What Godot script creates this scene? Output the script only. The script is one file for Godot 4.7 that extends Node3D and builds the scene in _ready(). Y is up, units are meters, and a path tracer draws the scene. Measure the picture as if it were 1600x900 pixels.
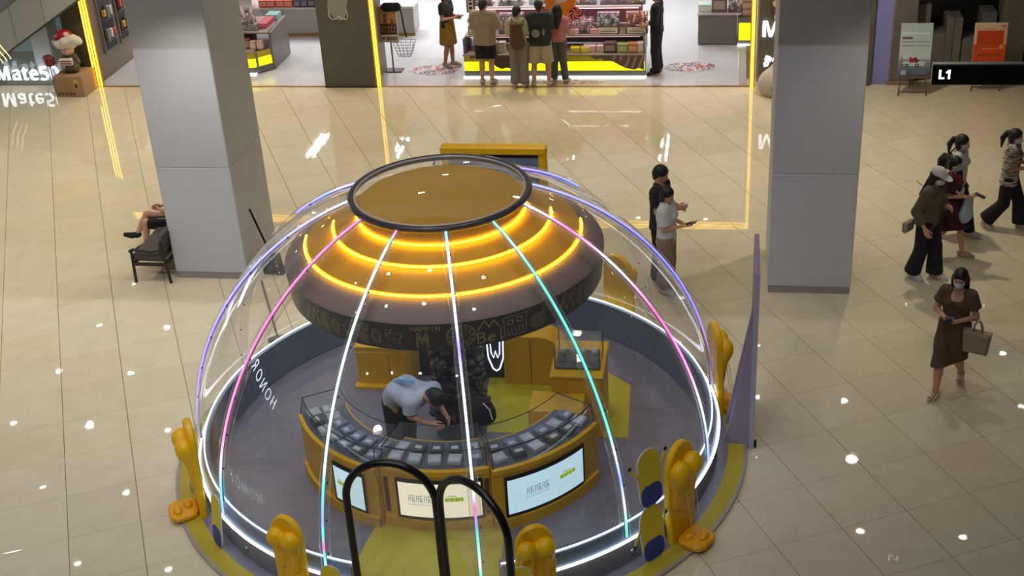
extends Node3D
# A shopping-mall floor seen from two storeys up: a transparent LED dome with a kiosk inside, two pillars, shop fronts behind and passers-by.
# Axes: x along the shop fronts, -z towards them, y up, metres. The camera stands at x = z = 0.

const DC := Vector3(-2.92, 0.0, -12.0)      # foot of the dome's axis
const DR := 2.9                             # radius of the dome
var M := {}
var rng := RandomNumberGenerator.new()

# ---------------------------------------------------------------- mesh building
class MB:
	var v := PackedVector3Array()
	var n := PackedVector3Array()
	var uv := PackedVector2Array()

	func tri(a: Vector3, b: Vector3, c: Vector3, na: Vector3, nb: Vector3, nc: Vector3, ua := Vector2.ZERO, ub := Vector2.ZERO, uc := Vector2.ZERO) -> void:
		if (b - a).cross(c - a).dot(na + nb + nc) > 0.0:
			v.append(a); v.append(c); v.append(b)
			n.append(na); n.append(nc); n.append(nb)
			uv.append(ua); uv.append(uc); uv.append(ub)
		else:
			v.append(a); v.append(b); v.append(c)
			n.append(na); n.append(nb); n.append(nc)
			uv.append(ua); uv.append(ub); uv.append(uc)

	func quad(a: Vector3, b: Vector3, c: Vector3, d: Vector3, h: Vector3, ua := Vector2(0, 1), ub := Vector2(1, 1), uc := Vector2(1, 0), ud := Vector2(0, 0)) -> void:
		var m := (b - a).cross(c - a).normalized()
		if m.length() < 0.5:
			m = (c - a).cross(d - a).normalized()
		if m.dot(h) < 0.0:
			m = -m
		tri(a, b, c, m, m, m, ua, ub, uc)
		tri(a, c, d, m, m, m, ua, uc, ud)

	func quadn(a: Vector3, b: Vector3, c: Vector3, d: Vector3, na: Vector3, nb: Vector3, nc: Vector3, nd: Vector3, ua := Vector2(0, 1), ub := Vector2(1, 1), uc := Vector2(1, 0), ud := Vector2(0, 0)) -> void:
		tri(a, b, c, na, nb, nc, ua, ub, uc)
		tri(a, c, d, na, nc, nd, ua, uc, ud)

	func box(c: Vector3, s: Vector3, b := 0.0) -> MB:
		return obox(Transform3D(Basis(), c), s, b)

	func obox(t: Transform3D, s: Vector3, b := 0.0) -> MB:
		var h := s * 0.5
		b = minf(b, minf(h.x, minf(h.y, h.z)) * 0.9)
		for ax in 3:
			var u := (ax + 1) % 3
			var w := (ax + 2) % 3
			for sg in [-1.0, 1.0]:
				var p: Array[Vector3] = []
				for k in [[-1.0, -1.0], [1.0, -1.0], [1.0, 1.0], [-1.0, 1.0]]:
					var q := Vector3()
					q[ax] = sg * h[ax]
					q[u] = k[0] * (h[u] - b)
					q[w] = k[1] * (h[w] - b)
					p.append(t * q)
				var no := Vector3()
				no[ax] = sg
				no = (t.basis * no).normalized()
				# uv: x to the right, y down when seen from outside with y up
				var o := [Vector2(0, 1), Vector2(1, 1), Vector2(1, 0), Vector2(0, 0)]
				if ax == 2:
					o = [Vector2(0, 1), Vector2(1, 1), Vector2(1, 0), Vector2(0, 0)] if sg > 0 else [Vector2(1, 1), Vector2(0, 1), Vector2(0, 0), Vector2(1, 0)]
				elif ax == 0:
					o = [Vector2(1, 1), Vector2(1, 0), Vector2(0, 0), Vector2(0, 1)] if sg > 0 else [Vector2(0, 1), Vector2(0, 0), Vector2(1, 0), Vector2(1, 1)]
				else:
					o = [Vector2(0, 0), Vector2(0, 1), Vector2(1, 1), Vector2(1, 0)]
				quad(p[0], p[1], p[2], p[3], no, o[0], o[1], o[2], o[3])
		if b > 0.0:
			for ax in 3:
				var u := (ax + 1) % 3
				var w := (ax + 2) % 3
				for su in [-1.0, 1.0]:
					for sw in [-1.0, 1.0]:
						var p: Array[Vector3] = []
						for k in [[-1.0, 0], [1.0, 0], [1.0, 1], [-1.0, 1]]:
							var q := Vector3()
							q[ax] = k[0] * (h[ax] - b)
							q[u] = su * (h[u] - (b if k[1] == 0 else 0.0))
							q[w] = sw * (h[w] - (0.0 if k[1] == 0 else b))
							p.append(t * q)
						var no := Vector3()
						no[u] = su
						no[w] = sw
						quad(p[0], p[1], p[2], p[3], t.basis * no)
			for i in 8:
				var sx := -1.0 if i & 1 else 1.0
				var sy := -1.0 if i & 2 else 1.0
				var sz := -1.0 if i & 4 else 1.0
				var a := t * Vector3(sx * h.x, sy * (h.y - b), sz * (h.z - b))
				var c := t * Vector3(sx * (h.x - b), sy * h.y, sz * (h.z - b))
				var d := t * Vector3(sx * (h.x - b), sy * (h.y - b), sz * h.z)
				var no := (t.basis * Vector3(sx, sy, sz)).normalized()
				tri(a, c, d, no, no, no)
		return self

	func tube(p: PackedVector3Array, r: float, sides := 8, closed := false, taper := 1.0) -> MB:
		var m := p.size()
		var up := Vector3(0.13, 0.97, 0.21).normalized()
		var rings := []
		var len := 0.0
		var along := PackedFloat32Array()
		for i in m:
			var d: Vector3
			if closed:
				d = p[(i + 1) % m] - p[(i + m - 1) % m]
			else:
				d = p[mini(i + 1, m - 1)] - p[maxi(i - 1, 0)]
			d = d.normalized()
			if i > 0:
				len += p[i].distance_to(p[i - 1])
			along.append(len)
			var s := d.cross(up)
			if s.length() < 0.2:
				s = d.cross(Vector3(0.9, 0.1, 0.3))
			s = s.normalized()
			var w := s.cross(d).normalized()
			up = w
			rings.append([s, w, d])
		var last := m if closed else m - 1
		for i in last:
			var j := (i + 1) % m
			var ri := r * lerpf(1.0, taper, float(i) / maxf(1, m - 1))
			var rj := r * lerpf(1.0, taper, float(j) / maxf(1, m - 1))
			for k in sides:
				var a0 := TAU * k / sides
				var a1 := TAU * (k + 1) / sides
				var n00: Vector3 = rings[i][0] * cos(a0) + rings[i][1] * sin(a0)
				var n01: Vector3 = rings[i][0] * cos(a1) + rings[i][1] * sin(a1)
				var n10: Vector3 = rings[j][0] * cos(a0) + rings[j][1] * sin(a0)
				var n11: Vector3 = rings[j][0] * cos(a1) + rings[j][1] * sin(a1)
				var t0: float = along[i] / maxf(len, 0.001)
				var t1: float = along[j] / maxf(len, 0.001) if j > i else 1.0
				quadn(p[i] + n00 * ri, p[i] + n01 * ri, p[j] + n11 * rj, p[j] + n10 * rj, n00, n01, n11, n10,
					Vector2(t0, 0), Vector2(t0, 1), Vector2(t1, 1), Vector2(t1, 0))
		if not closed:
			for e in [0, m - 1]:
				var d: Vector3 = rings[e][2] * (-1.0 if e == 0 else 1.0)
				var re := r * (1.0 if e == 0 else taper)
				for k in sides:
					var a0 := TAU * k / sides
					var a1 := TAU * (k + 1) / sides
					tri(p[e] + d * re * 0.3, p[e] + (rings[e][0] * cos(a0) + rings[e][1] * sin(a0)) * re, p[e] + (rings[e][0] * cos(a1) + rings[e][1] * sin(a1)) * re, d, d, d,
						Vector2(0.0 if e == 0 else 1.0, 0), Vector2(0.0 if e == 0 else 1.0, 0), Vector2(0.0 if e == 0 else 1.0, 0))
		return self

	# profile points are (radius, height); the angle runs from +z towards +x; outward is on the right of the profile's direction when it climbs
	func lathe(prof: Array, seg: int, a0 := 0.0, a1 := TAU, at := Vector3.ZERO, out := 1.0) -> MB:
		var m := prof.size()
		var ns := []
		var len := [0.0]
		for i in m - 1:
			var d: Vector2 = prof[i + 1] - prof[i]
			ns.append(Vector2(d.y, -d.x).normalized() * out)
			len.append(len[-1] + d.length())
		for i in m - 1:
			var n0: Vector2 = ns[i]
			var n1: Vector2 = ns[i]
			if i > 0 and ns[i - 1].dot(ns[i]) > 0.75:
				n0 = (ns[i - 1] + ns[i]).normalized()
			if i < m - 2 and ns[i + 1].dot(ns[i]) > 0.75:
				n1 = (ns[i + 1] + ns[i]).normalized()
			var v0: float = 1.0 - len[i] / len[-1]
			var v1: float = 1.0 - len[i + 1] / len[-1]
			for k in seg:
				var b0 := lerpf(a0, a1, float(k) / seg)
				var b1 := lerpf(a0, a1, float(k + 1) / seg)
				var s0 := sin(b0)
				var c0 := cos(b0)
				var s1 := sin(b1)
				var c1 := cos(b1)
				var p: Vector2 = prof[i]
				var q: Vector2 = prof[i + 1]
				quadn(at + Vector3(p.x * s0, p.y, p.x * c0), at + Vector3(p.x * s1, p.y, p.x * c1), at + Vector3(q.x * s1, q.y, q.x * c1), at + Vector3(q.x * s0, q.y, q.x * c0),
					Vector3(n0.x * s0, n0.y, n0.x * c0), Vector3(n0.x * s1, n0.y, n0.x * c1), Vector3(n1.x * s1, n1.y, n1.x * c1), Vector3(n1.x * s0, n1.y, n1.x * c0),
					Vector2(float(k) / seg, v0), Vector2(float(k + 1) / seg, v0), Vector2(float(k + 1) / seg, v1), Vector2(float(k) / seg, v1))
		return self

	func ell(c: Vector3, r: Vector3, seg := 10, b := Basis()) -> MB:
		var hs := maxi(4, seg / 2)
		for i in hs:
			for k in seg:
				var q: Array[Vector3] = []
				var nn: Array[Vector3] = []
				for o in [[0, 0], [0, 1], [1, 1], [1, 0]]:
					var th: float = PI * (i + o[0]) / hs
					var ph: float = TAU * (k + o[1]) / seg
					var d := Vector3(sin(th) * sin(ph), cos(th), sin(th) * cos(ph))
					q.append(c + b * (d * r))
					nn.append((b * (d / r)).normalized())
				quadn(q[0], q[1], q[2], q[3], nn[0], nn[1], nn[2], nn[3])
		return self

	# a flat outline (x, y) given thickness along the transform's z, from -depth/2 to depth/2, edges chamfered by b
	func prism(poly: PackedVector2Array, t: Transform3D, depth: float, b := 0.0) -> MB:
		if Geometry2D.is_polygon_clockwise(poly):
			poly = poly.duplicate()
			poly.reverse()
		var inner := poly
		if b > 0.0:
			var off := Geometry2D.offset_polygon(poly, -b, Geometry2D.JOIN_MITER)
			if off.size() == 1 and off[0].size() == poly.size():
				inner = off[0]
				if Geometry2D.is_polygon_clockwise(inner):
					inner.reverse()
				var best := 0
				for i in inner.size():
					if inner[i].distance_to(poly[0]) < inner[best].distance_to(poly[0]):
						best = i
				inner = inner.slice(best) + inner.slice(0, best)
			else:
				b = 0.0
		var lo := poly[0]
		var hi := poly[0]
		for p in poly:
			lo = lo.min(p)
			hi = hi.max(p)
		var id := Geometry2D.triangulate_polygon(inner)
		var z := depth * 0.5
		for s in [-1.0, 1.0]:
			var no: Vector3 = (t.basis.z * s).normalized()
			for i in range(0, id.size(), 3):
				var q := [inner[id[i]], inner[id[i + 1]], inner[id[i + 2]]]
				var w := []
				for p in q:
					w.append(Vector2((p.x - lo.x) / (hi.x - lo.x), 1.0 - (p.y - lo.y) / (hi.y - lo.y)))
				tri(t * Vector3(q[0].x, q[0].y, z * s), t * Vector3(q[1].x, q[1].y, z * s), t * Vector3(q[2].x, q[2].y, z * s), no, no, no, w[0], w[1], w[2])
		for i in poly.size():
			var j := (i + 1) % poly.size()
			var e := poly[j] - poly[i]
			var h := t.basis * Vector3(e.y, -e.x, 0)
			quad(t * Vector3(poly[i].x, poly[i].y, -z + b), t * Vector3(poly[j].x, poly[j].y, -z + b), t * Vector3(poly[j].x, poly[j].y, z - b), t * Vector3(poly[i].x, poly[i].y, z - b), h)
			if b > 0.0:
				for s in [-1.0, 1.0]:
					quad(t * Vector3(poly[i].x, poly[i].y, (z - b) * s), t * Vector3(poly[j].x, poly[j].y, (z - b) * s), t * Vector3(inner[j].x, inner[j].y, z * s), t * Vector3(inner[i].x, inner[i].y, z * s), h + t.basis.z * s * e.length())
		return self

	# the upright end pane of a curved glass case
	func quad_pane(dv: Vector3, r: float) -> MB:
		var h := Vector3.UP.cross(dv)
		quad(dv * (r - 0.01) + Vector3(0, 0.802, 0), dv * (r - 0.05) + Vector3(0, 1.0, 0), dv * (r - 0.46) + Vector3(0, 1.03, 0), dv * (r - 0.46) + Vector3(0, 0.802, 0), h)
		return self

	func add(o: MB, t := Transform3D()) -> MB:
		var flip := t.basis.determinant() < 0.0
		for i in range(0, o.v.size(), 3):
			for k in ([0, 2, 1] if flip else [0, 1, 2]):
				v.append(t * o.v[i + k])
				n.append((t.basis * o.n[i + k]).normalized())
				uv.append(o.uv[i + k])
		return self

	func scaled(s: float) -> MB:
		for i in v.size():
			v[i] = v[i] * s
		return self

	func mesh() -> ArrayMesh:
		var a := []
		a.resize(Mesh.ARRAY_MAX)
		a[Mesh.ARRAY_VERTEX] = v
		a[Mesh.ARRAY_NORMAL] = n
		a[Mesh.ARRAY_TEX_UV] = uv
		var m := ArrayMesh.new()
		m.add_surface_from_arrays(Mesh.PRIMITIVE_TRIANGLES, a)
		return m

# ---------------------------------------------------------------- soft solids: distance fields meshed as surface nets
class SDF:
	var ops := []
	func cap(a: Vector3, b: Vector3, ra: float, rb: float, k := 0.03, fl := 1.0, fn := Vector3(0, 0, 1), cut0 := false, cut1 := false) -> SDF:
		ops.append([0, a, b, ra, rb, k, fl, fn, cut0, cut1])
		return self
	func ell(c: Vector3, r: Vector3, k := 0.02) -> SDF:
		ops.append([1, c, r, k])
		return self
	func carve(c: Vector3, r: Vector3, k := 0.01) -> SDF:
		ops.append([2, c, r, k])
		return self
	func keep(nrm: Vector3, d: float) -> SDF:      # keeps the side where nrm . p < d
		ops.append([3, nrm.normalized(), d])
		return self
	func net(cell: float) -> MB:
		var lo := Vector3(1e9, 1e9, 1e9)
		var hi := -lo
		for o in ops:
			if o[0] == 0:
				var r: float = maxf(o[3], o[4])
				var rv := Vector3(r, r, r)
				lo = lo.min(o[1] - rv).min(o[2] - rv)
				hi = hi.max(o[1] + rv).max(o[2] + rv)
			elif o[0] == 1:
				lo = lo.min(o[1] - o[2])
				hi = hi.max(o[1] + o[2])
		lo -= Vector3.ONE * cell * 2.5
		hi += Vector3.ONE * cell * 2.5
		var nx := int((hi.x - lo.x) / cell) + 1
		var ny := int((hi.y - lo.y) / cell) + 1
		var nz := int((hi.z - lo.z) / cell) + 1
		var f := PackedFloat32Array()
		f.resize(nx * ny * nz)
		f.fill(1.0)
		var sy := nx
		var sz := nx * ny
		for o in ops:
			var kind: int = o[0]
			if kind == 3:
				var pn: Vector3 = o[1]
				var pd: float = o[2]
				for z in nz:
					for y in ny:
						var base := z * sz + y * sy
						var q := pn.y * (lo.y + y * cell) + pn.z * (lo.z + z * cell) - pd
						for x in nx:
							var dd := q + pn.x * (lo.x + x * cell)
							if dd > f[base + x]:
								f[base + x] = dd
				continue
			var a: Vector3 = o[1]
			var b: Vector3 = a
			var ra := 0.0
			var rb := 0.0
			var k := 0.0
			var pad: float
			var er := Vector3.ONE
			if kind == 0:
				b = o[2]
				ra = o[3]
				rb = o[4]
				k = o[5]
				pad = maxf(ra, rb) + k + cell * 2.0
			else:
				er = o[2]
				k = o[3]
				pad = k + cell * 2.0
			var bl := a.min(b) - Vector3.ONE * pad - (er if kind > 0 else Vector3.ZERO)
			var bh := a.max(b) + Vector3.ONE * pad + (er if kind > 0 else Vector3.ZERO)
			var x0 := clampi(int((bl.x - lo.x) / cell), 0, nx - 1)
			var x1 := clampi(int((bh.x - lo.x) / cell) + 1, 0, nx - 1)
			var y0 := clampi(int((bl.y - lo.y) / cell), 0, ny - 1)
			var y1 := clampi(int((bh.y - lo.y) / cell) + 1, 0, ny - 1)
			var z0 := clampi(int((bl.z - lo.z) / cell), 0, nz - 1)
			var z1 := clampi(int((bh.z - lo.z) / cell) + 1, 0, nz - 1)
			var ab := b - a
			var l2 := maxf(ab.length_squared(), 1e-9)
			var ln := sqrt(l2)
			var fl := 1.0
			var fnv := Vector3.ZERO
			var cut0 := false
			var cut1 := false
			if kind == 0:
				fl = 1.0 / float(o[6]) - 1.0
				fnv = o[7]
				cut0 = o[8]
				cut1 = o[9]
			var em := minf(er.x, minf(er.y, er.z))
			for z in range(z0, z1 + 1):
				for y in range(y0, y1 + 1):
					var base := z * sz + y * sy
					for x in range(x0, x1 + 1):
						var p := Vector3(lo.x + x * cell, lo.y + y * cell, lo.z + z * cell)
						var d: float
						if kind == 0:
							var pa := p - a
							var t := pa.dot(ab) / l2
							var tc := clampf(t, 0.0, 1.0)
							var w := pa - ab * tc
							if fl != 0.0:
								w += fnv * (w.dot(fnv) * fl)
							d = w.length() - lerpf(ra, rb, tc)
							if cut0 and -t * ln > d:
								d = -t * ln
							if cut1 and (t - 1.0) * ln > d:
								d = (t - 1.0) * ln
						else:
							var q := (p - a) / er
							d = (q.length() - 1.0) * em
						var i := base + x
						var g := f[i]
						if kind == 2:
							var h2 := maxf(k - absf(g + d), 0.0) / maxf(k, 1e-5)
							f[i] = maxf(g, -d) + h2 * h2 * k * 0.25
						else:
							var h := maxf(k - absf(g - d), 0.0) / maxf(k, 1e-5)
							f[i] = minf(g, d) - h * h * k * 0.25
		# surface nets
		var out := MB.new()
		var id := PackedInt32Array()
		id.resize(nx * ny * nz)
		id.fill(-1)
		var pv := PackedVector3Array()
		var pn2 := PackedVector3Array()
		var off := [0, 1, sy, sy + 1, sz, sz + 1, sz + sy, sz + sy + 1]
		for z in nz - 1:
			for y in ny - 1:
				var base := z * sz + y * sy
				for x in nx - 1:
					var i := base + x
					var f0 := f[i]
					if f0 > cell * 2.0 or f0 < -cell * 2.0:
						continue
					var f1 := f[i + 1]
					var f2 := f[i + sy]
					var f3 := f[i + sy + 1]
					var f4 := f[i + sz]
					var f5 := f[i + sz + 1]
					var f6 := f[i + sz + sy]
					var f7 := f[i + sz + sy + 1]
					var neg := int(f0 < 0) + int(f1 < 0) + int(f2 < 0) + int(f3 < 0) + int(f4 < 0) + int(f5 < 0) + int(f6 < 0) + int(f7 < 0)
					if neg == 0 or neg == 8:
						continue
					var s := Vector3.ZERO
					var c := 0
					if (f0 < 0) != (f1 < 0): s += Vector3(f0 / (f0 - f1), 0, 0); c += 1
					if (f2 < 0) != (f3 < 0): s += Vector3(f2 / (f2 - f3), 1, 0); c += 1
					if (f4 < 0) != (f5 < 0): s += Vector3(f4 / (f4 - f5), 0, 1); c += 1
					if (f6 < 0) != (f7 < 0): s += Vector3(f6 / (f6 - f7), 1, 1); c += 1
					if (f0 < 0) != (f2 < 0): s += Vector3(0, f0 / (f0 - f2), 0); c += 1
					if (f1 < 0) != (f3 < 0): s += Vector3(1, f1 / (f1 - f3), 0); c += 1
					if (f4 < 0) != (f6 < 0): s += Vector3(0, f4 / (f4 - f6), 1); c += 1
					if (f5 < 0) != (f7 < 0): s += Vector3(1, f5 / (f5 - f7), 1); c += 1
					if (f0 < 0) != (f4 < 0): s += Vector3(0, 0, f0 / (f0 - f4)); c += 1
					if (f1 < 0) != (f5 < 0): s += Vector3(1, 0, f1 / (f1 - f5)); c += 1
					if (f2 < 0) != (f6 < 0): s += Vector3(0, 1, f2 / (f2 - f6)); c += 1
					if (f3 < 0) != (f7 < 0): s += Vector3(1, 1, f3 / (f3 - f7)); c += 1
					id[i] = pv.size()
					pv.append(lo + (Vector3(x, y, z) + s / c) * cell)
					var g := Vector3(f1 + f3 + f5 + f7 - f0 - f2 - f4 - f6, f2 + f3 + f6 + f7 - f0 - f1 - f4 - f5, f4 + f5 + f6 + f7 - f0 - f1 - f2 - f3)
					pn2.append(g.normalized() if g.length() > 1e-6 else Vector3.UP)
		for z in range(1, nz - 1):
			for y in range(1, ny - 1):
				var base := z * sz + y * sy
				for x in range(1, nx - 1):
					var i := base + x
					if id[i] < 0:
						continue
					var s0 := f[i] < 0
					if s0 != (f[i + 1] < 0):
						_q(out, pv, pn2, id[i], id[i - sy], id[i - sy - sz], id[i - sz])
					if s0 != (f[i + sy] < 0):
						_q(out, pv, pn2, id[i], id[i - 1], id[i - 1 - sz], id[i - sz])
					if s0 != (f[i + sz] < 0):
						_q(out, pv, pn2, id[i], id[i - 1], id[i - 1 - sy], id[i - sy])
		return out
	func _q(o: MB, pv: PackedVector3Array, pn: PackedVector3Array, a: int, b: int, c: int, d: int) -> void:
		if a < 0 or b < 0 or c < 0 or d < 0:
			return
		o.quadn(pv[a], pv[b], pv[c], pv[d], pn[a], pn[b], pn[c], pn[d])

# ---------------------------------------------------------------- naming and hanging up
func obj(called: String, b, m: Material, parent: Node = null, at := Vector3.ZERO, turn := 0.0) -> MeshInstance3D:
	var o := MeshInstance3D.new()
	o.name = called
	o.mesh = b.mesh() if b is MB else b
	o.material_override = m
	o.position = at
	o.rotation.y = turn
	(parent if parent else self).add_child(o, true)
	return o

func tag(o: Node, label: String, category: String, group := "", kind := "") -> Node:
	o.set_meta("label", label)
	o.set_meta("category", category)
	if group:
		o.set_meta("group", group)
	if kind:
		o.set_meta("kind", kind)
	return o

func thing(called: String, label: String, category: String, at := Vector3.ZERO, turn := 0.0, group := "") -> Node3D:
	var o := Node3D.new()
	o.name = called
	o.position = at
	o.rotation.y = turn
	add_child(o, true)
	tag(o, label, category, group)
	return o

func struct(called: String, b, m: Material, parent: Node = null) -> MeshInstance3D:
	var o := obj(called, b, m, parent)
	if parent == null:
		o.set_meta("kind", "structure")
	return o

func bx(c: Vector3, s: Vector3, b := 0.0) -> MB:
	return MB.new().box(c, s, b)

func text(s: String, size: float, depth := 0.01, bold := 600) -> TextMesh:
	var t := TextMesh.new()
	var f := SystemFont.new()
	f.font_names = PackedStringArray(["Droid Sans"])
	f.font_weight = bold
	t.font = f
	t.text = s
	t.font_size = 64
	t.pixel_size = size / 64.0 / 0.72
	t.depth = depth
	return t

func ringpts(r: float, y: float, a0: float, a1: float, n: int, c := DC) -> PackedVector3Array:
	var p := PackedVector3Array()
	for i in n + 1:
		var a := lerpf(a0, a1, float(i) / n)
		p.append(Vector3(c.x + r * sin(a), y, c.z + r * cos(a)))
	return p

func rrect(w: float, h: float, r: float, k := 5) -> PackedVector2Array:
	var p := PackedVector2Array()
	for c in [[1, 1, 0], [-1, 1, 1], [-1, -1, 2], [1, -1, 3]]:
		for i in k + 1:
			var a: float = PI * 0.5 * (c[2] + float(i) / k)
			p.append(Vector2(c[0] * (w * 0.5 - r) + r * cos(a), c[1] * (h * 0.5 - r) + r * sin(a)))
	return p

# ---------------------------------------------------------------- materials
func mat(key: String, c: Color, rough := 0.6, metal := 0.0) -> StandardMaterial3D:
	if M.has(key):
		return M[key]
	var m := StandardMaterial3D.new()
	m.resource_name = key
	m.albedo_color = c
	m.roughness = rough
	m.metallic = metal
	M[key] = m
	return m

func rgb(r: int, g: int, b: int) -> Color:
	return Color(r / 255.0, g / 255.0, b / 255.0)

func glow(key: String, c: Color, e: float, base := Color(0.8, 0.8, 0.8)) -> StandardMaterial3D:
	var m := mat(key, base, 0.5)
	m.emission_enabled = true
	m.emission = c
	m.emission_energy_multiplier = e
	return m

func clear(key: String, c: Color, alpha: float, rough := 0.02) -> StandardMaterial3D:
	var m := mat(key, Color(c.r, c.g, c.b, alpha), rough)
	m.transparency = BaseMaterial3D.TRANSPARENCY_ALPHA
	return m

func noise(freq: float, seed_: int, a: Color, b: Color, size := 256, oct := 4, normal := false, strength := 4.0) -> NoiseTexture2D:
	var f := FastNoiseLite.new()
	f.seed = seed_
	f.frequency = freq
	f.fractal_octaves = oct
	var t := NoiseTexture2D.new()
	t.noise = f
	t.width = size
	t.height = size
	t.seamless = true
	if normal:
		t.as_normal_map = true
		t.bump_strength = strength
	else:
		var g := Gradient.new()
		g.set_color(0, a)
		g.set_color(1, b)
		t.color_ramp = g
	return t

func grainy(m: StandardMaterial3D, t: Texture2D, scale: float, world := true) -> StandardMaterial3D:
	m.albedo_texture = t
	m.uv1_triplanar = true
	m.uv1_world_triplanar = world
	m.uv1_scale = Vector3.ONE * scale
	return m

func cloth(key: String, c: Color, rough := 0.9) -> StandardMaterial3D:
	if M.has(key):
		return M[key]
	var m := mat(key, c, rough)
	if not M.has("_cloth"):
		M["_cloth"] = noise(0.05, 7, Color(0.82, 0.82, 0.82), Color(1, 1, 1), 128)
	grainy(m, M["_cloth"], 6.0, false)
	m.rim_enabled = true
	m.rim = 0.25
	return m

# ---------------------------------------------------------------- people
var hand_cache := {}

# a right hand: wrist at the origin, fingers towards +y, palm facing +z, thumb towards +x
func hand(curl: float) -> MB:
	if hand_cache.has(curl):
		return hand_cache[curl]
	var s := SDF.new()
	s.cap(Vector3(0, -0.02, 0), Vector3(0, 0.02, 0), 0.026, 0.026, 0.02, 0.75)
	var xs := [0.03, 0.010, -0.011, -0.031]
	var ls := [0.072, 0.08, 0.075, 0.058]
	for i in 4:
		s.cap(Vector3(xs[i] * 0.6, 0.015, 0), Vector3(xs[i], 0.085 - absf(xs[i] - 0.005) * 0.25, 0), 0.015, 0.0125, 0.014)
	for i in 4:
		var p := Vector3(xs[i], 0.085 - absf(xs[i] - 0.005) * 0.25, 0)
		var a := curl * 0.6
		var sp: float = xs[i] * 1.6
		for j in 3:
			var l: float = ls[i] * [0.46, 0.3, 0.24][j]
			var q := p + Vector3(sin(sp) * l * cos(a), cos(a) * l * cos(sp), sin(a) * l)
			s.cap(p, q, 0.0094 - j * 0.0007, 0.0088 - j * 0.0009, 0.004)
			p = q
			a += curl
	var t0 := Vector3(0.022, 0.02, 0.006)
	var t1 := Vector3(0.05, 0.052, 0.014 + 0.01 * curl)
	var t2 := Vector3(0.058 - 0.012 * curl, 0.082, 0.02 + 0.022 * curl)
	var t3 := Vector3(0.056 - 0.03 * curl, 0.104, 0.026 + 0.03 * curl)
	s.cap(t0, t1, 0.016, 0.0115, 0.012)
	s.cap(t1, t2, 0.0108, 0.0098, 0.005)
	s.cap(t2, t3, 0.0098, 0.0085, 0.004)
	hand_cache[curl] = s.net(0.0036)
	return hand_cache[curl]

func jv(J: Dictionary, k: String) -> Vector3:
	return J[k]

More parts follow.
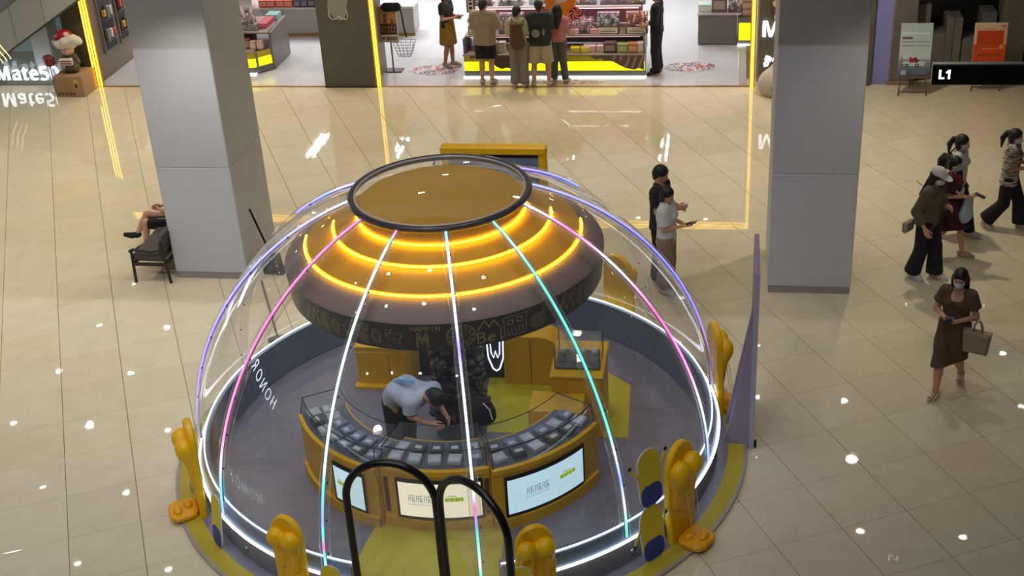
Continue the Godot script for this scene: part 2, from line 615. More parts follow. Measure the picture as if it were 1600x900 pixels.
# d: called, label, at, yaw, h (height), female, pose (joints that differ), lean, head (yaw, pitch), skin, hair, hair_style, wear (a list), mask, curl
func person(d: Dictionary) -> Node3D:
	var root := thing("person", d.label, "person", d.at, d.get("yaw", 0.0))
	var sc: float = d.h / 1.735
	var fem: bool = d.get("female", true)
	var sw := 0.155 if fem else 0.18
	var J := {
		"hipL": Vector3(0.085, 0.9, 0), "hipR": Vector3(-0.085, 0.9, 0), "kneeL": Vector3(0.095, 0.49, 0.02), "kneeR": Vector3(-0.095, 0.49, 0.02),
		"ankL": Vector3(0.1, 0.085, -0.02), "ankR": Vector3(-0.1, 0.085, -0.02), "toeL": Vector3(0.03, -0.055, 0.15), "toeR": Vector3(-0.03, -0.055, 0.15),
		"pel": Vector3(0, 0.95, 0), "waist": Vector3(0, 1.1, 0.005), "chest": Vector3(0, 1.27, 0.0), "neck": Vector3(0, 1.43, -0.012), "head": Vector3(0, 1.585, 0.012),
		"shL": Vector3(sw, 1.385, -0.005), "shR": Vector3(-sw, 1.385, -0.005), "elL": Vector3(sw + 0.07, 1.11, -0.03), "elR": Vector3(-sw - 0.07, 1.11, -0.03),
		"wrL": Vector3(sw + 0.075, 0.87, 0.05), "wrR": Vector3(-sw - 0.075, 0.87, 0.05),
	}
	var pose: Dictionary = d.get("pose", {})
	for k in pose:
		J[k] = pose[k]
	var lean: float = d.get("lean", 0.0)
	var drop: Vector3 = d.get("drop", Vector3.ZERO)   # moves the hips and everything above them (a seated figure)
	var fixed: Array = d.get("fixed", [])
	var rot := Basis(Vector3.RIGHT, lean)
	for k in ["waist", "chest", "neck", "head", "shL", "shR", "elL", "elR", "wrL", "wrR"]:
		if not k in fixed:
			var part := 0.5 if k == "waist" else 1.0
			J[k] = J["pel"] + Basis(Vector3.RIGHT, lean * part) * (J[k] - J["pel"]) + drop
	for k in ["pel", "hipL", "hipR"]:
		J[k] += drop
	var front := rot * Vector3(0, 0, 1)
	var upv: Vector3 = (J.neck - J.pel).normalized()
	var hb := rot * Basis(Vector3.UP, d.get("head", Vector2.ZERO).x) * Basis(Vector3.RIGHT, d.get("head", Vector2.ZERO).y)
	var side := Vector3(1, 0, 0)
	var skin: StandardMaterial3D = mat("skin_" + str(d.get("skin", 0)), [rgb(196, 148, 122), rgb(178, 128, 102), rgb(208, 164, 140)][d.get("skin", 0)], 0.55)
	var cell := 0.013 / sc
	# ---- the body: one surface from head to toe
	var s := SDF.new()
	torso(s, J, 0.0, fem, front)
	s.cap(J.neck - upv * 0.03, J.head + hb * Vector3(0, -0.06, -0.02), 0.056 if fem else 0.06, 0.052, 0.03)
	for q in ["L", "R"]:
		s.cap(J["sh" + q], J["el" + q], 0.05 if fem else 0.056, 0.038, 0.03)
		s.cap(J["el" + q], J["wr" + q], 0.038, 0.027, 0.02)
		s.cap(J["hip" + q], J["knee" + q], 0.082, 0.056, 0.04)
		s.cap(J["knee" + q], J["knee" + q].lerp(J["ank" + q], 0.4), 0.055, 0.053, 0.02)
		s.cap(J["knee" + q].lerp(J["ank" + q], 0.35), J["ank" + q], 0.054, 0.036, 0.02)
		s.cap(J["ank" + q] + J["toe" + q] * Vector3(-0.25, 0.7, -0.25), J["ank" + q] + J["toe" + q], 0.036, 0.026, 0.02)
	var body := s.net(cell)
	# the head has a finer grid of its own
	var hd := SDF.new()
	hd.ell(Vector3(0, 0.035, -0.012), Vector3(0.076, 0.092, 0.094), 0.02)
	hd.ell(Vector3(0, -0.03, 0.02), Vector3(0.062, 0.082, 0.068), 0.035)
	hd.ell(Vector3(0, -0.092, 0.052), Vector3(0.026, 0.02, 0.022), 0.025)
	hd.cap(Vector3(0, 0.012, 0.083), Vector3(0, -0.03, 0.101), 0.008, 0.0125, 0.012)
	hd.cap(Vector3(-0.034, 0.026, 0.076), Vector3(0.034, 0.026, 0.076), 0.011, 0.011, 0.02)
	for q in [-1.0, 1.0]:
		hd.carve(Vector3(q * 0.031, 0.004, 0.091), Vector3(0.016, 0.01, 0.014), 0.014)
		hd.cap(Vector3(q * 0.074, 0.012, -0.008), Vector3(q * 0.076, -0.026, -0.004), 0.014, 0.009, 0.006, 0.5, Vector3(1, 0, 0))
		hd.cap(Vector3(0, -0.056, 0.083), Vector3(q * 0.02, -0.056, 0.077), 0.009, 0.006, 0.008)
	var ht := Transform3D(hb, J.head)
	body.add(hd.net(0.0065), ht)
	for q in [["L", 1.0], ["R", -1.0]]:
		var dir: Vector3 = (J["wr" + q[0]] - J["el" + q[0]]).normalized()
		dir = d.get("handdir" + q[0], dir).normalized()
		var pn: Vector3 = d.get("palm" + q[0], Vector3(-q[1], 0, 0))
		pn = (pn - dir * pn.dot(dir)).normalized()
		# palm normal pn; a right hand's thumb lies towards +x of its own frame
		var xx := dir.cross(pn)
		var b := Basis(xx, dir, pn)
		if q[0] == "L":
			b = Basis(-xx, dir, pn)
		body.add(hand(d.get("curl", 0.35)), Transform3D(b, J["wr" + q[0]] + dir * 0.012))
	obj("body", body.scaled(sc), skin, root)
	# ---- eyes, brows and mouth
	var eye := MB.new()
	for q in [-1.0, 1.0]:
		var e := MB.new()
		e.ell(ht * Vector3(q * 0.031, 0.003, 0.079), Vector3(0.011, 0.0065, 0.006), 8, hb)
		obj("eye", e.scaled(sc), mat("eye_dark", rgb(28, 22, 20), 0.25), root)
		var bw := MB.new()
		bw.tube(PackedVector3Array([ht * Vector3(q * 0.017, 0.026, 0.09), ht * Vector3(q * 0.032, 0.03, 0.087), ht * Vector3(q * 0.047, 0.025, 0.077)]), 0.0035, 5)
		obj("eyebrow", bw.scaled(sc), mat("brow", rgb(34, 26, 24), 0.8), root)
	if d.has("mask"):
		var mk := SDF.new()
		mk.ell(Vector3(0, -0.032, 0.026), Vector3(0.069, 0.085, 0.084), 0.01)
		mk.cap(Vector3(0, -0.01, 0.09), Vector3(0, -0.045, 0.103), 0.014, 0.018, 0.02)
		mk.keep(Vector3(0, 1, -0.12), -0.015)
		mk.keep(Vector3(0, -1, 0.1), 0.105)
		mk.keep(Vector3(0, 0, -1), -0.018)
		var mm := mk.net(0.0065)
		for q in [-1.0, 1.0]:
			mm.tube(PackedVector3Array([Vector3(q * 0.062, -0.02, 0.03), Vector3(q * 0.084, 0.008, -0.012)]), 0.003, 5)
		var mw := MB.new().add(mm, ht)
		obj("face_mask", mw.scaled(sc), cloth("mask_" + d.mask, rgb(222, 226, 230) if d.mask == "white" else rgb(150, 186, 196), 0.8), root)
	else:
		var lp := MB.new()
		lp.tube(PackedVector3Array([ht * Vector3(-0.02, -0.056, 0.084), ht * Vector3(0, -0.054, 0.094), ht * Vector3(0.02, -0.056, 0.084)]), 0.0045, 6)
		obj("mouth", lp.scaled(sc), mat("lips", rgb(150, 84, 76), 0.5), root)
	# ---- hair
	var hs: String = d.get("hair", "short")
	var hr := SDF.new()
	hr.ell(Vector3(0, 0.042, -0.016), Vector3(0.087, 0.1, 0.105), 0.01)
	if hs != "short":
		hr.cap(Vector3(-0.05, 0.0, -0.05), Vector3(-0.045, -0.07, -0.045), 0.045, 0.04, 0.03)
		hr.cap(Vector3(0.05, 0.0, -0.05), Vector3(0.045, -0.07, -0.045), 0.045, 0.04, 0.03)
		hr.cap(Vector3(0, 0.0, -0.06), Vector3(0, -0.08, -0.05), 0.06, 0.045, 0.03)
	else:
		hr.cap(Vector3(0, -0.01, -0.06), Vector3(0, -0.06, -0.05), 0.062, 0.05, 0.03)
	if hs == "long":
		for q in [-1.0, 0.0, 1.0]:
			hr.cap(Vector3(q * 0.06, -0.02, -0.05 + 0.03 * absf(q)), Vector3(q * 0.075, -0.24, -0.085 + 0.05 * absf(q)), 0.048, 0.04, 0.04, 0.7)
		hr.cap(Vector3(0, -0.1, -0.08), Vector3(0, -0.34, -0.1), 0.075, 0.05, 0.04, 0.5)
	elif hs == "ponytail":
		hr.cap(Vector3(0, 0.05, -0.1), Vector3(0, 0.045, -0.135), 0.026, 0.03, 0.02)
		hr.cap(Vector3(0, 0.045, -0.14), Vector3(0, -0.06, -0.18), 0.036, 0.042, 0.02)
		hr.cap(Vector3(0, -0.06, -0.18), Vector3(0, -0.22, -0.17), 0.042, 0.012, 0.02)
	elif hs == "bun":
		hr.ell(Vector3(0, 0.07, -0.125), Vector3(0.05, 0.045, 0.042), 0.01)
	hr.carve(Vector3(0, -0.05, 0.085), Vector3(0.066, 0.1, 0.072), 0.015)
	if hs == "short":
		hr.carve(Vector3(0, -0.13, 0.02), Vector3(0.12, 0.09, 0.085), 0.01)
	var hm := MB.new().add(hr.net(0.009), ht)
	obj("hair", hm.scaled(sc), mat("hair_black", rgb(22, 18, 17), 0.5), root)
	if hs == "ponytail":
		var tie := MB.new().tube(PackedVector3Array([ht * Vector3(-0.012, 0.052, -0.122), ht * Vector3(0.012, 0.052, -0.122), ht * Vector3(0.012, 0.04, -0.126), ht * Vector3(-0.012, 0.04, -0.126)]), 0.018, 6, true)
		obj("hair_tie", tie.scaled(sc), cloth("tie_pale", rgb(210, 200, 200)), root)
	if d.has("cap"):
		var cp := SDF.new()
		cp.ell(Vector3(0, 0.058, -0.014), Vector3(0.098, 0.1, 0.116), 0.01)
		cp.keep(Vector3(0, -1, 0.1), -0.052)
		cp.ell(Vector3(0, 0.055, 0.115), Vector3(0.085, 0.012, 0.085), 0.012)
		cp.keep(Vector3(0, -1, -0.1), -0.038)
		obj("baseball_cap", MB.new().add(cp.net(0.008), ht).scaled(sc), cloth("cap_white", d.cap), root)
	# ---- clothes
	for w in d.wear:
		garment(root, J, w, fem, front, upv, sc, cell)
	return root

func torso(s: SDF, J: Dictionary, g: float, fem: bool, front: Vector3, low := 0.0) -> void:
	for q in [-1.0, 1.0]:
		var sd := Vector3(q, 0, 0)
		s.cap(J.pel + sd * 0.07 + (J.pel - J.waist) * (0.15 + low), J.waist + sd * (0.05 if fem else 0.07), 0.1 + g, 0.082 + g, 0.05, 0.95, front)
		s.cap(J.waist + sd * (0.05 if fem else 0.07), J.chest + sd * 0.07, 0.082 + g, 0.098 + g, 0.05, 0.9, front)
		s.cap(J.chest + sd * 0.07, J["shL" if q > 0 else "shR"] - sd * 0.035, 0.095 + g, 0.058 + g, 0.05, 0.85, front)
		if fem:
			s.ell(J.chest + sd * 0.065 + front * (0.07 + g), Vector3.ONE * 0.05, 0.05)
	s.cap(J.chest + (J.neck - J.chest) * 0.3, J.neck - (J.neck - J.chest) * 0.1, 0.09 + g, 0.06 + g, 0.05, 0.9, front)

# w: [kind, colour key, colour, extra ...]
func garment(root: Node3D, J: Dictionary, w: Array, fem: bool, front: Vector3, upv: Vector3, sc: float, cell: float) -> void:
	var m: StandardMaterial3D = w[2] if w[2] is Material else cloth(w[1], w[2])
	var s := SDF.new()
	var nm: String = w[0]
	match w[0]:
		"shirt":          # sleeve share of the upper arm (>1 reaches down the forearm), looseness, length below the pelvis
			var sl: float = w[3]
			var g: float = w[4]
			torso(s, J, g, fem, front, 0.8)
			for q in ["L", "R"]:
				var a: Vector3 = J["sh" + q]
				var e: Vector3 = J["el" + q]
				var r: Vector3 = J["wr" + q]
				var rr := 0.052 + g * 0.9
				s.cap(a, a.lerp(e, minf(sl, 1.0)), rr, rr * (0.98 if sl < 1 else 0.85), 0.04, 1.0, Vector3.ZERO, false, sl < 1.0)
				if sl > 1.0:
					s.cap(e, e.lerp(r, sl - 1.0), rr * 0.85, rr * 0.7, 0.02, 1.0, Vector3.ZERO, false, true)
			s.keep(-upv, -(J.pel.dot(upv) - w[5]))
			s.keep(upv, J.neck.dot(upv) + 0.06)
			s.carve(J.neck + front * 0.02 + upv * 0.035, Vector3(0.064, 0.06, 0.075), 0.01)
		"trousers":       # how far down the leg (1 = ankle), thigh looseness, hem radius
			nm = w[6] if w.size() > 6 else "trousers"
			var fr: float = w[3]
			var g: float = w[4]
			s.cap(J.pel + Vector3(-0.06, 0.0, 0), J.pel + Vector3(0.06, 0.0, 0), 0.1 + g * 0.75, 0.1 + g * 0.75, 0.03, 0.92)
			for q in ["L", "R"]:
				var hp: Vector3 = J["hip" + q]
				var kn: Vector3 = J["knee" + q]
				var an: Vector3 = J["ank" + q]
				s.cap(hp, kn if fr > 0.5 else hp.lerp(kn, fr * 2.0), 0.09 + g, 0.064 + g if fr > 0.5 else float(w[5]), 0.03, 1.0, Vector3.ZERO, false, fr <= 0.5)
				if fr > 0.5:
					s.cap(kn, kn.lerp(an, (fr - 0.5) * 2.0), 0.064 + g, w[5], 0.03, 1.0, Vector3.ZERO, false, true)
			s.keep(upv, J.pel.dot(upv) + 0.02)
		"dress":          # hem height above the floor, hem radius, sleeve, looseness
			var hem: float = w[3]
			torso(s, J, w[6], fem, front, 0.3)
			for q in ["L", "R"]:
				var a: Vector3 = J["sh" + q]
				var rr: float = 0.062 + w[6]
				s.cap(a + Vector3(0, 0.005, 0), a.lerp(J["el" + q], w[5]), rr, rr * 1.15, 0.04, 1.0, Vector3.ZERO, false, true)
				s.cap(J["hip" + q] + Vector3(0, 0.06, 0), J["hip" + q].lerp(J["knee" + q], 0.5), 0.108, 0.095, 0.06)
				var kn: Vector3 = J["knee" + q]
				s.cap(J["hip" + q].lerp(kn, 0.4), Vector3(kn.x, hem, lerpf(kn.z, J["ank" + q].z, clampf((kn.y - hem) / 0.4, 0, 1))), 0.1, w[4], 0.1)
			s.cap(J.pel, Vector3(0, hem, (J.kneeL.z + J.kneeR.z) * 0.5), 0.12, w[4] * 0.9, 0.08)
			if w.size() > 7:
				s.keep(Vector3.DOWN, -hem)
			else:
				s.keep(Vector3(0.25, -1, 0.1), -hem)
			s.keep(upv, J.neck.dot(upv) + 0.06)
			s.carve(J.neck + front * 0.1 - upv * 0.035, Vector3(0.085, 0.085, 0.085), 0.01)
			s.carve(J.neck + upv * 0.02, Vector3(0.075, 0.06, 0.075), 0.01)
		"shoes":          # colour, sole colour
			for q in ["L", "R"]:
				var t := SDF.new()
				var an: Vector3 = J["ank" + q]
				var to: Vector3 = J["toe" + q]
				var dirh := to.normalized()
				var upf := Vector3.UP - dirh * dirh.dot(Vector3.UP)
				upf = upf.normalized()
				t.cap(an + to * Vector3(-0.3, 0.62, -0.3), an + to * 0.55, 0.046, 0.048, 0.02)
				t.cap(an + to * 0.5, an + to * 1.06, 0.05, 0.04, 0.02)
				t.cap(an + Vector3(0, 0.0, 0), an + to * Vector3(-0.1, 0.5, -0.1), 0.046, 0.048, 0.02, 1.0, Vector3.ZERO, true)
				var sole: float = minf((an + to * 0.55).dot(upf) - 0.036, (an + to).dot(upf) - 0.026)
				t.keep(-upf, -sole)
				var sh := obj("shoe", t.net(cell * 0.75).scaled(sc), m, root)
				if w.size() > 3:
					var so := SDF.new()
					so.cap(an + to * Vector3(-0.3, 0.62, -0.3), an + to * 1.06, 0.052, 0.046, 0.01)
					so.keep(-upf, -sole)
					so.keep(upf, sole + 0.03)
					obj("sole", so.net(cell * 0.75).scaled(sc), cloth("sole_" + w[1], w[3]), sh)
			return
		"sandals":        # a sole and two straps, so that the foot shows
			for q in ["L", "R"]:
				var an: Vector3 = J["ank" + q]
				var to: Vector3 = J["toe" + q]
				var dirh := to.normalized()
				var upf := (Vector3.UP - dirh * dirh.dot(Vector3.UP)).normalized()
				var so := SDF.new()
				var sole: float = minf((an + to * 0.55).dot(upf) - 0.036, (an + to).dot(upf) - 0.026)
				so.cap(an + to * Vector3(-0.3, 0.62, -0.3), an + to * 1.1, 0.05, 0.046, 0.01)
				so.keep(-upf, -sole + 0.012)
				so.keep(upf, sole + 0.018)
				var sh := obj("sandal", so.net(0.008).scaled(sc), m, root)
				var sd := upf.cross(dirh)
				for g in [[0.72, 0.042, 0.016], [-0.05, 0.044, 0.05]]:
					var p := PackedVector3Array()
					var c: Vector3 = an + to * float(g[0])
					c += upf * (sole - c.dot(upf))
					for i in 11:
						var a := PI * i / 10.0
						p.append((c + sd * cos(a) * float(g[1]) + upf * (sin(a) * (0.05 + float(g[2])))) * sc)
					obj("strap", MB.new().tube(p, 0.008, 6), m, sh)
			return
		"collar":
			nm = "collar"
			s.cap(J.neck + Vector3(-0.1, -0.03, 0.0), J.neck + Vector3(0.1, -0.03, 0.0), 0.075, 0.075, 0.03)
			s.cap(J.neck + front * 0.06 + Vector3(0, -0.05, 0), J.chest + front * 0.1, 0.075, 0.05, 0.03)
			s.keep(upv + front * 0.5, (J.neck + front * 0.05).dot((upv + front * 0.5).normalized()) + 0.0)
		"vest":
			torso(s, J, w[3], fem, front, 0.2)
			s.keep(-upv, -(J.pel.dot(upv) + w[4]))
			s.keep(upv + front * 0.3, (J.neck).dot((upv + front * 0.3).normalized()) - 0.02)
		"apron":
			s.cap(J.pel + Vector3(0, 0.1, 0), J.pel + Vector3(0, -0.42, 0.0), 0.17, 0.215, 0.02, 0.9, front, true, true)
	obj(nm, s.net(cell).scaled(sc), m, root)

# ---------------------------------------------------------------- the scene
func _ready() -> void:
	rng.seed = 20
	# camera
	var cam := Camera3D.new()
	cam.name = "camera"
	cam.transform = Transform3D(Basis(Vector3(0.98668, -0.05445, -0.15342), Vector3(-0.02541, 0.88096, -0.47252), Vector3(0.16089, 0.47012, 0.86783)).orthonormalized(), Vector3(0, 8.5, 0))
	cam.fov = 25.08
	cam.near = 0.1
	cam.far = 120.0
	add_child(cam)
	cam.current = true
	# air and exposure
	var we := WorldEnvironment.new()
	we.name = "surroundings"
	var env := Environment.new()
	env.background_mode = Environment.BG_COLOR
	env.background_color = Color(0.02, 0.02, 0.022)
	env.tonemap_mode = Environment.TONE_MAPPER_LINEAR
	env.tonemap_exposure = 1.0
	env.sdfgi_enabled = true
	env.ssao_enabled = true
	env.ssil_enabled = true
	we.environment = env
	add_child(we)
	# lamps high in the atrium's roof (their housings are built in shell())
	for i in ROOF_X.size():
		for z in ROOF_Z:
			down_spot("roof_lamp_beam", Vector3(ROOF_X[i], 15.85, z), ROOF_E[i] * ROOF_W[ROOF_Z.find(z)], 30.0, 0.16, rgb(250, 248, 255), Vector3(-6.5 + (ROOF_X[i] + 6.0) * 0.75, 0, -14.0))
	# the shop's ceiling lights
	for x in TUBES:
		for q in [-0.07, 0.07]:
			area_light("shop_tube_light", Vector3(x + q, 3.075, -28.5), Vector2(0.036, 1.4), 3.8, rgb(252, 249, 250))
	for x in SHOP_SPOTS:
		down_spot("shop_spot_beam", Vector3(x, 3.12, -24.75), 1.7, 58.0, 0.05, rgb(255, 242, 238))
	materials()
	shell()
	floor_tiles()
	pillars()
	dome()
	kiosk()
	shop()
	lobby()
	left_front()
	benches()
	crowd()

const ROOF_X := [-12.5, -8.5, -4.5, 0.5]
const ROOF_Z := [-12.0, -8.0, 1.5]
const ROOF_W := [0.85, 0.55, 2.0]
const ROOF_E := [17.0, 17.0, 17.0, 17.0]

func down_spot(called: String, at: Vector3, energy: float, cone: float, size: float, c: Color, to := Vector3.ZERO) -> void:
	var l := SpotLight3D.new()
	l.name = called
	l.position = at
	if to == Vector3.ZERO:
		l.rotation.x = -PI / 2
	else:
		l.transform = Transform3D(Basis.looking_at(to - at, Vector3(0, 0, -1)), at)
	l.spot_angle = cone
	l.spot_angle_attenuation = 0.8
	l.spot_range = 60.0
	l.spot_attenuation = 2.0
	l.light_energy = energy
	l.light_color = c
	l.light_size = size
	l.shadow_enabled = true
	add_child(l)

const SHOP_SPOTS := [-10.6, -8.9, -5.4, -4.2, -3.0, -1.8, -0.4]
const TUBES := [-11.9, -9.9, -7.8, -5.7, -3.6, -1.45]

func area_light(called: String, at: Vector3, size: Vector2, energy: float, c: Color) -> void:
	var l := AreaLight3D.new()
	l.name = called
	l.position = at
	l.rotation.x = -PI / 2
	l.area_size = size
	l.light_energy = energy
	l.light_color = c
	l.area_normalize_energy = true
	l.shadow_enabled = true
	l.area_range = 40.0
	l.area_attenuation = 2.0
	add_child(l)

func materials() -> void:
	var tn := noise(0.012, 3, rgb(210, 199, 169), rgb(219, 209, 181), 512, 5)
	for i in 4:
		var m := mat("floor_tile_%d" % i, [Color(1, 1, 1), Color(0.985, 0.99, 0.975), Color(1.0, 0.985, 0.97), Color(0.975, 0.975, 0.965)][i], 0.025)
		grainy(m, tn, 0.35)
		m.uv1_offset = Vector3(i * 0.37, 0, i * 0.21)
		m.normal_enabled = true
		if not M.has("_wav"):
			M["_wav"] = noise(0.02, 9, Color.BLACK, Color.WHITE, 512, 2, true, 1.0)
		m.normal_texture = M["_wav"]
		m.normal_scale = 0.035
		m.metallic_specular = 0.5
	mat("grout", rgb(104, 86, 62), 0.6)
	mat("slate_fascia", rgb(58, 62, 74), 0.4)
	mat("white_wall", rgb(206, 206, 208), 0.75)
	mat("grey_wall", rgb(120, 120, 124), 0.7)
	mat("dark_wall", rgb(94, 92, 82), 0.5)
	mat("shop_floor", rgb(198, 199, 200), 0.14)
	mat("pillar_paint", rgb(190, 194, 202), 0.55)
	mat("skirting", rgb(150, 146, 142), 0.45)
	mat("black", rgb(16, 16, 18), 0.35)
	mat("black_gloss", rgb(12, 12, 14), 0.12)
	mat("steel", rgb(160, 162, 168), 0.28, 0.9)
	mat("yellow_paint", rgb(222, 172, 4), 0.4)
	mat("dark_grey", rgb(70, 72, 76), 0.5)
	glow("lamp", rgb(255, 248, 236), 22.0)
	glow("far_sign", rgb(226, 240, 255), 14.0)
	glow("white_led", rgb(225, 240, 255), 3.2)
	glow("yellow_led", rgb(255, 205, 40), 4.8)
	glow("sign_white", rgb(240, 246, 255), 3.0)
	glow("yellow_panel", rgb(255, 246, 8), 1.15, rgb(230, 220, 30))

func shell() -> void:
	var W: StandardMaterial3D = M.white_wall
	struct("floor_slab", bx(Vector3(-7, -0.32, -13), Vector3(36, 0.6, 40)), M.grout)
	struct("wall_back", bx(Vector3(-7, 8, -33.1), Vector3(36, 16.6, 0.2)), W)
	struct("wall_left", bx(Vector3(-25.1, 8, -13), Vector3(0.2, 16.6, 40)), M.grey_wall)
	struct("wall_right", bx(Vector3(11.1, 8, -13), Vector3(0.2, 16.6, 40)), M.grey_wall)
	struct("wall_front", bx(Vector3(-7, 8, 7.1), Vector3(36, 16.6, 0.2)), M.grey_wall)
	struct("ceiling", bx(Vector3(-7, 16.1, -13), Vector3(36, 0.2, 40)), W)
	# the storey above the shop fronts
	struct("ceiling_walkway", bx(Vector3(-7, 4.85, -23.6), Vector3(35.9, 0.5, 18.9)), W)
	struct("ceiling_gallery", bx(Vector3(-21.6, 4.6, -4.0), Vector3(6.9, 0.5, 20.0)), W)
	struct("trim_gallery", bx(Vector3(-18.1, 4.55, -4.0), Vector3(0.12, 1.4, 20.0), 0.01), M.slate_fascia)
	var hs := thing("wall_sign", "white glowing sign on the gallery edge, seen only mirrored in the dome", "sign", Vector3(-18.0, 4.2, -8.9), PI / 2)
	for k in 5:
		obj("letter", text("HONOR"[k], 1.0, 0.05, 500), M.far_sign, hs, Vector3(-2.4 + k * 1.2, 0.3, 0.0))
	for x in ROOF_X:
		for z in ROOF_Z:
			var t := thing("roof_lamp", "round lamp high in the atrium roof, %s row from the shop, %s from the left" % [ORD[ROOF_Z.find(z)], ORD[ROOF_X.find(x)]], "ceiling light", Vector3(x, 15.98, z), 0.0, "atrium roof lamps")
			obj("lens", MB.new().lathe([Vector2(0.0, -0.08), Vector2(0.16, -0.08), Vector2(0.16, 0.0)], 16), M.lamp, t)
			obj("housing", MB.new().lathe([Vector2(0.16, -0.1), Vector2(0.21, -0.1), Vector2(0.21, 0.0)], 16), M.steel, t)
	# recessed lamps in the ceiling of the walkway, mirrored as dots in the floor
	var disc := MB.new().lathe([Vector2(0.0, 0.0), Vector2(0.062, 0.0), Vector2(0.062, 0.02)], 16, 0.0, TAU, Vector3.ZERO, 1.0).mesh()
	var rim := MB.new().lathe([Vector2(0.062, 0.012), Vector2(0.062, -0.01), Vector2(0.12, -0.006), Vector2(0.12, 0.012)], 20, 0.0, TAU, Vector3.ZERO, 1.0).mesh()
	for i in 13:
		for j in 6:
			var x := -13.0 + 1.52 * i
			var z := -23.9 + 1.85 * j
			var t := thing("downlight", "small round walkway ceiling lamp, %s row from the shop, %s from the left" % [ORD[j], ORD[i]], "ceiling light", Vector3(x, 4.588, z), 0.0, "walkway downlights")
			obj("lens", disc, M.lamp, t)
			obj("trim_ring", rim, M.steel, t)
			if i % 3 == 1 and j % 2 == 1:
				down_spot("downlight_beam", Vector3(x, 4.56, z), LAMPS * [[1.15, 1.05, 0.85], [0.62, 0.68, 0.68], [0.52, 0.52, 0.3], [1.15, 0.95, 0.25]][i / 3][j / 2], 62.0, 0.08, rgb(255, 243, 224))

const ORD := ["first", "second", "third", "fourth", "fifth", "sixth", "seventh", "eighth", "ninth", "tenth", "eleventh", "twelfth", "thirteenth"]
const LAMPS := 7.0

func floor_tiles() -> void:
	var fl := Node3D.new()
	fl.name = "floor"
	fl.set_meta("kind", "structure")
	add_child(fl)
	var da := Vector3(-0.4585, 0, -0.8887)
	var pa := Vector3(0.8887, 0, -0.4585)
	var tw := 0.751
	var tl := 0.787
	var g := 0.006
	var basis := Basis(pa, Vector3.UP, -da)
	var shape := bx(Vector3(0, -0.011, 0), Vector3(tw - g, 0.022, tl - g * 0.55), 0.0015)
	var mesh := shape.mesh()
	var ci := (get_node("camera") as Camera3D).transform.affine_inverse()
	var seen := []
	var rest := []
	for i in range(-40, 32):
		for j in range(-16, 46):
			var ua := -2.218 + tw * (i + 0.5)
			var ub := 11.345 + tl * (j + 0.5 + (0.69 if ua < 3.0 else 0.0)) - tl * 8
			var p := pa * ua + da * ub
			if p.x < -24.6 or p.x > 10.6 or p.z < -24.6 or p.z > 6.5:
				continue
			var q := ci * p
			var on := false
			if q.z < -1.0:
				var sx := 800.0 + 2022.8 * q.x / -q.z
				var sy := 450.0 - 2022.8 * q.y / -q.z
				on = sx > -50 and sx < 1650 and sy > 60 and sy < 950
			if on and Vector2(p.x - DC.x, p.z - DC.z).length() < 2.7:
				on = false
			if on and (absf(p.z + 16.4) < 0.5 and (absf(p.x - 1.13) < 0.4 or absf(p.x + 7.33) < 0.4)):
				on = false
			(seen if on else rest).append([q.length(), p])
	seen.sort_custom(func(a, b): return a[0] < b[0])
	var st := MB.new()
	for k in seen.size():
		if k < 300:
			var o := obj("floor_tile", mesh, M["floor_tile_%d" % [0, 0, 0, 1, 0, 2, 0, 3][rng.randi() % 8]], fl)
			o.transform = Transform3D(basis, seen[k][1])
		else:
			st.add(shape, Transform3D(basis, seen[k][1]))
	for r in rest:
		st.add(shape, Transform3D(basis, r[1]))
	obj("floor_tiles", st, M.floor_tile_0, fl).set_meta("kind", "stuff")

func pillars() -> void:
	for k in 2:
		var x: float = [-7.335, 1.135][k]
		var t := thing("pillar", ["pale grey square pillar left of the dome, benches against its sides", "pale grey square pillar right of the dome, nothing against it"][k], "pillar", Vector3(x, 0, -16.4))
		var p: StandardMaterial3D = M.pillar_paint
		var ps := [[0.1, 1.738], [1.741, 4.59]]
		for q in ps:
			obj("panel", bx(Vector3(0, (q[0] + q[1]) * 0.5, 0), Vector3(1.09, q[1] - q[0], 1.3), 0.012), p, t)
		obj("core", bx(Vector3(0, 2.3, 0), Vector3(1.07, 4.5, 1.28)), M.pillar_paint, t)
		obj("skirting", bx(Vector3(0, 0.06, 0), Vector3(1.075, 0.12, 1.285), 0.006), M.skirting, t)

# ---------------------------------------------------------------- drawing flat print
func dot(im: Image, x: float, y: float, w: int, c: Color) -> void:
	im.fill_rect(Rect2i(int(x) - w / 2, int(y) - w / 2, w, w), c)

func stroke(im: Image, p: Array, w: int, c: Color) -> void:
	for i in p.size() - 1:
		var a: Vector2 = p[i]
		var b: Vector2 = p[i + 1]
		var n := int(a.distance_to(b)) + 1
		for k in n + 1:
			var q := a.lerp(b, float(k) / n)
			dot(im, q.x, q.y, w, c)

func arc(im: Image, c: Vector2, r: float, a0: float, a1: float, w: int, col: Color, sq := 1.0) -> void:
	var n := int(absf(a1 - a0) * r) + 4
	for k in n + 1:
		var a := lerpf(a0, a1, float(k) / n)
		dot(im, c.x + cos(a) * r, c.y + sin(a) * r * sq, w, col)

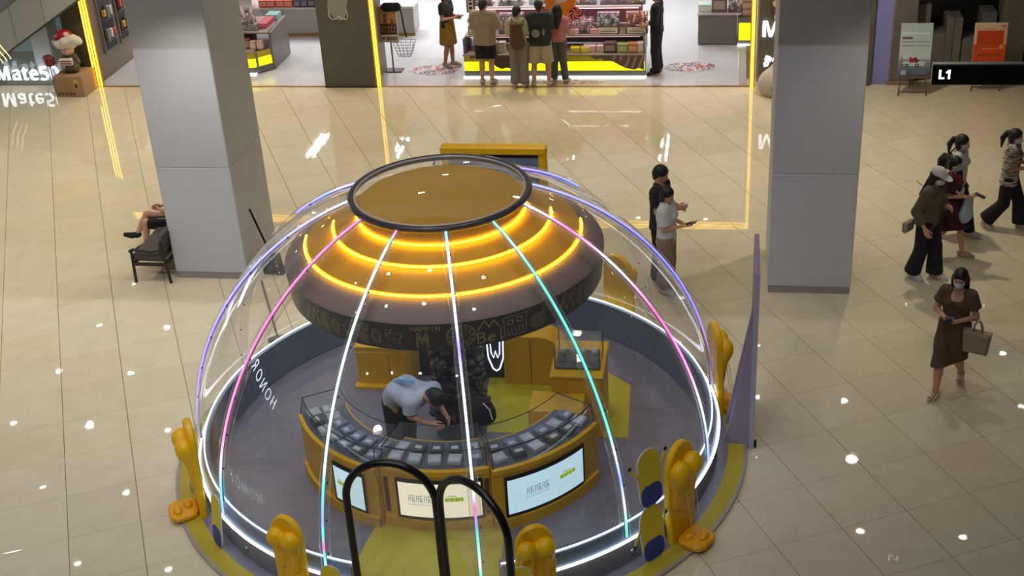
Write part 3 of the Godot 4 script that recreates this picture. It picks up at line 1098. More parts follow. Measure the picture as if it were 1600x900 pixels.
const GLYPH := {
	"H": [[0, 0, 0, 1], [1, 0, 1, 1], [0, 0.5, 1, 0.5]], "A": [[0, 1, 0.5, 0, 1, 1], [0.2, 0.65, 0.8, 0.65]], "P": [[0, 1, 0, 0, 0.8, 0, 1, 0.25, 0.8, 0.5, 0, 0.5]],
	"I": [[0.5, 0, 0.5, 1]], "N": [[0, 1, 0, 0, 1, 1, 1, 0]], "M": [[0, 1, 0.1, 0, 0.5, 0.7, 0.9, 0, 1, 1]], "B": [[0, 0, 0, 1, 0.8, 1, 1, 0.75, 0.8, 0.5, 0, 0.5, 0.75, 0.45, 0.9, 0.2, 0.7, 0, 0, 0]],
	"e": [[0.1, 0.65, 0.9, 0.6, 0.75, 0.4, 0.3, 0.4, 0.05, 0.7, 0.3, 1, 0.9, 0.92]], "l": [[0.4, 0, 0.4, 1, 0.7, 0.95]], "O": [[0.5, 0, 0.1, 0.2, 0, 0.5, 0.1, 0.8, 0.5, 1, 0.9, 0.8, 1, 0.5, 0.9, 0.2, 0.5, 0]],
	"C": [[1, 0.15, 0.5, 0, 0, 0.4, 0, 0.7, 0.5, 1, 1, 0.85]], "S": [[1, 0.1, 0.4, 0, 0, 0.25, 1, 0.7, 0.6, 1, 0, 0.9]],
}

func write(im: Image, s: String, at: Vector2, h: float, w: int, c: Color, slant := 0.0) -> void:
	var x := at.x
	for ch in s:
		if GLYPH.has(ch):
			for st in GLYPH[ch]:
				var p := []
				for i in range(0, st.size(), 2):
					p.append(Vector2(x + st[i] * h * 0.62 + (1.0 - st[i + 1]) * slant * h, at.y + st[i + 1] * h))
				stroke(im, p, w, c)
		x += h * 0.86

func tex(im: Image) -> ImageTexture:
	return ImageTexture.create_from_image(im)

# three dense brush characters, too small in the photograph to read
func brush_marks(im: Image, at: Vector2, h: float, c: Color) -> void:
	for k in 3:
		var o := at + Vector2(k * h * 1.12, 0)
		stroke(im, [o + Vector2(0.1, 0.05) * h, o + Vector2(0.08, 0.95) * h], 3, c)
		stroke(im, [o + Vector2(0.1, 0.2) * h, o + Vector2(0.4, 0.15) * h, o + Vector2(0.38, 0.9) * h], 3, c)
		stroke(im, [o + Vector2(0.5, 0.1 + 0.05 * k) * h, o + Vector2(0.95, 0.08) * h], 3, c)
		stroke(im, [o + Vector2(0.72, 0.0) * h, o + Vector2(0.68, 0.95) * h], 3, c)
		stroke(im, [o + Vector2(0.5, 0.45) * h, o + Vector2(0.95, 0.4 + 0.05 * k) * h], 3, c)
		stroke(im, [o + Vector2(0.55, 0.9) * h, o + Vector2(0.9, 0.6) * h, o + Vector2(0.95, 0.98) * h], 3, c)
		stroke(im, [o + Vector2(0.1, 0.55) * h, o + Vector2(0.38, 0.52) * h], 3, c)
	for k in 14:
		dot(im, at.x + k * h * 0.24, at.y + h * 1.25, 5, c)

func wordmark(im: Image, at: Vector2, h: float, c: Color, dark: Color) -> void:
	im.fill_rect(Rect2i(int(at.x), int(at.y + h * 0.3), int(h * 3.4), int(h * 0.7)), c)
	im.fill_rect(Rect2i(int(at.x + h * 0.5), int(at.y), int(h * 1.6), 4), dark)
	for k in 7:
		stroke(im, [at + Vector2(0.25 + k * 0.46, 0.42) * h, at + Vector2(0.2 + k * 0.46, 0.9) * h], 4, dark)
		if k % 2 == 0:
			stroke(im, [at + Vector2(0.25 + k * 0.46, 0.42) * h, at + Vector2(0.42 + k * 0.46, 0.9) * h], 4, dark)

func screen_mat(key: String, back: Color, marks: float, word: float) -> StandardMaterial3D:
	var im := Image.create(512, 192, false, Image.FORMAT_RGBA8)
	im.fill(back)
	if marks > 0:
		brush_marks(im, Vector2(marks, 66), 44, rgb(96, 110, 122))
	if word > 0:
		wordmark(im, Vector2(word, 66), 34, rgb(170, 196, 40), rgb(96, 124, 44))
	var m := mat(key, Color(1, 1, 1), 0.2)
	m.albedo_texture = tex(im)
	m.emission_enabled = true
	m.emission = Color(1, 1, 1)
	m.emission_operator = BaseMaterial3D.EMISSION_OP_MULTIPLY
	m.emission_texture = m.albedo_texture
	m.emission_energy_multiplier = 0.75
	return m

func doodle_band() -> StandardMaterial3D:
	var im := Image.create(2048, 128, false, Image.FORMAT_RGBA8)
	im.fill(rgb(38, 36, 30))
	var g := rgb(158, 142, 86)
	var r := RandomNumberGenerator.new()
	r.seed = 5
	var x := 10.0
	var k := 0
	while x < 2030:
		match k % 8:
			0:
				for j in 4:
					arc(im, Vector2(x + 40, 66), 14.0 + j * 11, 1.6, 4.9, 3, g)
				arc(im, Vector2(x + 76, 70), 18, 0, TAU, 3, g, 1.8)
				arc(im, Vector2(x + 76, 70), 10, 0, TAU, 2, g, 2.0)
			1:
				for j in 26:
					dot(im, x + r.randf() * 70, 16 + r.randf() * 96, 4, g)
				arc(im, Vector2(x + 40, 62), 30, 0, TAU, 2, g, 0.6)
			2:
				write(im, "HAPPIN", Vector2(x, 10), 22, 3, g)
				write(im, "M", Vector2(x + 20, 44), 66, 8, g, 0.05)
				write(im, "M", Vector2(x + 20, 44), 66, 3, rgb(38, 36, 30), 0.05)
				x += 26
			3:
				arc(im, Vector2(x + 52, 66), 54, 0, TAU, 3, g)
				arc(im, Vector2(x + 52, 66), 34, 0, TAU, 2, g)
				for j in 12:
					arc(im, Vector2(x + 52 + cos(j * 0.52) * 44, 66 + sin(j * 0.52) * 44), 5, 0, TAU, 2, g)
				arc(im, Vector2(x + 44, 58), 8, 0, TAU, 2, g)
				arc(im, Vector2(x + 64, 60), 10, 0, TAU, 2, g)
			4:
				stroke(im, [Vector2(x + 10, 50), Vector2(x + 34, 8), Vector2(x + 52, 44), Vector2(x + 70, 14), Vector2(x + 92, 52)], 4, g)
				write(im, "Bel", Vector2(x + 6, 66), 46, 5, g)
			5:
				stroke(im, [Vector2(x, 20), Vector2(x + 96, 14), Vector2(x + 92, 112), Vector2(x + 4, 104), Vector2(x, 20)], 3, g)
				arc(im, Vector2(x + 28, 46), 12, 0, TAU, 4, g)
				arc(im, Vector2(x + 66, 40), 12, 0, TAU, 4, g)
				for j in 5:
					stroke(im, [Vector2(x + 14 + j * 16, 70), Vector2(x + 20 + j * 15, 98)], 3, g)
			6:
				for j in 4:
					arc(im, Vector2(x + 40, 76), 6.0 + j * 9, 0, TAU, 3, g)
				stroke(im, [Vector2(x + 60, 12), Vector2(x + 130, 6), Vector2(x + 138, 40), Vector2(x + 66, 46), Vector2(x + 60, 12)], 3, g)
				for j in 6:
					stroke(im, [Vector2(x + 72 + j * 10, 16), Vector2(x + 70 + j * 10, 38)], 2, g)
				x += 40
			7:
				stroke(im, [Vector2(x, 100), Vector2(x + 20, 40), Vector2(x + 44, 92), Vector2(x + 60, 30), Vector2(x + 90, 104)], 4, g)
				arc(im, Vector2(x + 30, 24), 9, 0, TAU, 3, g)
				arc(im, Vector2(x + 84, 24), 14, 0, TAU, 3, g)
		x += 108
		k += 1
	var m := mat("doodle_band", Color(1, 1, 1), 0.35)
	m.albedo_texture = tex(im)
	m.uv1_scale = Vector3(2, 1, 1)
	m.uv1_offset = Vector3(0.11, 0, 0)
	return m

func led_mat(key: String, stops: Array) -> StandardMaterial3D:
	var g := Gradient.new()
	g.offsets = PackedFloat32Array(stops.map(func(s): return s[0]))
	g.colors = PackedColorArray(stops.map(func(s): return s[1]))
	var t := GradientTexture2D.new()
	t.gradient = g
	t.width = 128
	t.height = 2
	var m := mat(key, rgb(210, 215, 225), 0.4)
	m.emission_enabled = true
	m.emission = Color(1, 1, 1)
	m.emission_operator = BaseMaterial3D.EMISSION_OP_MULTIPLY
	m.emission_texture = t
	m.emission_energy_multiplier = 1.7
	return m

# a point on the dome: angle from +z towards +x, height, extra radius
func on_dome(a: float, y: float, extra := 0.0) -> Vector3:
	var r := sqrt(maxf(0.0, DR * DR - (y - 0.35) * (y - 0.35)))
	var p := Vector3(r * sin(a), y - 0.35, r * cos(a))
	return DC + Vector3(0, 0.35, 0) + p * (1.0 + extra / DR)

# ---------------------------------------------------------------- the transparent dome and its platform
func dome() -> void:
	# platform
	var pf := thing("platform", "low round grey platform with a yellow rim carrying the transparent dome", "platform", DC)
	obj("deck", MB.new().lathe([Vector2(3.03, 0.0), Vector2(3.03, 0.05), Vector2(0.0, 0.05)], 96), grainy(mat("deck_grey", rgb(128, 126, 140), 0.35), noise(0.03, 21, Color(0.9, 0.9, 0.9), Color(1, 1, 1), 256), 0.8), pf)
	obj("yellow_ring", MB.new().lathe([Vector2(3.19, 0.0), Vector2(3.19, 0.04), Vector2(3.03, 0.052), Vector2(3.02, 0.052)], 96), mat("olive_yellow", rgb(176, 158, 40), 0.5), pf)
	obj("edge_strip", MB.new().lathe([Vector2(3.225, 0.0), Vector2(3.225, 0.042), Vector2(3.19, 0.046), Vector2(3.19, 0.0)], 96), mat("edge_alu", rgb(176, 170, 160), 0.4, 0.5), pf)
	var path := MB.new()
	path.prism(PackedVector2Array([Vector2(-0.56, -1.4), Vector2(0.74, -1.4), Vector2(0.9, -3.0), Vector2(-0.72, -3.0)]), Transform3D(Basis(Vector3.RIGHT, Vector3(0, 0, -1), Vector3.UP), Vector3(0.0, 0.053, 0)), 0.012, 0.002)
	obj("entrance_mat", path, mat("path_yellow", rgb(196, 188, 34), 0.45), pf)
	var sideway := MB.new().prism(PackedVector2Array([Vector2(0.2, 0.1), Vector2(1.9, 0.1), Vector2(1.85, 1.2), Vector2(0.9, 2.1), Vector2(0.1, 1.4)]), Transform3D(Basis(Vector3.RIGHT, Vector3(0, 0, -1), Vector3.UP), Vector3(0, 0.053, 0)), 0.012, 0.002)
	obj("inner_mat", sideway, M.path_yellow, pf)
	# dome
	var d := thing("dome", "large transparent plastic dome with glowing coloured ribs around the kiosk", "dome", Vector3.ZERO)
	var g0 := deg_to_rad(19.0)
	var g1 := deg_to_rad(350.0)
	obj("base_wall", MB.new().lathe([Vector2(2.9, 0.05), Vector2(2.9, 0.33), Vector2(2.885, 0.345), Vector2(2.86, 0.36)], 110, g0, g1, DC), mat("wall_grey", rgb(134, 132, 142), 0.4), d)
	obj("wall_slope", MB.new().lathe([Vector2(2.9, 0.33), Vector2(2.85, 0.49), Vector2(2.78, 0.5)], 110, g0, g1, DC), mat("slate", rgb(104, 116, 132), 0.4), d)
	obj("wall_lining", MB.new().lathe([Vector2(2.78, 0.5), Vector2(2.74, 0.06)], 110, g0, g1, DC), M.slate, d)
	for e in [g0, g1]:
		var s := Vector3(sin(e), 0, cos(e))
		obj("wall_end", MB.new().obox(Transform3D(Basis(Vector3.UP, e), DC + s * 2.82 + Vector3(0, 0.26, 0)), Vector3(0.02, 0.46, 0.15), 0.004), M.wall_grey, d)
	obj("led_ring", MB.new().tube(ringpts(2.912, 0.345, g0, g1, 150), 0.015, 8), M.white_led, d)
	obj("led_ring", MB.new().tube(ringpts(2.836, 0.505, g0, g1, 150), 0.008, 8), M.white_led, d)
	var bolts := MB.new().lathe([Vector2(0.034, 0.0), Vector2(0.03, 0.014), Vector2(0.012, 0.026), Vector2(0.0, 0.028)], 12).mesh()
	for k in 18:
		var a := g0 + (g1 - g0) * (k + 0.5) / 18.0
		var o := obj("stud", bolts, M.steel, d)
		o.transform = Transform3D(Basis(Vector3.UP, a) * Basis(Vector3.RIGHT, PI / 2), DC + Vector3(2.9 * sin(a), 0.17, 2.9 * cos(a)))
	# film: twelve panels between the ribs
	var film := clear("dome_film", rgb(226, 226, 236), 0.025, 0.008)
	for k in 12:
		var a0 := deg_to_rad(15.0 + 30.0 * k)
		var prof := []
		for i in 19:
			var y := lerpf(0.5, 3.1, pow(float(i) / 18.0, 0.8))
			prof.append(Vector2(sqrt(DR * DR - (y - 0.35) * (y - 0.35)), y))
		obj("film_panel", MB.new().lathe(prof, 14, a0, a0 + deg_to_rad(30.0), DC), film, d)
	var cap_prof := []
	for i in 9:
		var q := float(i) / 8.0
		cap_prof.append(Vector2(0.92 * (1.0 - q), 3.13 + 0.05 * sin(q * PI * 0.5)))
	obj("skylight_film", MB.new().lathe(cap_prof, 48, 0.0, TAU, DC), film, d)
	obj("skylight_ring", MB.new().tube(ringpts(0.925, 3.12, 0, TAU * 95 / 96, 95), 0.036, 10, true), mat("ring_grey", rgb(66, 64, 66), 0.25), d)
	obj("ring_seal", MB.new().tube(ringpts(0.885, 3.145, 0, TAU * 95 / 96, 95), 0.012, 6, true), clear("seal_clear", rgb(220, 220, 225), 0.35, 0.1), d)
	var blue := rgb(120, 150, 255)
	var vio := rgb(150, 120, 255)
	var wht := rgb(226, 244, 255)
	var teal := rgb(30, 214, 176)
	var cyan := rgb(60, 214, 240)
	var pink := rgb(255, 70, 170)
	var ribs := {
		-105: [[0.0, vio], [0.2, rgb(190, 190, 255)], [0.5, blue], [1.0, vio]], -75: [[0.0, wht], [0.1, rgb(140, 160, 255)], [0.6, vio], [1.0, vio]],
		-45: [[0.0, pink], [0.45, pink], [0.75, rgb(255, 130, 190)], [0.85, wht], [0.92, cyan], [1.0, blue]], -15: [[0.0, pink], [0.04, teal], [0.08, wht], [0.7, rgb(220, 255, 250)], [0.75, cyan], [0.84, blue], [0.89, cyan], [0.93, pink], [0.95, teal], [1.0, wht]],
		15: [[0.0, cyan], [0.08, wht], [0.3, wht], [0.36, vio], [0.5, wht], [0.75, wht], [0.79, pink], [0.83, blue], [0.86, cyan], [0.95, wht], [1.0, teal]], 45: [[0.0, teal], [0.1, rgb(140, 220, 230)], [0.2, teal], [0.66, rgb(60, 230, 200)], [0.74, wht], [0.82, blue], [0.9, wht], [1.0, teal]],
		75: [[0.0, wht], [0.15, pink], [0.3, wht], [0.5, pink], [0.7, rgb(255, 150, 220)], [0.8, wht], [1.0, blue]], 105: [[0.0, blue], [0.3, rgb(120, 120, 255)], [1.0, vio]],
		135: [[0.0, vio], [1.0, blue]], 165: [[0.0, vio], [1.0, blue]], 195: [[0.0, vio], [1.0, blue]], 225: [[0.0, vio], [1.0, blue]],
	}
	var strip := clear("rib_sleeve", rgb(214, 220, 232), 0.06, 0.03)
	for deg in ribs:
		var a := deg_to_rad(deg)
		var p := PackedVector3Array()
		var q := PackedVector3Array()
		for i in 33:
			var th := lerpf(deg_to_rad(71.0), deg_to_rad(1.0), i / 32.0)
			var y := 0.35 + DR * sin(th)
			if absf(deg - 15.0) < 100.0 or y > 2.55:      # the far ribs carry light strips near the top only
				p.append(on_dome(a, y, 0.012))
			q.append(on_dome(a, y, -0.012))
		var rb := obj("rib", MB.new().tube(q, 0.055, 10), strip, d)
		var led := MB.new().tube(p, 0.0125, 6)
		obj("led_strip", led, led_mat("led_%d" % deg, ribs[deg]), rb)
		var bq := PackedVector3Array()
		for pt in p:
			bq.append(pt + (DC + Vector3(0, 0.35, 0) - pt).normalized() * 0.016)
		obj("led_backing", MB.new().tube(bq, 0.0136, 6), mat("backing_grey", rgb(150, 152, 158), 0.5), rb)
		var bo := MB.new()
		for i in 7:
			bo.ell(on_dome(a + 0.013, 0.6 + i * 0.36, 0.004), Vector3.ONE * 0.011, 6)
		obj("bolts", bo, M.black, rb)
	# stepped canopy
	var c := thing("canopy", "round stepped amber canopy with glowing yellow rings and a doodle-printed dark edge", "canopy", DC)
	var amber := mat("amber", rgb(196, 148, 0), 0.5)
	amber.clearcoat_enabled = true
	amber.clearcoat = 0.2
	obj("top_disc", MB.new().lathe([Vector2(0.87, 2.9), Vector2(0.86, 3.045), Vector2(0.85, 3.055), Vector2(0.0, 3.075)], 64), amber, c)
	obj("tier", MB.new().lathe([Vector2(1.13, 2.79), Vector2(1.12, 2.835), Vector2(0.87, 2.9)], 72), amber, c)
	obj("tier", MB.new().lathe([Vector2(1.44, 2.64), Vector2(1.43, 2.68), Vector2(1.13, 2.79)], 84), amber, c)
	obj("brim", MB.new().lathe([Vector2(1.685, 2.49), Vector2(1.66, 2.53), Vector2(1.44, 2.64)], 96), mat("brim_grey", rgb(128, 112, 106), 0.6), c)
	obj("fascia", MB.new().lathe([Vector2(1.66, 2.19), Vector2(1.685, 2.49)], 96, -PI, PI), doodle_band(), c)
	obj("underside", MB.new().lathe([Vector2(0.0, 2.26), Vector2(1.5, 2.24), Vector2(1.66, 2.19)], 64), M.dark_grey, c)
	for q in [[0.885, 2.93], [1.145, 2.825], [1.455, 2.668]]:
		obj("led_ring", MB.new().tube(ringpts(q[0], q[1], deg_to_rad(-83.0), deg_to_rad(104.0), 70, Vector3.ZERO), 0.011, 6), glow("canopy_led", rgb(255, 196, 20), 11.0), c)
	# small lamps set into the canopy's underside light the kiosk
	for q in 6:
		var b := TAU * (q + 0.5) / 6.0
		var e := Vector3(sin(b) * 1.1, 2.235, cos(b) * 1.1)
		obj("underside_lamp", MB.new().lathe([Vector2(0.0, -0.012), Vector2(0.06, -0.012), Vector2(0.065, 0.01)], 14, 0.0, TAU, e), glow("canopy_lamp", rgb(236, 242, 255), 5.0), c)
		down_spot("canopy_lamp_beam", DC + e + Vector3(0, -0.03, 0), 0.35, 66.0, 0.05, rgb(226, 236, 255))
	entrance()
	standing_boards()
	yellow_seats()
	cutouts()

func entrance() -> void:
	# two rounded black door frames standing side by side; the right one is swung open
	var lab := ["tall black tubular arch, the wider left one of the entrance pair", "tall black tubular arch swung outwards, right one of the entrance pair"]
	for k in 2:
		var t := thing("door_arch", lab[k], "door frame", Vector3(-2.47, 0.05, -9.05), 0.0 if k == 0 else -0.62)
		var w := -0.83 if k == 0 else 0.87
		var p := PackedVector3Array()
		var hr := absf(w) * 0.5
		p.append(Vector3(0.02 * signf(w), 0, 0))
		for i in 8:
			p.append(Vector3(0.02 * signf(w), lerpf(0.2, 1.32, i / 7.0), 0))
		for i in range(1, 24):
			var a := PI * i / 24.0
			p.append(Vector3(0.02 * signf(w) + w * 0.5 * (1.0 - cos(a)), 1.34 + hr * sin(a), 0))
		for i in 8:
			p.append(Vector3(0.02 * signf(w) + w, lerpf(1.32, 0.2, i / 7.0), 0))
		p.append(Vector3(0.02 * signf(w) + w, 0.0 if k == 0 else -0.05, 0))
		obj("frame_tube", MB.new().tube(p, 0.037, 10), mat("rubber_black", rgb(20, 20, 22), 0.3), t)
		var poly := PackedVector2Array()
		for q in p:
			poly.append(Vector2(q.x, q.y))
		obj("door_film", MB.new().prism(poly, Transform3D(), 0.004), clear("door_film", rgb(226, 226, 236), 0.03, 0.03), t)

func standing_boards() -> void:
	var w := thing("standing_board", "tall thin lilac-grey board seen edge-on beside the platform's right side", "display board", Vector3(0.35, 0, -12.55))
	obj("board", bx(Vector3(0, 1.1, 0), Vector3(0.05, 2.2, 0.95), 0.006), mat("board_lilac", rgb(158, 148, 172), 0.45), w)
	obj("edge_trim", bx(Vector3(0.0, 1.1, 0.48), Vector3(0.056, 2.2, 0.012), 0.003), mat("trim_lilac", rgb(186, 180, 200), 0.4), w)
	for k in 2:
		var tri := PackedVector2Array([Vector2(-0.025, 0.0), Vector2(-0.025, 1.6), Vector2(-0.3, 0.0)])
		obj("brace", MB.new().prism(tri, Transform3D(Basis(), Vector3(0, 0, [0.44, 0.06][k])), 0.03, 0.004), M.board_lilac, w)
	obj("foot_clip", bx(Vector3(0.045, 0.05, 0.44), Vector3(0.03, 0.09, 0.03), 0.004), M.black, w)
	var k := thing("billboard", "yellow-framed screen board standing behind the dome", "display board", Vector3(-2.97, 0, -15.3))
	for x in [-0.64, 0.64]:
		obj("upright", bx(Vector3(x, 1.12, 0), Vector3(0.1, 2.24, 0.14), 0.012), M.yellow_paint, k)
	obj("head_rail", bx(Vector3(0, 2.24, 0), Vector3(1.38, 0.1, 0.16), 0.012), M.yellow_paint, k)
	obj("foot_rail", bx(Vector3(0, 0.25, 0), Vector3(1.2, 0.5, 0.12), 0.01), M.yellow_paint, k)
	obj("screen", bx(Vector3(0.0, 1.3, 0.0), Vector3(1.18, 1.7, 0.06), 0.006), mat("screen_blue_grey", rgb(120, 134, 156), 0.2), k)
	obj("screen_edge", bx(Vector3(0.0, 2.16, 0.035), Vector3(1.2, 0.04, 0.02), 0.003), M.slot_brown if M.has("slot_brown") else M.black, k)

func yellow_seats() -> void:
	var Y := mat("seat_yellow", rgb(246, 192, 2), 0.38)
	var spots := [[59.0, "yellow rounded seat board with padded arches at the dome's right front"], [106.0, "yellow rounded seat board beside the dome's right edge, by the tilted sign"], [-59.0, "yellow rounded seat board at the dome's left edge, seen edge-on"], [-22.0, "yellow rounded seat board at the front left, cut off by the frame"], [25.0, "yellow rounded seat board just right of the black arches, cut off by the frame"], [147.0, "yellow rounded seat board behind the dome, peeping out under the canopy's right end"]]
	for s in spots:
		var a := deg_to_rad(s[0])
		var t := thing("seat_board", s[1], "seat", DC + Vector3(sin(a) * 2.985, 0.05, cos(a) * 2.985), a, "")
		t.scale = Vector3.ONE * (0.83 if absf(s[0]) < 30.0 else 1.0)
		var poly := PackedVector2Array([Vector2(-0.2, 0.0), Vector2(0.2, 0.0), Vector2(0.235, 0.5), Vector2(0.225, 0.85)])
		for i in range(1, 12):
			var b := PI * i / 12.0
			poly.append(Vector2(0.225 * cos(b), 0.85 + 0.27 * sin(b)))
		poly.append(Vector2(-0.225, 0.85))
		poly.append(Vector2(-0.235, 0.5))
		obj("board", MB.new().prism(poly, Transform3D(Basis(Vector3.RIGHT, -0.03), Vector3(0, 0, 0)), 0.075, 0.014), Y, t)
		var st := SDF.new()
		for q in [-1.0, 1.0]:
			st.cap(Vector3(q * 0.1, 0.45, 0.0), Vector3(q * 0.105, 0.84, 0.04), 0.085, 0.112, 0.05, 0.8)
			st.ell(Vector3(q * 0.105, 0.83, 0.06), Vector3(0.11, 0.13, 0.1), 0.04)
			st.carve(Vector3(q * 0.105, 0.6, 0.16), Vector3(0.05, 0.17, 0.09), 0.05)
		obj("padded_arches", st.net(0.012), Y, t)
		for q in [-0.08, 0.08]:
			obj("clear_rod", MB.new().tube(PackedVector3Array([Vector3(q, 0.62, 0.12), Vector3(q * 0.8, 0.06, 0.2)]), 0.006, 6), clear("acrylic", rgb(230, 225, 200), 0.25, 0.05), t)
		obj("foot_pad", MB.new().prism(rrect(0.34, 0.3, 0.1), Transform3D(Basis(Vector3.RIGHT, -PI / 2), Vector3(0, 0.03, 0.19)), 0.06, 0.012), mat("pad_orange", rgb(236, 168, 10), 0.4), t)
		for q in [-0.06, 0.06]:
			obj("pedal", MB.new().ell(Vector3(q * 0.6, 0.065, 0.19 + q), Vector3(0.075, 0.045, 0.05), 10), M.pad_orange, t)

func cutouts() -> void:
	# plain printed boards in place of the cartoon figures
	var spots := [[50.0, 2.965, 1.26, "tall cut-out board in yellow and blue at the dome's right front"], [-45.0, 2.965, 0.62, "small cut-out board in yellow and blue at the dome's left front, edge-on"], [-13.0, 2.98, 0.5, "rounded yellow cut-out board beside the left black arch"], [21.5, 3.12, 0.62, "narrow yellow cut-out board behind the right black arch's leg"], [-66.0, 2.97, 0.85, "olive cut-out board behind the left edge-on seat board"]]
	for s in spots:
		var a := deg_to_rad(s[0])
		var h: float = s[2]
		var t := thing("cutout_board", s[3], "standee", DC + Vector3(sin(a) * s[1], 0.05, cos(a) * s[1]), a)
		var n := 2 if h > 1.0 else 1
		for k in n:
			var hh := h / n
			var y0 := hh * k * 0.97
			var w := 0.29 if n == 2 else minf(0.2, hh * 0.42)
			var x := 0.03 if k == 1 else 0.0
			var full := rrect(w + 0.03, hh, (w + 0.03) * 0.5)
			var tr := Transform3D(Basis(Vector3.RIGHT, -0.12), Vector3(x, y0 + hh * 0.5, 0.03 - 0.06 * k))
			var bd := obj("white_backing", MB.new().prism(full, tr, 0.012, 0.002), mat("foam_white", rgb(214, 212, 206), 0.6), t)
			obj("yellow_print", MB.new().prism(rrect(w, hh * 0.97, w * 0.5), tr.translated_local(Vector3(0, 0, 0.007)), 0.003), mat("print_yellow", rgb(232, 208, 40), 0.45), bd)
			obj("blue_print", MB.new().prism(rrect(w * 0.98, hh * 0.36, w * 0.3), tr.translated_local(Vector3(0, -hh * 0.29, 0.0095)), 0.003), mat("print_blue", rgb(34, 60, 150), 0.45), bd)
			if n == 2:
				for q in [-1.0, 1.0]:
					var arm := MB.new()
					var up := 1.0 if k == 1 else (0.4 if q > 0 else -1.0)
					arm.obox(tr * Transform3D(Basis(Vector3.BACK, -q * 0.6 * up), Vector3(q * 0.185, hh * 0.12 + 0.03 * up, 0)), Vector3(0.03, 0.2, 0.012), 0.004)
					obj("arm", arm, M.print_yellow, bd)
					obj("glove", MB.new().ell(tr * Vector3(q * (0.185 + 0.06 * up * signf(up)), hh * 0.12 + 0.13 * up, 0), Vector3(0.026, 0.026, 0.01), 8), M.black, bd)

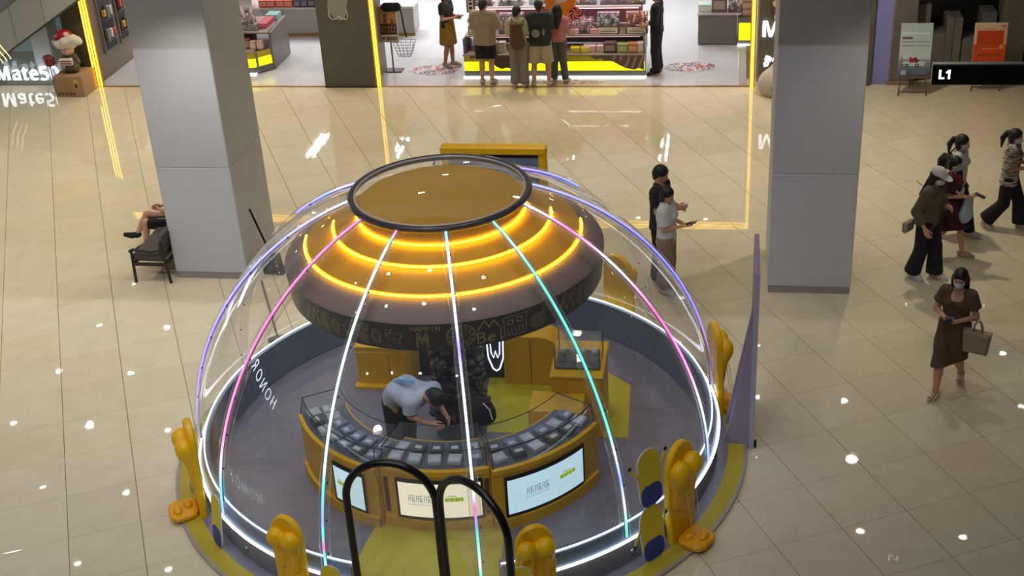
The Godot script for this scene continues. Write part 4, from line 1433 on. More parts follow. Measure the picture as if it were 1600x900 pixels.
# ---------------------------------------------------------------- the kiosk inside
func kiosk() -> void:
	var Y: StandardMaterial3D = M.yellow_paint
	var units := [[-64.0, -17.0, -36.5, -21.5, "curved yellow counter unit with a lit screen, left of the entrance mat", screen_mat("screen_left", rgb(196, 226, 232), 0, 60)], [-16.4, 22.0, -11.0, 19.5, "yellow counter unit with the warm white lit screen, straight behind the entrance mat", screen_mat("screen_mid", rgb(246, 240, 214), 60, 290)], [22.6, 67.0, 26.2, 58.5, "curved yellow counter unit with the longest lit screen, right of the entrance mat", screen_mat("screen_right", rgb(190, 224, 236), 110, 330)]]
	for u in units:
		var a0 := deg_to_rad(u[0])
		var a1 := deg_to_rad(u[1])
		var s0 := deg_to_rad(u[2])
		var s1 := deg_to_rad(u[3])
		var r := 1.74 if u[0] > -60 and u[0] < 20 else 1.77
		r = 1.69 if u[0] == -16.4 else 1.77
		var t := thing("counter_unit", u[4], "counter", DC)
		obj("cabinet", MB.new().lathe([Vector2(r + 0.03, 0.05), Vector2(r + 0.03, 0.17), Vector2(r, 0.18), Vector2(r, 0.72), Vector2(r + 0.02, 0.73), Vector2(r + 0.02, 0.79), Vector2(r, 0.8), Vector2(r - 0.52, 0.8), Vector2(r - 0.52, 0.05)], 30, a0, a1), Y, t)
		for e in [a0, a1]:
			obj("end_panel", MB.new().obox(Transform3D(Basis(Vector3.UP, e), Vector3(sin(e), 0, cos(e)) * (r - 0.26) + Vector3(0, 0.425, 0)), Vector3(0.012, 0.75, 0.53), 0.003), Y, t)
		obj("screen_frame", MB.new().lathe([Vector2(r, 0.19), Vector2(r + 0.022, 0.195), Vector2(r + 0.022, 0.675), Vector2(r, 0.68)], 24, s0, s1), M.black_gloss, t)
		var m := deg_to_rad(0.9)
		obj("screen", MB.new().lathe([Vector2(r + 0.024, 0.225), Vector2(r + 0.024, 0.645)], 24, s0 + m, s1 - m), u[5], t)
		if u[0] == -16.4:
			for q in [-15.0, 21.0]:
				var b := deg_to_rad(q)
				obj("dark_slot", MB.new().obox(Transform3D(Basis(Vector3.UP, b), Vector3(sin(b), 0, cos(b)) * (r + 0.002) + Vector3(0, 0.44, 0)), Vector3(0.05, 0.44, 0.01), 0.002), mat("slot_brown", rgb(92, 52, 8), 0.6), t)
		# glass display case: sloping front, level top, dark edge lines
		var gl := clear("case_glass", rgb(210, 226, 222), 0.05, 0.02)
		obj("front_glass", MB.new().lathe([Vector2(r - 0.01, 0.802), Vector2(r - 0.05, 1.0)], 24, a0, a1), gl, t)
		obj("top_glass", MB.new().lathe([Vector2(r - 0.05, 1.0), Vector2(r - 0.46, 1.03)], 24, a0, a1), gl, t)
		var ed := mat("glass_edge", rgb(38, 46, 46), 0.3)
		obj("edge_strip", MB.new().tube(ringpts(r - 0.05, 1.0, a0, a1, 24, Vector3.ZERO), 0.007, 6), ed, t)
		obj("edge_strip", MB.new().tube(ringpts(r - 0.46, 1.03, a0, a1, 24, Vector3.ZERO), 0.005, 6), ed, t)
		for e in [a0 + 0.008, a1 - 0.008]:
			var dv := Vector3(sin(e), 0, cos(e))
			obj("side_glass", MB.new().quad_pane(dv, r), gl, t)
			obj("edge_strip", MB.new().tube(PackedVector3Array([dv * (r - 0.01) + Vector3(0, 0.802, 0), dv * (r - 0.05) + Vector3(0, 1.0, 0), dv * (r - 0.46) + Vector3(0, 1.03, 0)]), 0.006, 6), ed, t)
		obj("base_liner", MB.new().lathe([Vector2(r - 0.02, 0.803), Vector2(r - 0.5, 0.803)], 24, a0, a1), mat("liner_grey", rgb(92, 98, 104), 0.5), t)
		# goods in the case
		var n := int((u[1] - u[0]) / 6.5)
		var first: Node3D = null
		var tone := ["pale grey", "blue grey", "dark grey"]
		for row in 2:
			for k in n:
				var b := deg_to_rad(u[0] + (u[1] - u[0]) * (k + 0.5) / n)
				var rr := r - 0.14 - row * 0.17
				var q: int = rng.randi() % 3
				var lab: String = "%s boxed pack, %s row of the %s glass case, %s from the left" % [tone[q], ["front", "back"][row], "left" if u[0] < -60 else ("middle" if u[0] < 0 else "right"), ORD[k]]
				var w := thing("boxed_pack", lab, "box", DC + Vector3(sin(b) * rr, 0.806, cos(b) * rr), b + rng.randf_range(-0.15, 0.15), tone[q] + " packs in the glass cases")
				obj("pack", bx(Vector3(0, 0.025, 0), Vector3(rr * 0.088, 0.05 + 0.02 * q, 0.14), 0.005), mat("pack_%d" % q, [rgb(186, 192, 200), rgb(120, 134, 158), rgb(70, 78, 86)][q], 0.45), w)
				obj("label", bx(Vector3(0, 0.0515 + 0.01 * q, 0.02), Vector3(rr * 0.05, 0.004, 0.05), 0.0), mat("pack_label", rgb(206, 212, 214), 0.4), w)
	# yellow furniture at the back
	var cl := thing("side_cabinet", "square yellow cabinet left of the dark decorated post", "cabinet", Vector3(-4.05, 0.05, -13.2))
	obj("carcass", bx(Vector3(0, 0.27, 0), Vector3(0.68, 0.54, 0.45), 0.012), Y, cl)
	obj("top_panel", bx(Vector3(0, 0.55, 0), Vector3(0.7, 0.025, 0.47), 0.006), Y, cl)
	obj("door", bx(Vector3(-0.12, 0.28, 0.228), Vector3(0.38, 0.42, 0.012), 0.004), Y, cl)
	obj("door", bx(Vector3(0.2, 0.28, 0.228), Vector3(0.22, 0.42, 0.012), 0.004), Y, cl)
	obj("plinth", bx(Vector3(0, 0.02, 0.25), Vector3(0.74, 0.05, 0.1), 0.006), Y, cl)
	var cr := thing("side_cabinet", "yellow cabinet with a small glass showcase on top, by the dome's right side", "cabinet", Vector3(-1.58, 0.05, -12.45))
	obj("carcass", bx(Vector3(0, 0.4, 0), Vector3(0.56, 0.8, 0.75), 0.012), Y, cr)
	obj("top_panel", bx(Vector3(0, 0.81, 0), Vector3(0.6, 0.03, 0.8), 0.008), Y, cr)
	obj("flank_panel", bx(Vector3(-0.2, 0.3, 0.55), Vector3(0.6, 0.6, 0.4), 0.012), Y, cr)
	var sc := thing("showcase", "small glass showcase with grey figurines on the right yellow cabinet", "showcase", Vector3(-1.58, 0.876, -12.4))
	obj("base_tray", bx(Vector3(0, 0.012, 0), Vector3(0.5, 0.024, 0.4), 0.004), M.dark_grey, sc)
	obj("glass_box", bx(Vector3(0, 0.15, 0), Vector3(0.5, 0.25, 0.4)), clear("case_glass", rgb(210, 226, 222), 0.05), sc)
	for q in [[-1, -1], [1, -1], [-1, 1], [1, 1]]:
		obj("corner_edge", bx(Vector3(q[0] * 0.25, 0.15, q[1] * 0.2), Vector3(0.01, 0.26, 0.01)), M.glass_edge, sc)
	for k in 4:
		var f := thing("figurine", ["first", "second", "third", "fourth"][k] + " small grey figurine from the left in the showcase", "figurine", Vector3(-1.76 + 0.12 * k, 0.902, -12.36))
		obj("body", MB.new().lathe([Vector2(0.04, 0.0), Vector2(0.034, 0.06), Vector2(0.02, 0.09)], 10), mat("fig_grey", rgb(150, 156, 152), 0.5), f)
		obj("head", MB.new().ell(Vector3(0, 0.12, 0), Vector3(0.042, 0.045, 0.04), 10), mat("fig_pale", rgb(196, 198, 190), 0.5), f)
	var bw := thing("back_panel", "curved-topped yellow partition right of the neon sign", "partition", Vector3(-2.28, 0.05, -13.3))
	var poly := PackedVector2Array([Vector2(-0.3, 0.0), Vector2(0.42, 0.0), Vector2(0.42, 0.4)])
	for i in range(0, 9):
		var b := PI * 0.5 * i / 8.0
		poly.append(Vector2(0.1 + 0.32 * cos(b), 0.42 + 0.26 * sin(b)))
	poly.append(Vector2(-0.3, 0.68))
	obj("board", MB.new().prism(poly, Transform3D(), 0.35, 0.012), Y, bw)
	obj("seam", bx(Vector3(0.02, 0.35, 0.177), Vector3(0.008, 0.6, 0.006)), M.slot_brown, bw)
	var dp := thing("back_panel", "low dark display panel behind the decorated post", "partition", Vector3(-3.15, 0.05, -13.3))
	obj("board", bx(Vector3(0, 0.28, 0), Vector3(1.05, 0.56, 0.08), 0.02), mat("panel_dark", rgb(56, 58, 70), 0.3), dp)
	obj("inset", MB.new().prism(rrect(0.2, 0.3, 0.09), Transform3D(Basis(), Vector3(-0.28, 0.36, 0.043)), 0.02, 0.004), mat("inset_grey", rgb(120, 122, 126), 0.4), dp)
	var ns := thing("neon_sign", "white neon outline sign with a pointed foot, right of the decorated post", "neon sign", Vector3(-2.66, 0.3, -13.02))
	obj("backing", MB.new().prism(PackedVector2Array([Vector2(-0.11, 0.46), Vector2(-0.1, 0.2), Vector2(-0.05, 0.03), Vector2(0.0, 0.0), Vector2(0.05, 0.03), Vector2(0.1, 0.2), Vector2(0.11, 0.46)]), Transform3D(), 0.02, 0.003), M.panel_dark, ns)
	obj("neon_tube", MB.new().tube(PackedVector3Array([Vector3(-0.1, 0.45, 0.018), Vector3(-0.09, 0.2, 0.018), Vector3(-0.04, 0.05, 0.018), Vector3(0.0, 0.02, 0.018), Vector3(0.04, 0.05, 0.018), Vector3(0.09, 0.2, 0.018), Vector3(0.1, 0.45, 0.018)]), 0.007, 6), M.white_led, ns)
	obj("neon_tube", MB.new().tube(PackedVector3Array([Vector3(-0.06, 0.45, 0.018), Vector3(-0.05, 0.26, 0.018), Vector3(-0.025, 0.2, 0.018), Vector3(0.0, 0.3, 0.018), Vector3(0.025, 0.2, 0.018), Vector3(0.05, 0.26, 0.018), Vector3(0.06, 0.45, 0.018)]), 0.005, 6), M.white_led, ns)
	obj("bracket", bx(Vector3(0, 0.12, -0.13), Vector3(0.03, 0.03, 0.26), 0.004), M.steel, ns)
	# central post that carries the canopy
	var cp := thing("post", "dark post wrapped in lumpy brown and grey trimmings under the canopy", "post", DC + Vector3(-0.02, 0.05, -0.15))
	obj("column", MB.new().lathe([Vector2(0.3, 0.0), Vector2(0.3, 0.6), Vector2(0.22, 0.7), Vector2(0.2, 2.2)], 24), mat("post_dark", rgb(52, 50, 54), 0.35), cp)
	for q in 3:
		var lump := MB.new()
		for k in 90:
			var a := rng.randf() * TAU
			var y := rng.randf_range(0.25, 1.35)
			var rr := 0.3 if y < 0.7 else 0.26
			lump.ell(Vector3(sin(a) * rr, y, cos(a) * rr), Vector3(rng.randf_range(0.03, 0.075), rng.randf_range(0.03, 0.06), rng.randf_range(0.03, 0.075)), 7)
		obj("trimming", lump, mat("trim_%d" % q, [rgb(70, 56, 40), rgb(92, 90, 86), rgb(36, 32, 30)][q], 0.25), cp).set_meta("kind", "stuff")
	var bag := thing("backpack", "black backpack with a pale zip on the inner counter, right of the post", "bag", Vector3(-2.52, 0.86, -11.15), 0.3)
	var bs := SDF.new()
	bs.ell(Vector3(0, 0.13, 0), Vector3(0.18, 0.15, 0.14), 0.02)
	bs.cap(Vector3(-0.1, 0.05, 0), Vector3(0.1, 0.05, 0), 0.1, 0.1, 0.05)
	bs.keep(Vector3.DOWN, 0.03)
	obj("bag_body", bs.net(0.012), cloth("bag_black", rgb(22, 22, 26)), bag)
	obj("zip", MB.new().tube(PackedVector3Array([Vector3(0.06, 0.26, 0.08), Vector3(0.12, 0.19, 0.12), Vector3(0.14, 0.08, 0.14)]), 0.008, 6), mat("zip_pale", rgb(206, 206, 206), 0.4), bag)
	obj("strap", MB.new().tube(PackedVector3Array([Vector3(-0.1, 0.26, 0.02), Vector3(-0.16, 0.3, 0.06), Vector3(-0.19, 0.16, 0.1), Vector3(-0.16, 0.02, 0.1)]), 0.014, 6), M.bag_black, bag)

# ---------------------------------------------------------------- the shop behind, with the yellow light frame
func blind_box(t_key: String, c: Color, w: float, h: float, d: float) -> Node3D:
	var b := Node3D.new()
	b.name = "goods_box"
	obj("carton", bx(Vector3(0, h * 0.5, 0), Vector3(w, h, d), 0.004), mat(t_key, c, 0.45), b)
	obj("printed_face", bx(Vector3(0, h * 0.52, d * 0.5 + 0.001), Vector3(w * 0.78, h * 0.6, 0.002)), mat(t_key + "_print", c.lerp(rgb(236, 220, 200), 0.45), 0.4), b)
	obj("lid_line", bx(Vector3(0, h * 0.86, 0), Vector3(w + 0.002, 0.004, d + 0.002)), mat(t_key + "_line", c.darkened(0.35), 0.5), b)
	return b

# a row of boxes along x; every box a thing of its own
func box_row(at: Vector3, n: int, step: Vector3, key: String, c: Color, size: Vector3, label: String, group: String) -> void:
	var first := blind_box(key, c, size.x, size.y, size.z)
	for k in n:
		var o: Node3D = first if k == 0 else first.duplicate()
		o.name = "goods_box"
		add_child(o, true)
		o.position = at + step * k
		o.rotation.y = rng.randf_range(-0.06, 0.06)
		var way := "from the left" if step.x > 0.05 else "from the right" if step.x < -0.05 else ("from the bottom" if step.y > 0.05 else "from the front")
		tag(o, label if n == 1 else label + ", " + ORD[k] + " " + way, "box", group)

# clear acrylic display box crowded with little figures
func acrylic_box(at: Vector3, size: Vector3, cols: Array, label: String) -> void:
	var t := thing("acrylic_case", label, "display case", at)
	obj("base", bx(Vector3(0, 0.01, 0), size * Vector3(1, 0, 1) + Vector3(0, 0.02, 0), 0.004), M.dark_grey, t)
	obj("clear_cover", bx(Vector3(0, size.y * 0.5 + 0.02, 0), size), clear("acrylic_case", rgb(236, 236, 240), 0.06, 0.03), t)
	var q := 0
	for c in cols:
		var b := MB.new()
		for k in 34:
			var p := Vector3(rng.randf_range(-0.45, 0.45) * size.x, 0.03 + rng.randf() * size.y * 0.84, rng.randf_range(-0.42, 0.42) * size.z)
			b.ell(p, Vector3(0.03, 0.024, 0.028), 6)
			b.ell(p + Vector3(0, 0.036, 0), Vector3(0.025, 0.024, 0.024), 6)
		obj("small_figures", b, mat("figs_%s_%d" % [label.substr(0, 9).replace(" ", "_"), q], c, 0.4), t).set_meta("kind", "stuff")
		q += 1

func name_card(at: Vector3, w: float, h: float, label: String) -> void:
	var t := thing("name_card", label, "sign", at)
	obj("frame", bx(Vector3(0, h * 0.5, 0), Vector3(w, h, 0.02), 0.003), mat("card_frame", rgb(48, 40, 36), 0.5), t)
	if not M.has("card_face"):
		var im := Image.create(256, 96, false, Image.FORMAT_RGBA8)
		im.fill(rgb(232, 222, 204))
		for k in 9:
			im.fill_rect(Rect2i(70 + k * 13, 26, 9, 9), rgb(70, 60, 56))
		for k in 12:
			im.fill_rect(Rect2i(34 + k * 16, 54, 12, 18), rgb(52, 44, 42))
		var m := mat("card_face", Color(1, 1, 1), 0.5)
		m.albedo_texture = tex(im)
	obj("card", bx(Vector3(0, h * 0.5, 0.011), Vector3(w - 0.03, h - 0.03, 0.004)), M.card_face, t)

func jagged(x0: float, x1: float, ytop: float, depth_fn: Array) -> PackedVector2Array:
	var p := PackedVector2Array([Vector2(x0, ytop)])
	for i in depth_fn.size():
		p.append(Vector2(lerpf(x0, x1, float(i) / (depth_fn.size() - 1)), ytop - depth_fn[i]))
	p.append(Vector2(x1, ytop))
	return p

func yellow_front(t: Node3D, x0: float, x1: float, z: float) -> void:
	var w := x1 - x0
	var c := (x0 + x1) * 0.5
	obj("plinth", bx(Vector3(c, 0.085, z - 0.06), Vector3(w, 0.13, 0.1), 0.004), mat("plinth_grey", rgb(120, 118, 122), 0.35), t)
	obj("light_strip", bx(Vector3(c, 0.018, z - 0.02), Vector3(w + 0.03, 0.026, 0.08), 0.003), M.sign_white, t)
	obj("glowing_panel", bx(Vector3(c, 0.195, z), Vector3(w - 0.02, 0.085, 0.02), 0.002), M.yellow_panel, t)
	obj("glowing_panel", bx(Vector3(c, 0.288, z), Vector3(w - 0.02, 0.093, 0.02), 0.002), M.yellow_panel, t)
	obj("upper_panel", bx(Vector3(c, 0.4, z), Vector3(w - 0.02, 0.125, 0.02), 0.002), mat("panel_olive", rgb(204, 186, 10), 0.3), t)
	obj("shelf", bx(Vector3(c, 0.478, z - 0.3), Vector3(w + 0.02, 0.028, 0.68), 0.004), mat("shelf_taupe", rgb(150, 136, 126), 0.3), t)

func floor_sticker(at: Vector3, w: float, d: float, label: String, seed_: int) -> void:
	var im := Image.create(256, 128, false, Image.FORMAT_RGBA8)
	im.fill(rgb(196, 186, 180))
	var r := RandomNumberGenerator.new()
	r.seed = seed_
	var cs := [rgb(176, 60, 56), rgb(74, 96, 140), rgb(206, 120, 110), rgb(110, 60, 90), rgb(220, 200, 190), rgb(60, 110, 130)]
	for k in 150:
		var p := Vector2(r.randf_range(8, 248), r.randf_range(8, 120))
		arc(im, p, r.randf_range(5, 16), r.randf() * TAU, r.randf() * TAU + 2.0, 4, cs[r.randi() % 6])
	var m := mat("sticker_%d" % seed_, Color(1, 1, 1), 0.25)
	m.albedo_texture = tex(im)
	var poly := PackedVector2Array()
	for k in 36:
		var q := 1.0 - 0.22 * r.randf()
		poly.append(Vector2(cos(TAU * k / 36.0) * w * 0.5 * q, sin(TAU * k / 36.0) * d * 0.5 * q))
	var o := obj("floor_sticker", MB.new().prism(poly, Transform3D(Basis(Vector3.RIGHT, -PI / 2), Vector3.ZERO), 0.004), m, null, at)
	tag(o, label, "floor sticker")

func shop() -> void:
	# shell
	var sf := struct("shop_floor", bx(Vector3(-6.3, -0.011, -28.5), Vector3(13.3, 0.036, 8.96), 0.004), mat("shop_grout", rgb(168, 160, 154), 0.5))
	var tile := bx(Vector3(0, 0.011, 0), Vector3(0.816, 0.008, 0.816), 0.0015).mesh()
	for i in 16:
		for j in 8:
			obj("shop_floor_tile", tile, M.shop_floor, sf, Vector3(-12.5 + 0.82 * i, 0, -24.46 - 0.82 * j))
	struct("trim_1", bx(Vector3(-6.25, 0.006, -24.02), Vector3(13.3, 0.03, 0.05), 0.004), mat("brass", rgb(176, 140, 80), 0.3, 0.6))
	struct("wall_shop_back", bx(Vector3(-6.3, 1.6, -31.2), Vector3(13.4, 3.3, 0.2)), M.white_wall)
	struct("wall_shop_left", bx(Vector3(-13.05, 1.6, -27.75), Vector3(0.2, 3.3, 6.9)), mat("taupe_wall", rgb(126, 112, 96), 0.5))
	struct("wall_shop_right", bx(Vector3(0.62, 1.6, -27.75), Vector3(0.2, 3.3, 6.9)), M.white_wall)
	struct("ceiling_shop", bx(Vector3(-6.3, 3.3, -27.6), Vector3(13.6, 0.16, 7.3)), M.white_wall)
	struct("wall_over_shop", bx(Vector3(-7, 3.85, -24.12), Vector3(35.9, 1.5, 0.16)), M.dark_wall)
	struct("wall_shop_return", bx(Vector3(1.6, 1.56, -24.15), Vector3(2.1, 3.1, 0.22), 0.01), M.dark_wall)
	for x in SHOP_SPOTS:
		var t := thing("downlight", "small round lamp in the shop ceiling near the opening, %s from the left" % ORD[SHOP_SPOTS.find(x)], "ceiling light", Vector3(x, 3.2, -24.75), 0.0, "shop spot lamps")
		obj("lens", MB.new().lathe([Vector2(0.0, -0.04), Vector2(0.05, -0.04), Vector2(0.05, 0.0)], 14), M.lamp, t)
		obj("trim_ring", MB.new().lathe([Vector2(0.05, -0.05), Vector2(0.075, -0.05), Vector2(0.075, 0.01)], 14), M.steel, t)
	# paired tubes that the floor mirrors as bright double dashes
	for x in TUBES:
		var t := thing("tube_light", "pair of bright tubes in the shop ceiling, mirrored in the floor", "ceiling light", Vector3(x, 3.1, -28.5), 0.0, "paired shop tubes")
		t.set_meta("label", "pair of bright tubes in the shop ceiling, %s pair from the left" % ORD[TUBES.find(x)])
		for q in [-0.07, 0.07]:
			obj("tube", MB.new().tube(PackedVector3Array([Vector3(q, 0, -0.7), Vector3(q, 0, 0.7)]), 0.018, 8), glow("tube_lamp", rgb(255, 250, 244), 10.0), t)
		obj("batten", bx(Vector3(0, 0.05, 0), Vector3(0.24, 0.05, 1.5), 0.01), M.steel, t)
	# yellow light frame round the opening
	var fr := thing("light_frame", "yellow glowing line frame around the shop opening", "light frame", Vector3(0, 0, -24.0))
	for x in [-12.93, -12.87, -12.81, -6.905, -6.86, 0.42, 0.455]:
		obj("light_line", bx(Vector3(x, 1.5, 0.02), Vector3(0.017, 2.98, 0.03), 0.005), M.yellow_led, fr)
	for y in [2.88, 2.94, 3.0]:
		obj("light_line", bx(Vector3(-6.23, y, 0.02), Vector3(13.4, 0.022, 0.03), 0.006), M.yellow_led, fr)
	obj("backing", bx(Vector3(-12.87, 1.5, -0.01), Vector3(0.2, 3.0, 0.03)), mat("frame_gold", rgb(150, 120, 30), 0.3), fr)
	obj("backing", bx(Vector3(-6.88, 1.5, -0.01), Vector3(0.11, 3.0, 0.03)), M.frame_gold, fr)
	obj("backing", bx(Vector3(0.44, 1.5, -0.01), Vector3(0.11, 3.0, 0.03)), M.frame_gold, fr)
	obj("backing", bx(Vector3(-6.23, 2.94, -0.01), Vector3(13.5, 0.2, 0.03)), M.frame_gold, fr)
	# dark pillar in the opening
	var dp := thing("pillar", "dark olive square pillar in the shop opening with a pale emblem", "pillar", Vector3(-7.47, 0, -24.2))
	obj("cladding", bx(Vector3(0, 1.56, 0), Vector3(1.07, 3.1, 0.46), 0.01), M.dark_wall, dp)
	obj("foot_line", bx(Vector3(0, 0.012, 0.01), Vector3(1.08, 0.024, 0.47), 0.003), M.black, dp)
	var em := PackedVector2Array()
	for k in 28:
		var a := TAU * k / 28.0
		em.append(Vector2(cos(a) * (0.2 + 0.02 * sin(a * 6)), sin(a) * (0.34 + 0.02 * cos(a * 5))))
	obj("emblem", MB.new().prism(em, Transform3D(Basis(), Vector3(-0.08, 1.72, 0.235)), 0.012, 0.003), mat("emblem_grey", rgb(150, 150, 142), 0.5), dp)
	obj("emblem_outline", MB.new().tube(PackedVector3Array([Vector3(-0.26, 1.6, 0.245), Vector3(-0.27, 1.46, 0.245), Vector3(-0.22, 1.4, 0.245), Vector3(-0.12, 1.42, 0.245), Vector3(-0.08, 1.47, 0.245), Vector3(-0.04, 1.42, 0.245), Vector3(0.08, 1.4, 0.245), Vector3(0.11, 1.48, 0.245), Vector3(0.08, 1.6, 0.245)]), 0.012, 6), mat("outline_pale", rgb(206, 206, 198), 0.5), dp)
	# side return behind the dark pillar
	struct("wall_shop_nib", bx(Vector3(-7.02, 1.3, -24.75), Vector3(0.06, 2.6, 0.66), 0.01), M.taupe_wall)
	center_counter()
	side_counters()
	rack()
	floor_sticker(Vector3(-5.95, 0.018, -25.0), 1.15, 0.75, "colourful floor print left of the centre counter", 31)
	floor_sticker(Vector3(-0.75, 0.018, -25.15), 1.1, 0.7, "colourful floor print to the right of the standing man in black", 32)
	floor_sticker(Vector3(-3.1, 0.018, -24.22), 1.5, 0.32, "colourful floor print at the feet of the queue at the centre counter", 33)
	# sign on the dark wall to the right
	var sg := thing("wall_sign", "white glowing letters on the dark wall right of the shop", "sign", Vector3(0.62, 0.98, -24.03))
	for k in 2:
		obj("letter", text("MO"[k], 0.3, 0.04, 700), M.sign_white, sg, Vector3(0.14 + 0.34 * k, 0.14, 0.0))
	obj("dash", bx(Vector3(0.35, -0.14, 0.0), Vector3(0.24, 0.05, 0.04), 0.01), M.sign_white, sg)
	var sw := thing("wall_sign", "white glowing script low on the dark wall, above the pale mascot", "sign", Vector3(0.66, 0.42, -24.03))
	var pts := [[0.0, 0.02, 0.06, 0.12, 0.1, 0.16, 0.04, 0.18, 0.02, 0.12, 0.08, 0.06, 0.06, 0.0, 0.0, -0.02], [0.1, 0.08, 0.13, 0.14, 0.15, 0.08, 0.18, 0.14, 0.2, 0.1, 0.24, 0.15], [0.28, 0.12, 0.34, 0.16, 0.32, 0.1, 0.38, 0.12, 0.36, 0.22, 0.42, 0.3], [0.38, 0.12, 0.44, 0.18, 0.42, 0.1, 0.5, 0.18]]
	for q in pts:
		var p := PackedVector3Array()
		for i in range(0, q.size(), 2):
			p.append(Vector3(q[i], q[i + 1], 0.0))
		obj("script_stroke", MB.new().tube(p, 0.018, 6), M.sign_white, sw)
	var doll := thing("wall_figure", "small red and cream figure hanging above the white letters", "figurine", Vector3(0.86, 1.5, -23.98))
	obj("body", MB.new().ell(Vector3(0, 0.0, 0), Vector3(0.07, 0.09, 0.05), 10), mat("doll_red", rgb(150, 46, 44), 0.4), doll)
	obj("legs", MB.new().ell(Vector3(0, -0.13, 0), Vector3(0.055, 0.07, 0.045), 10), mat("doll_cream", rgb(220, 190, 160), 0.4), doll)
	obj("head", MB.new().ell(Vector3(0, 0.12, 0), Vector3(0.09, 0.075, 0.06), 12), M.doll_cream, doll)
	var ms := thing("sculpture", "big rounded pale plush-like sculpture at the foot of the dark wall", "sculpture", Vector3(0.98, 0.0, -23.62))
	var sd := SDF.new()
	sd.ell(Vector3(0, 0.2, 0), Vector3(0.44, 0.34, 0.32), 0.02)
	sd.ell(Vector3(0.1, 0.5, -0.05), Vector3(0.26, 0.24, 0.22), 0.12)
	sd.keep(Vector3.DOWN, 0.0)
	obj("body", sd.net(0.02), mat("plush_pale", rgb(196, 188, 176), 0.8), ms)
	obj("button", MB.new().ell(Vector3(-0.16, 0.2, 0.3), Vector3(0.045, 0.04, 0.02), 8), mat("plush_beige", rgb(150, 138, 124), 0.7), ms)

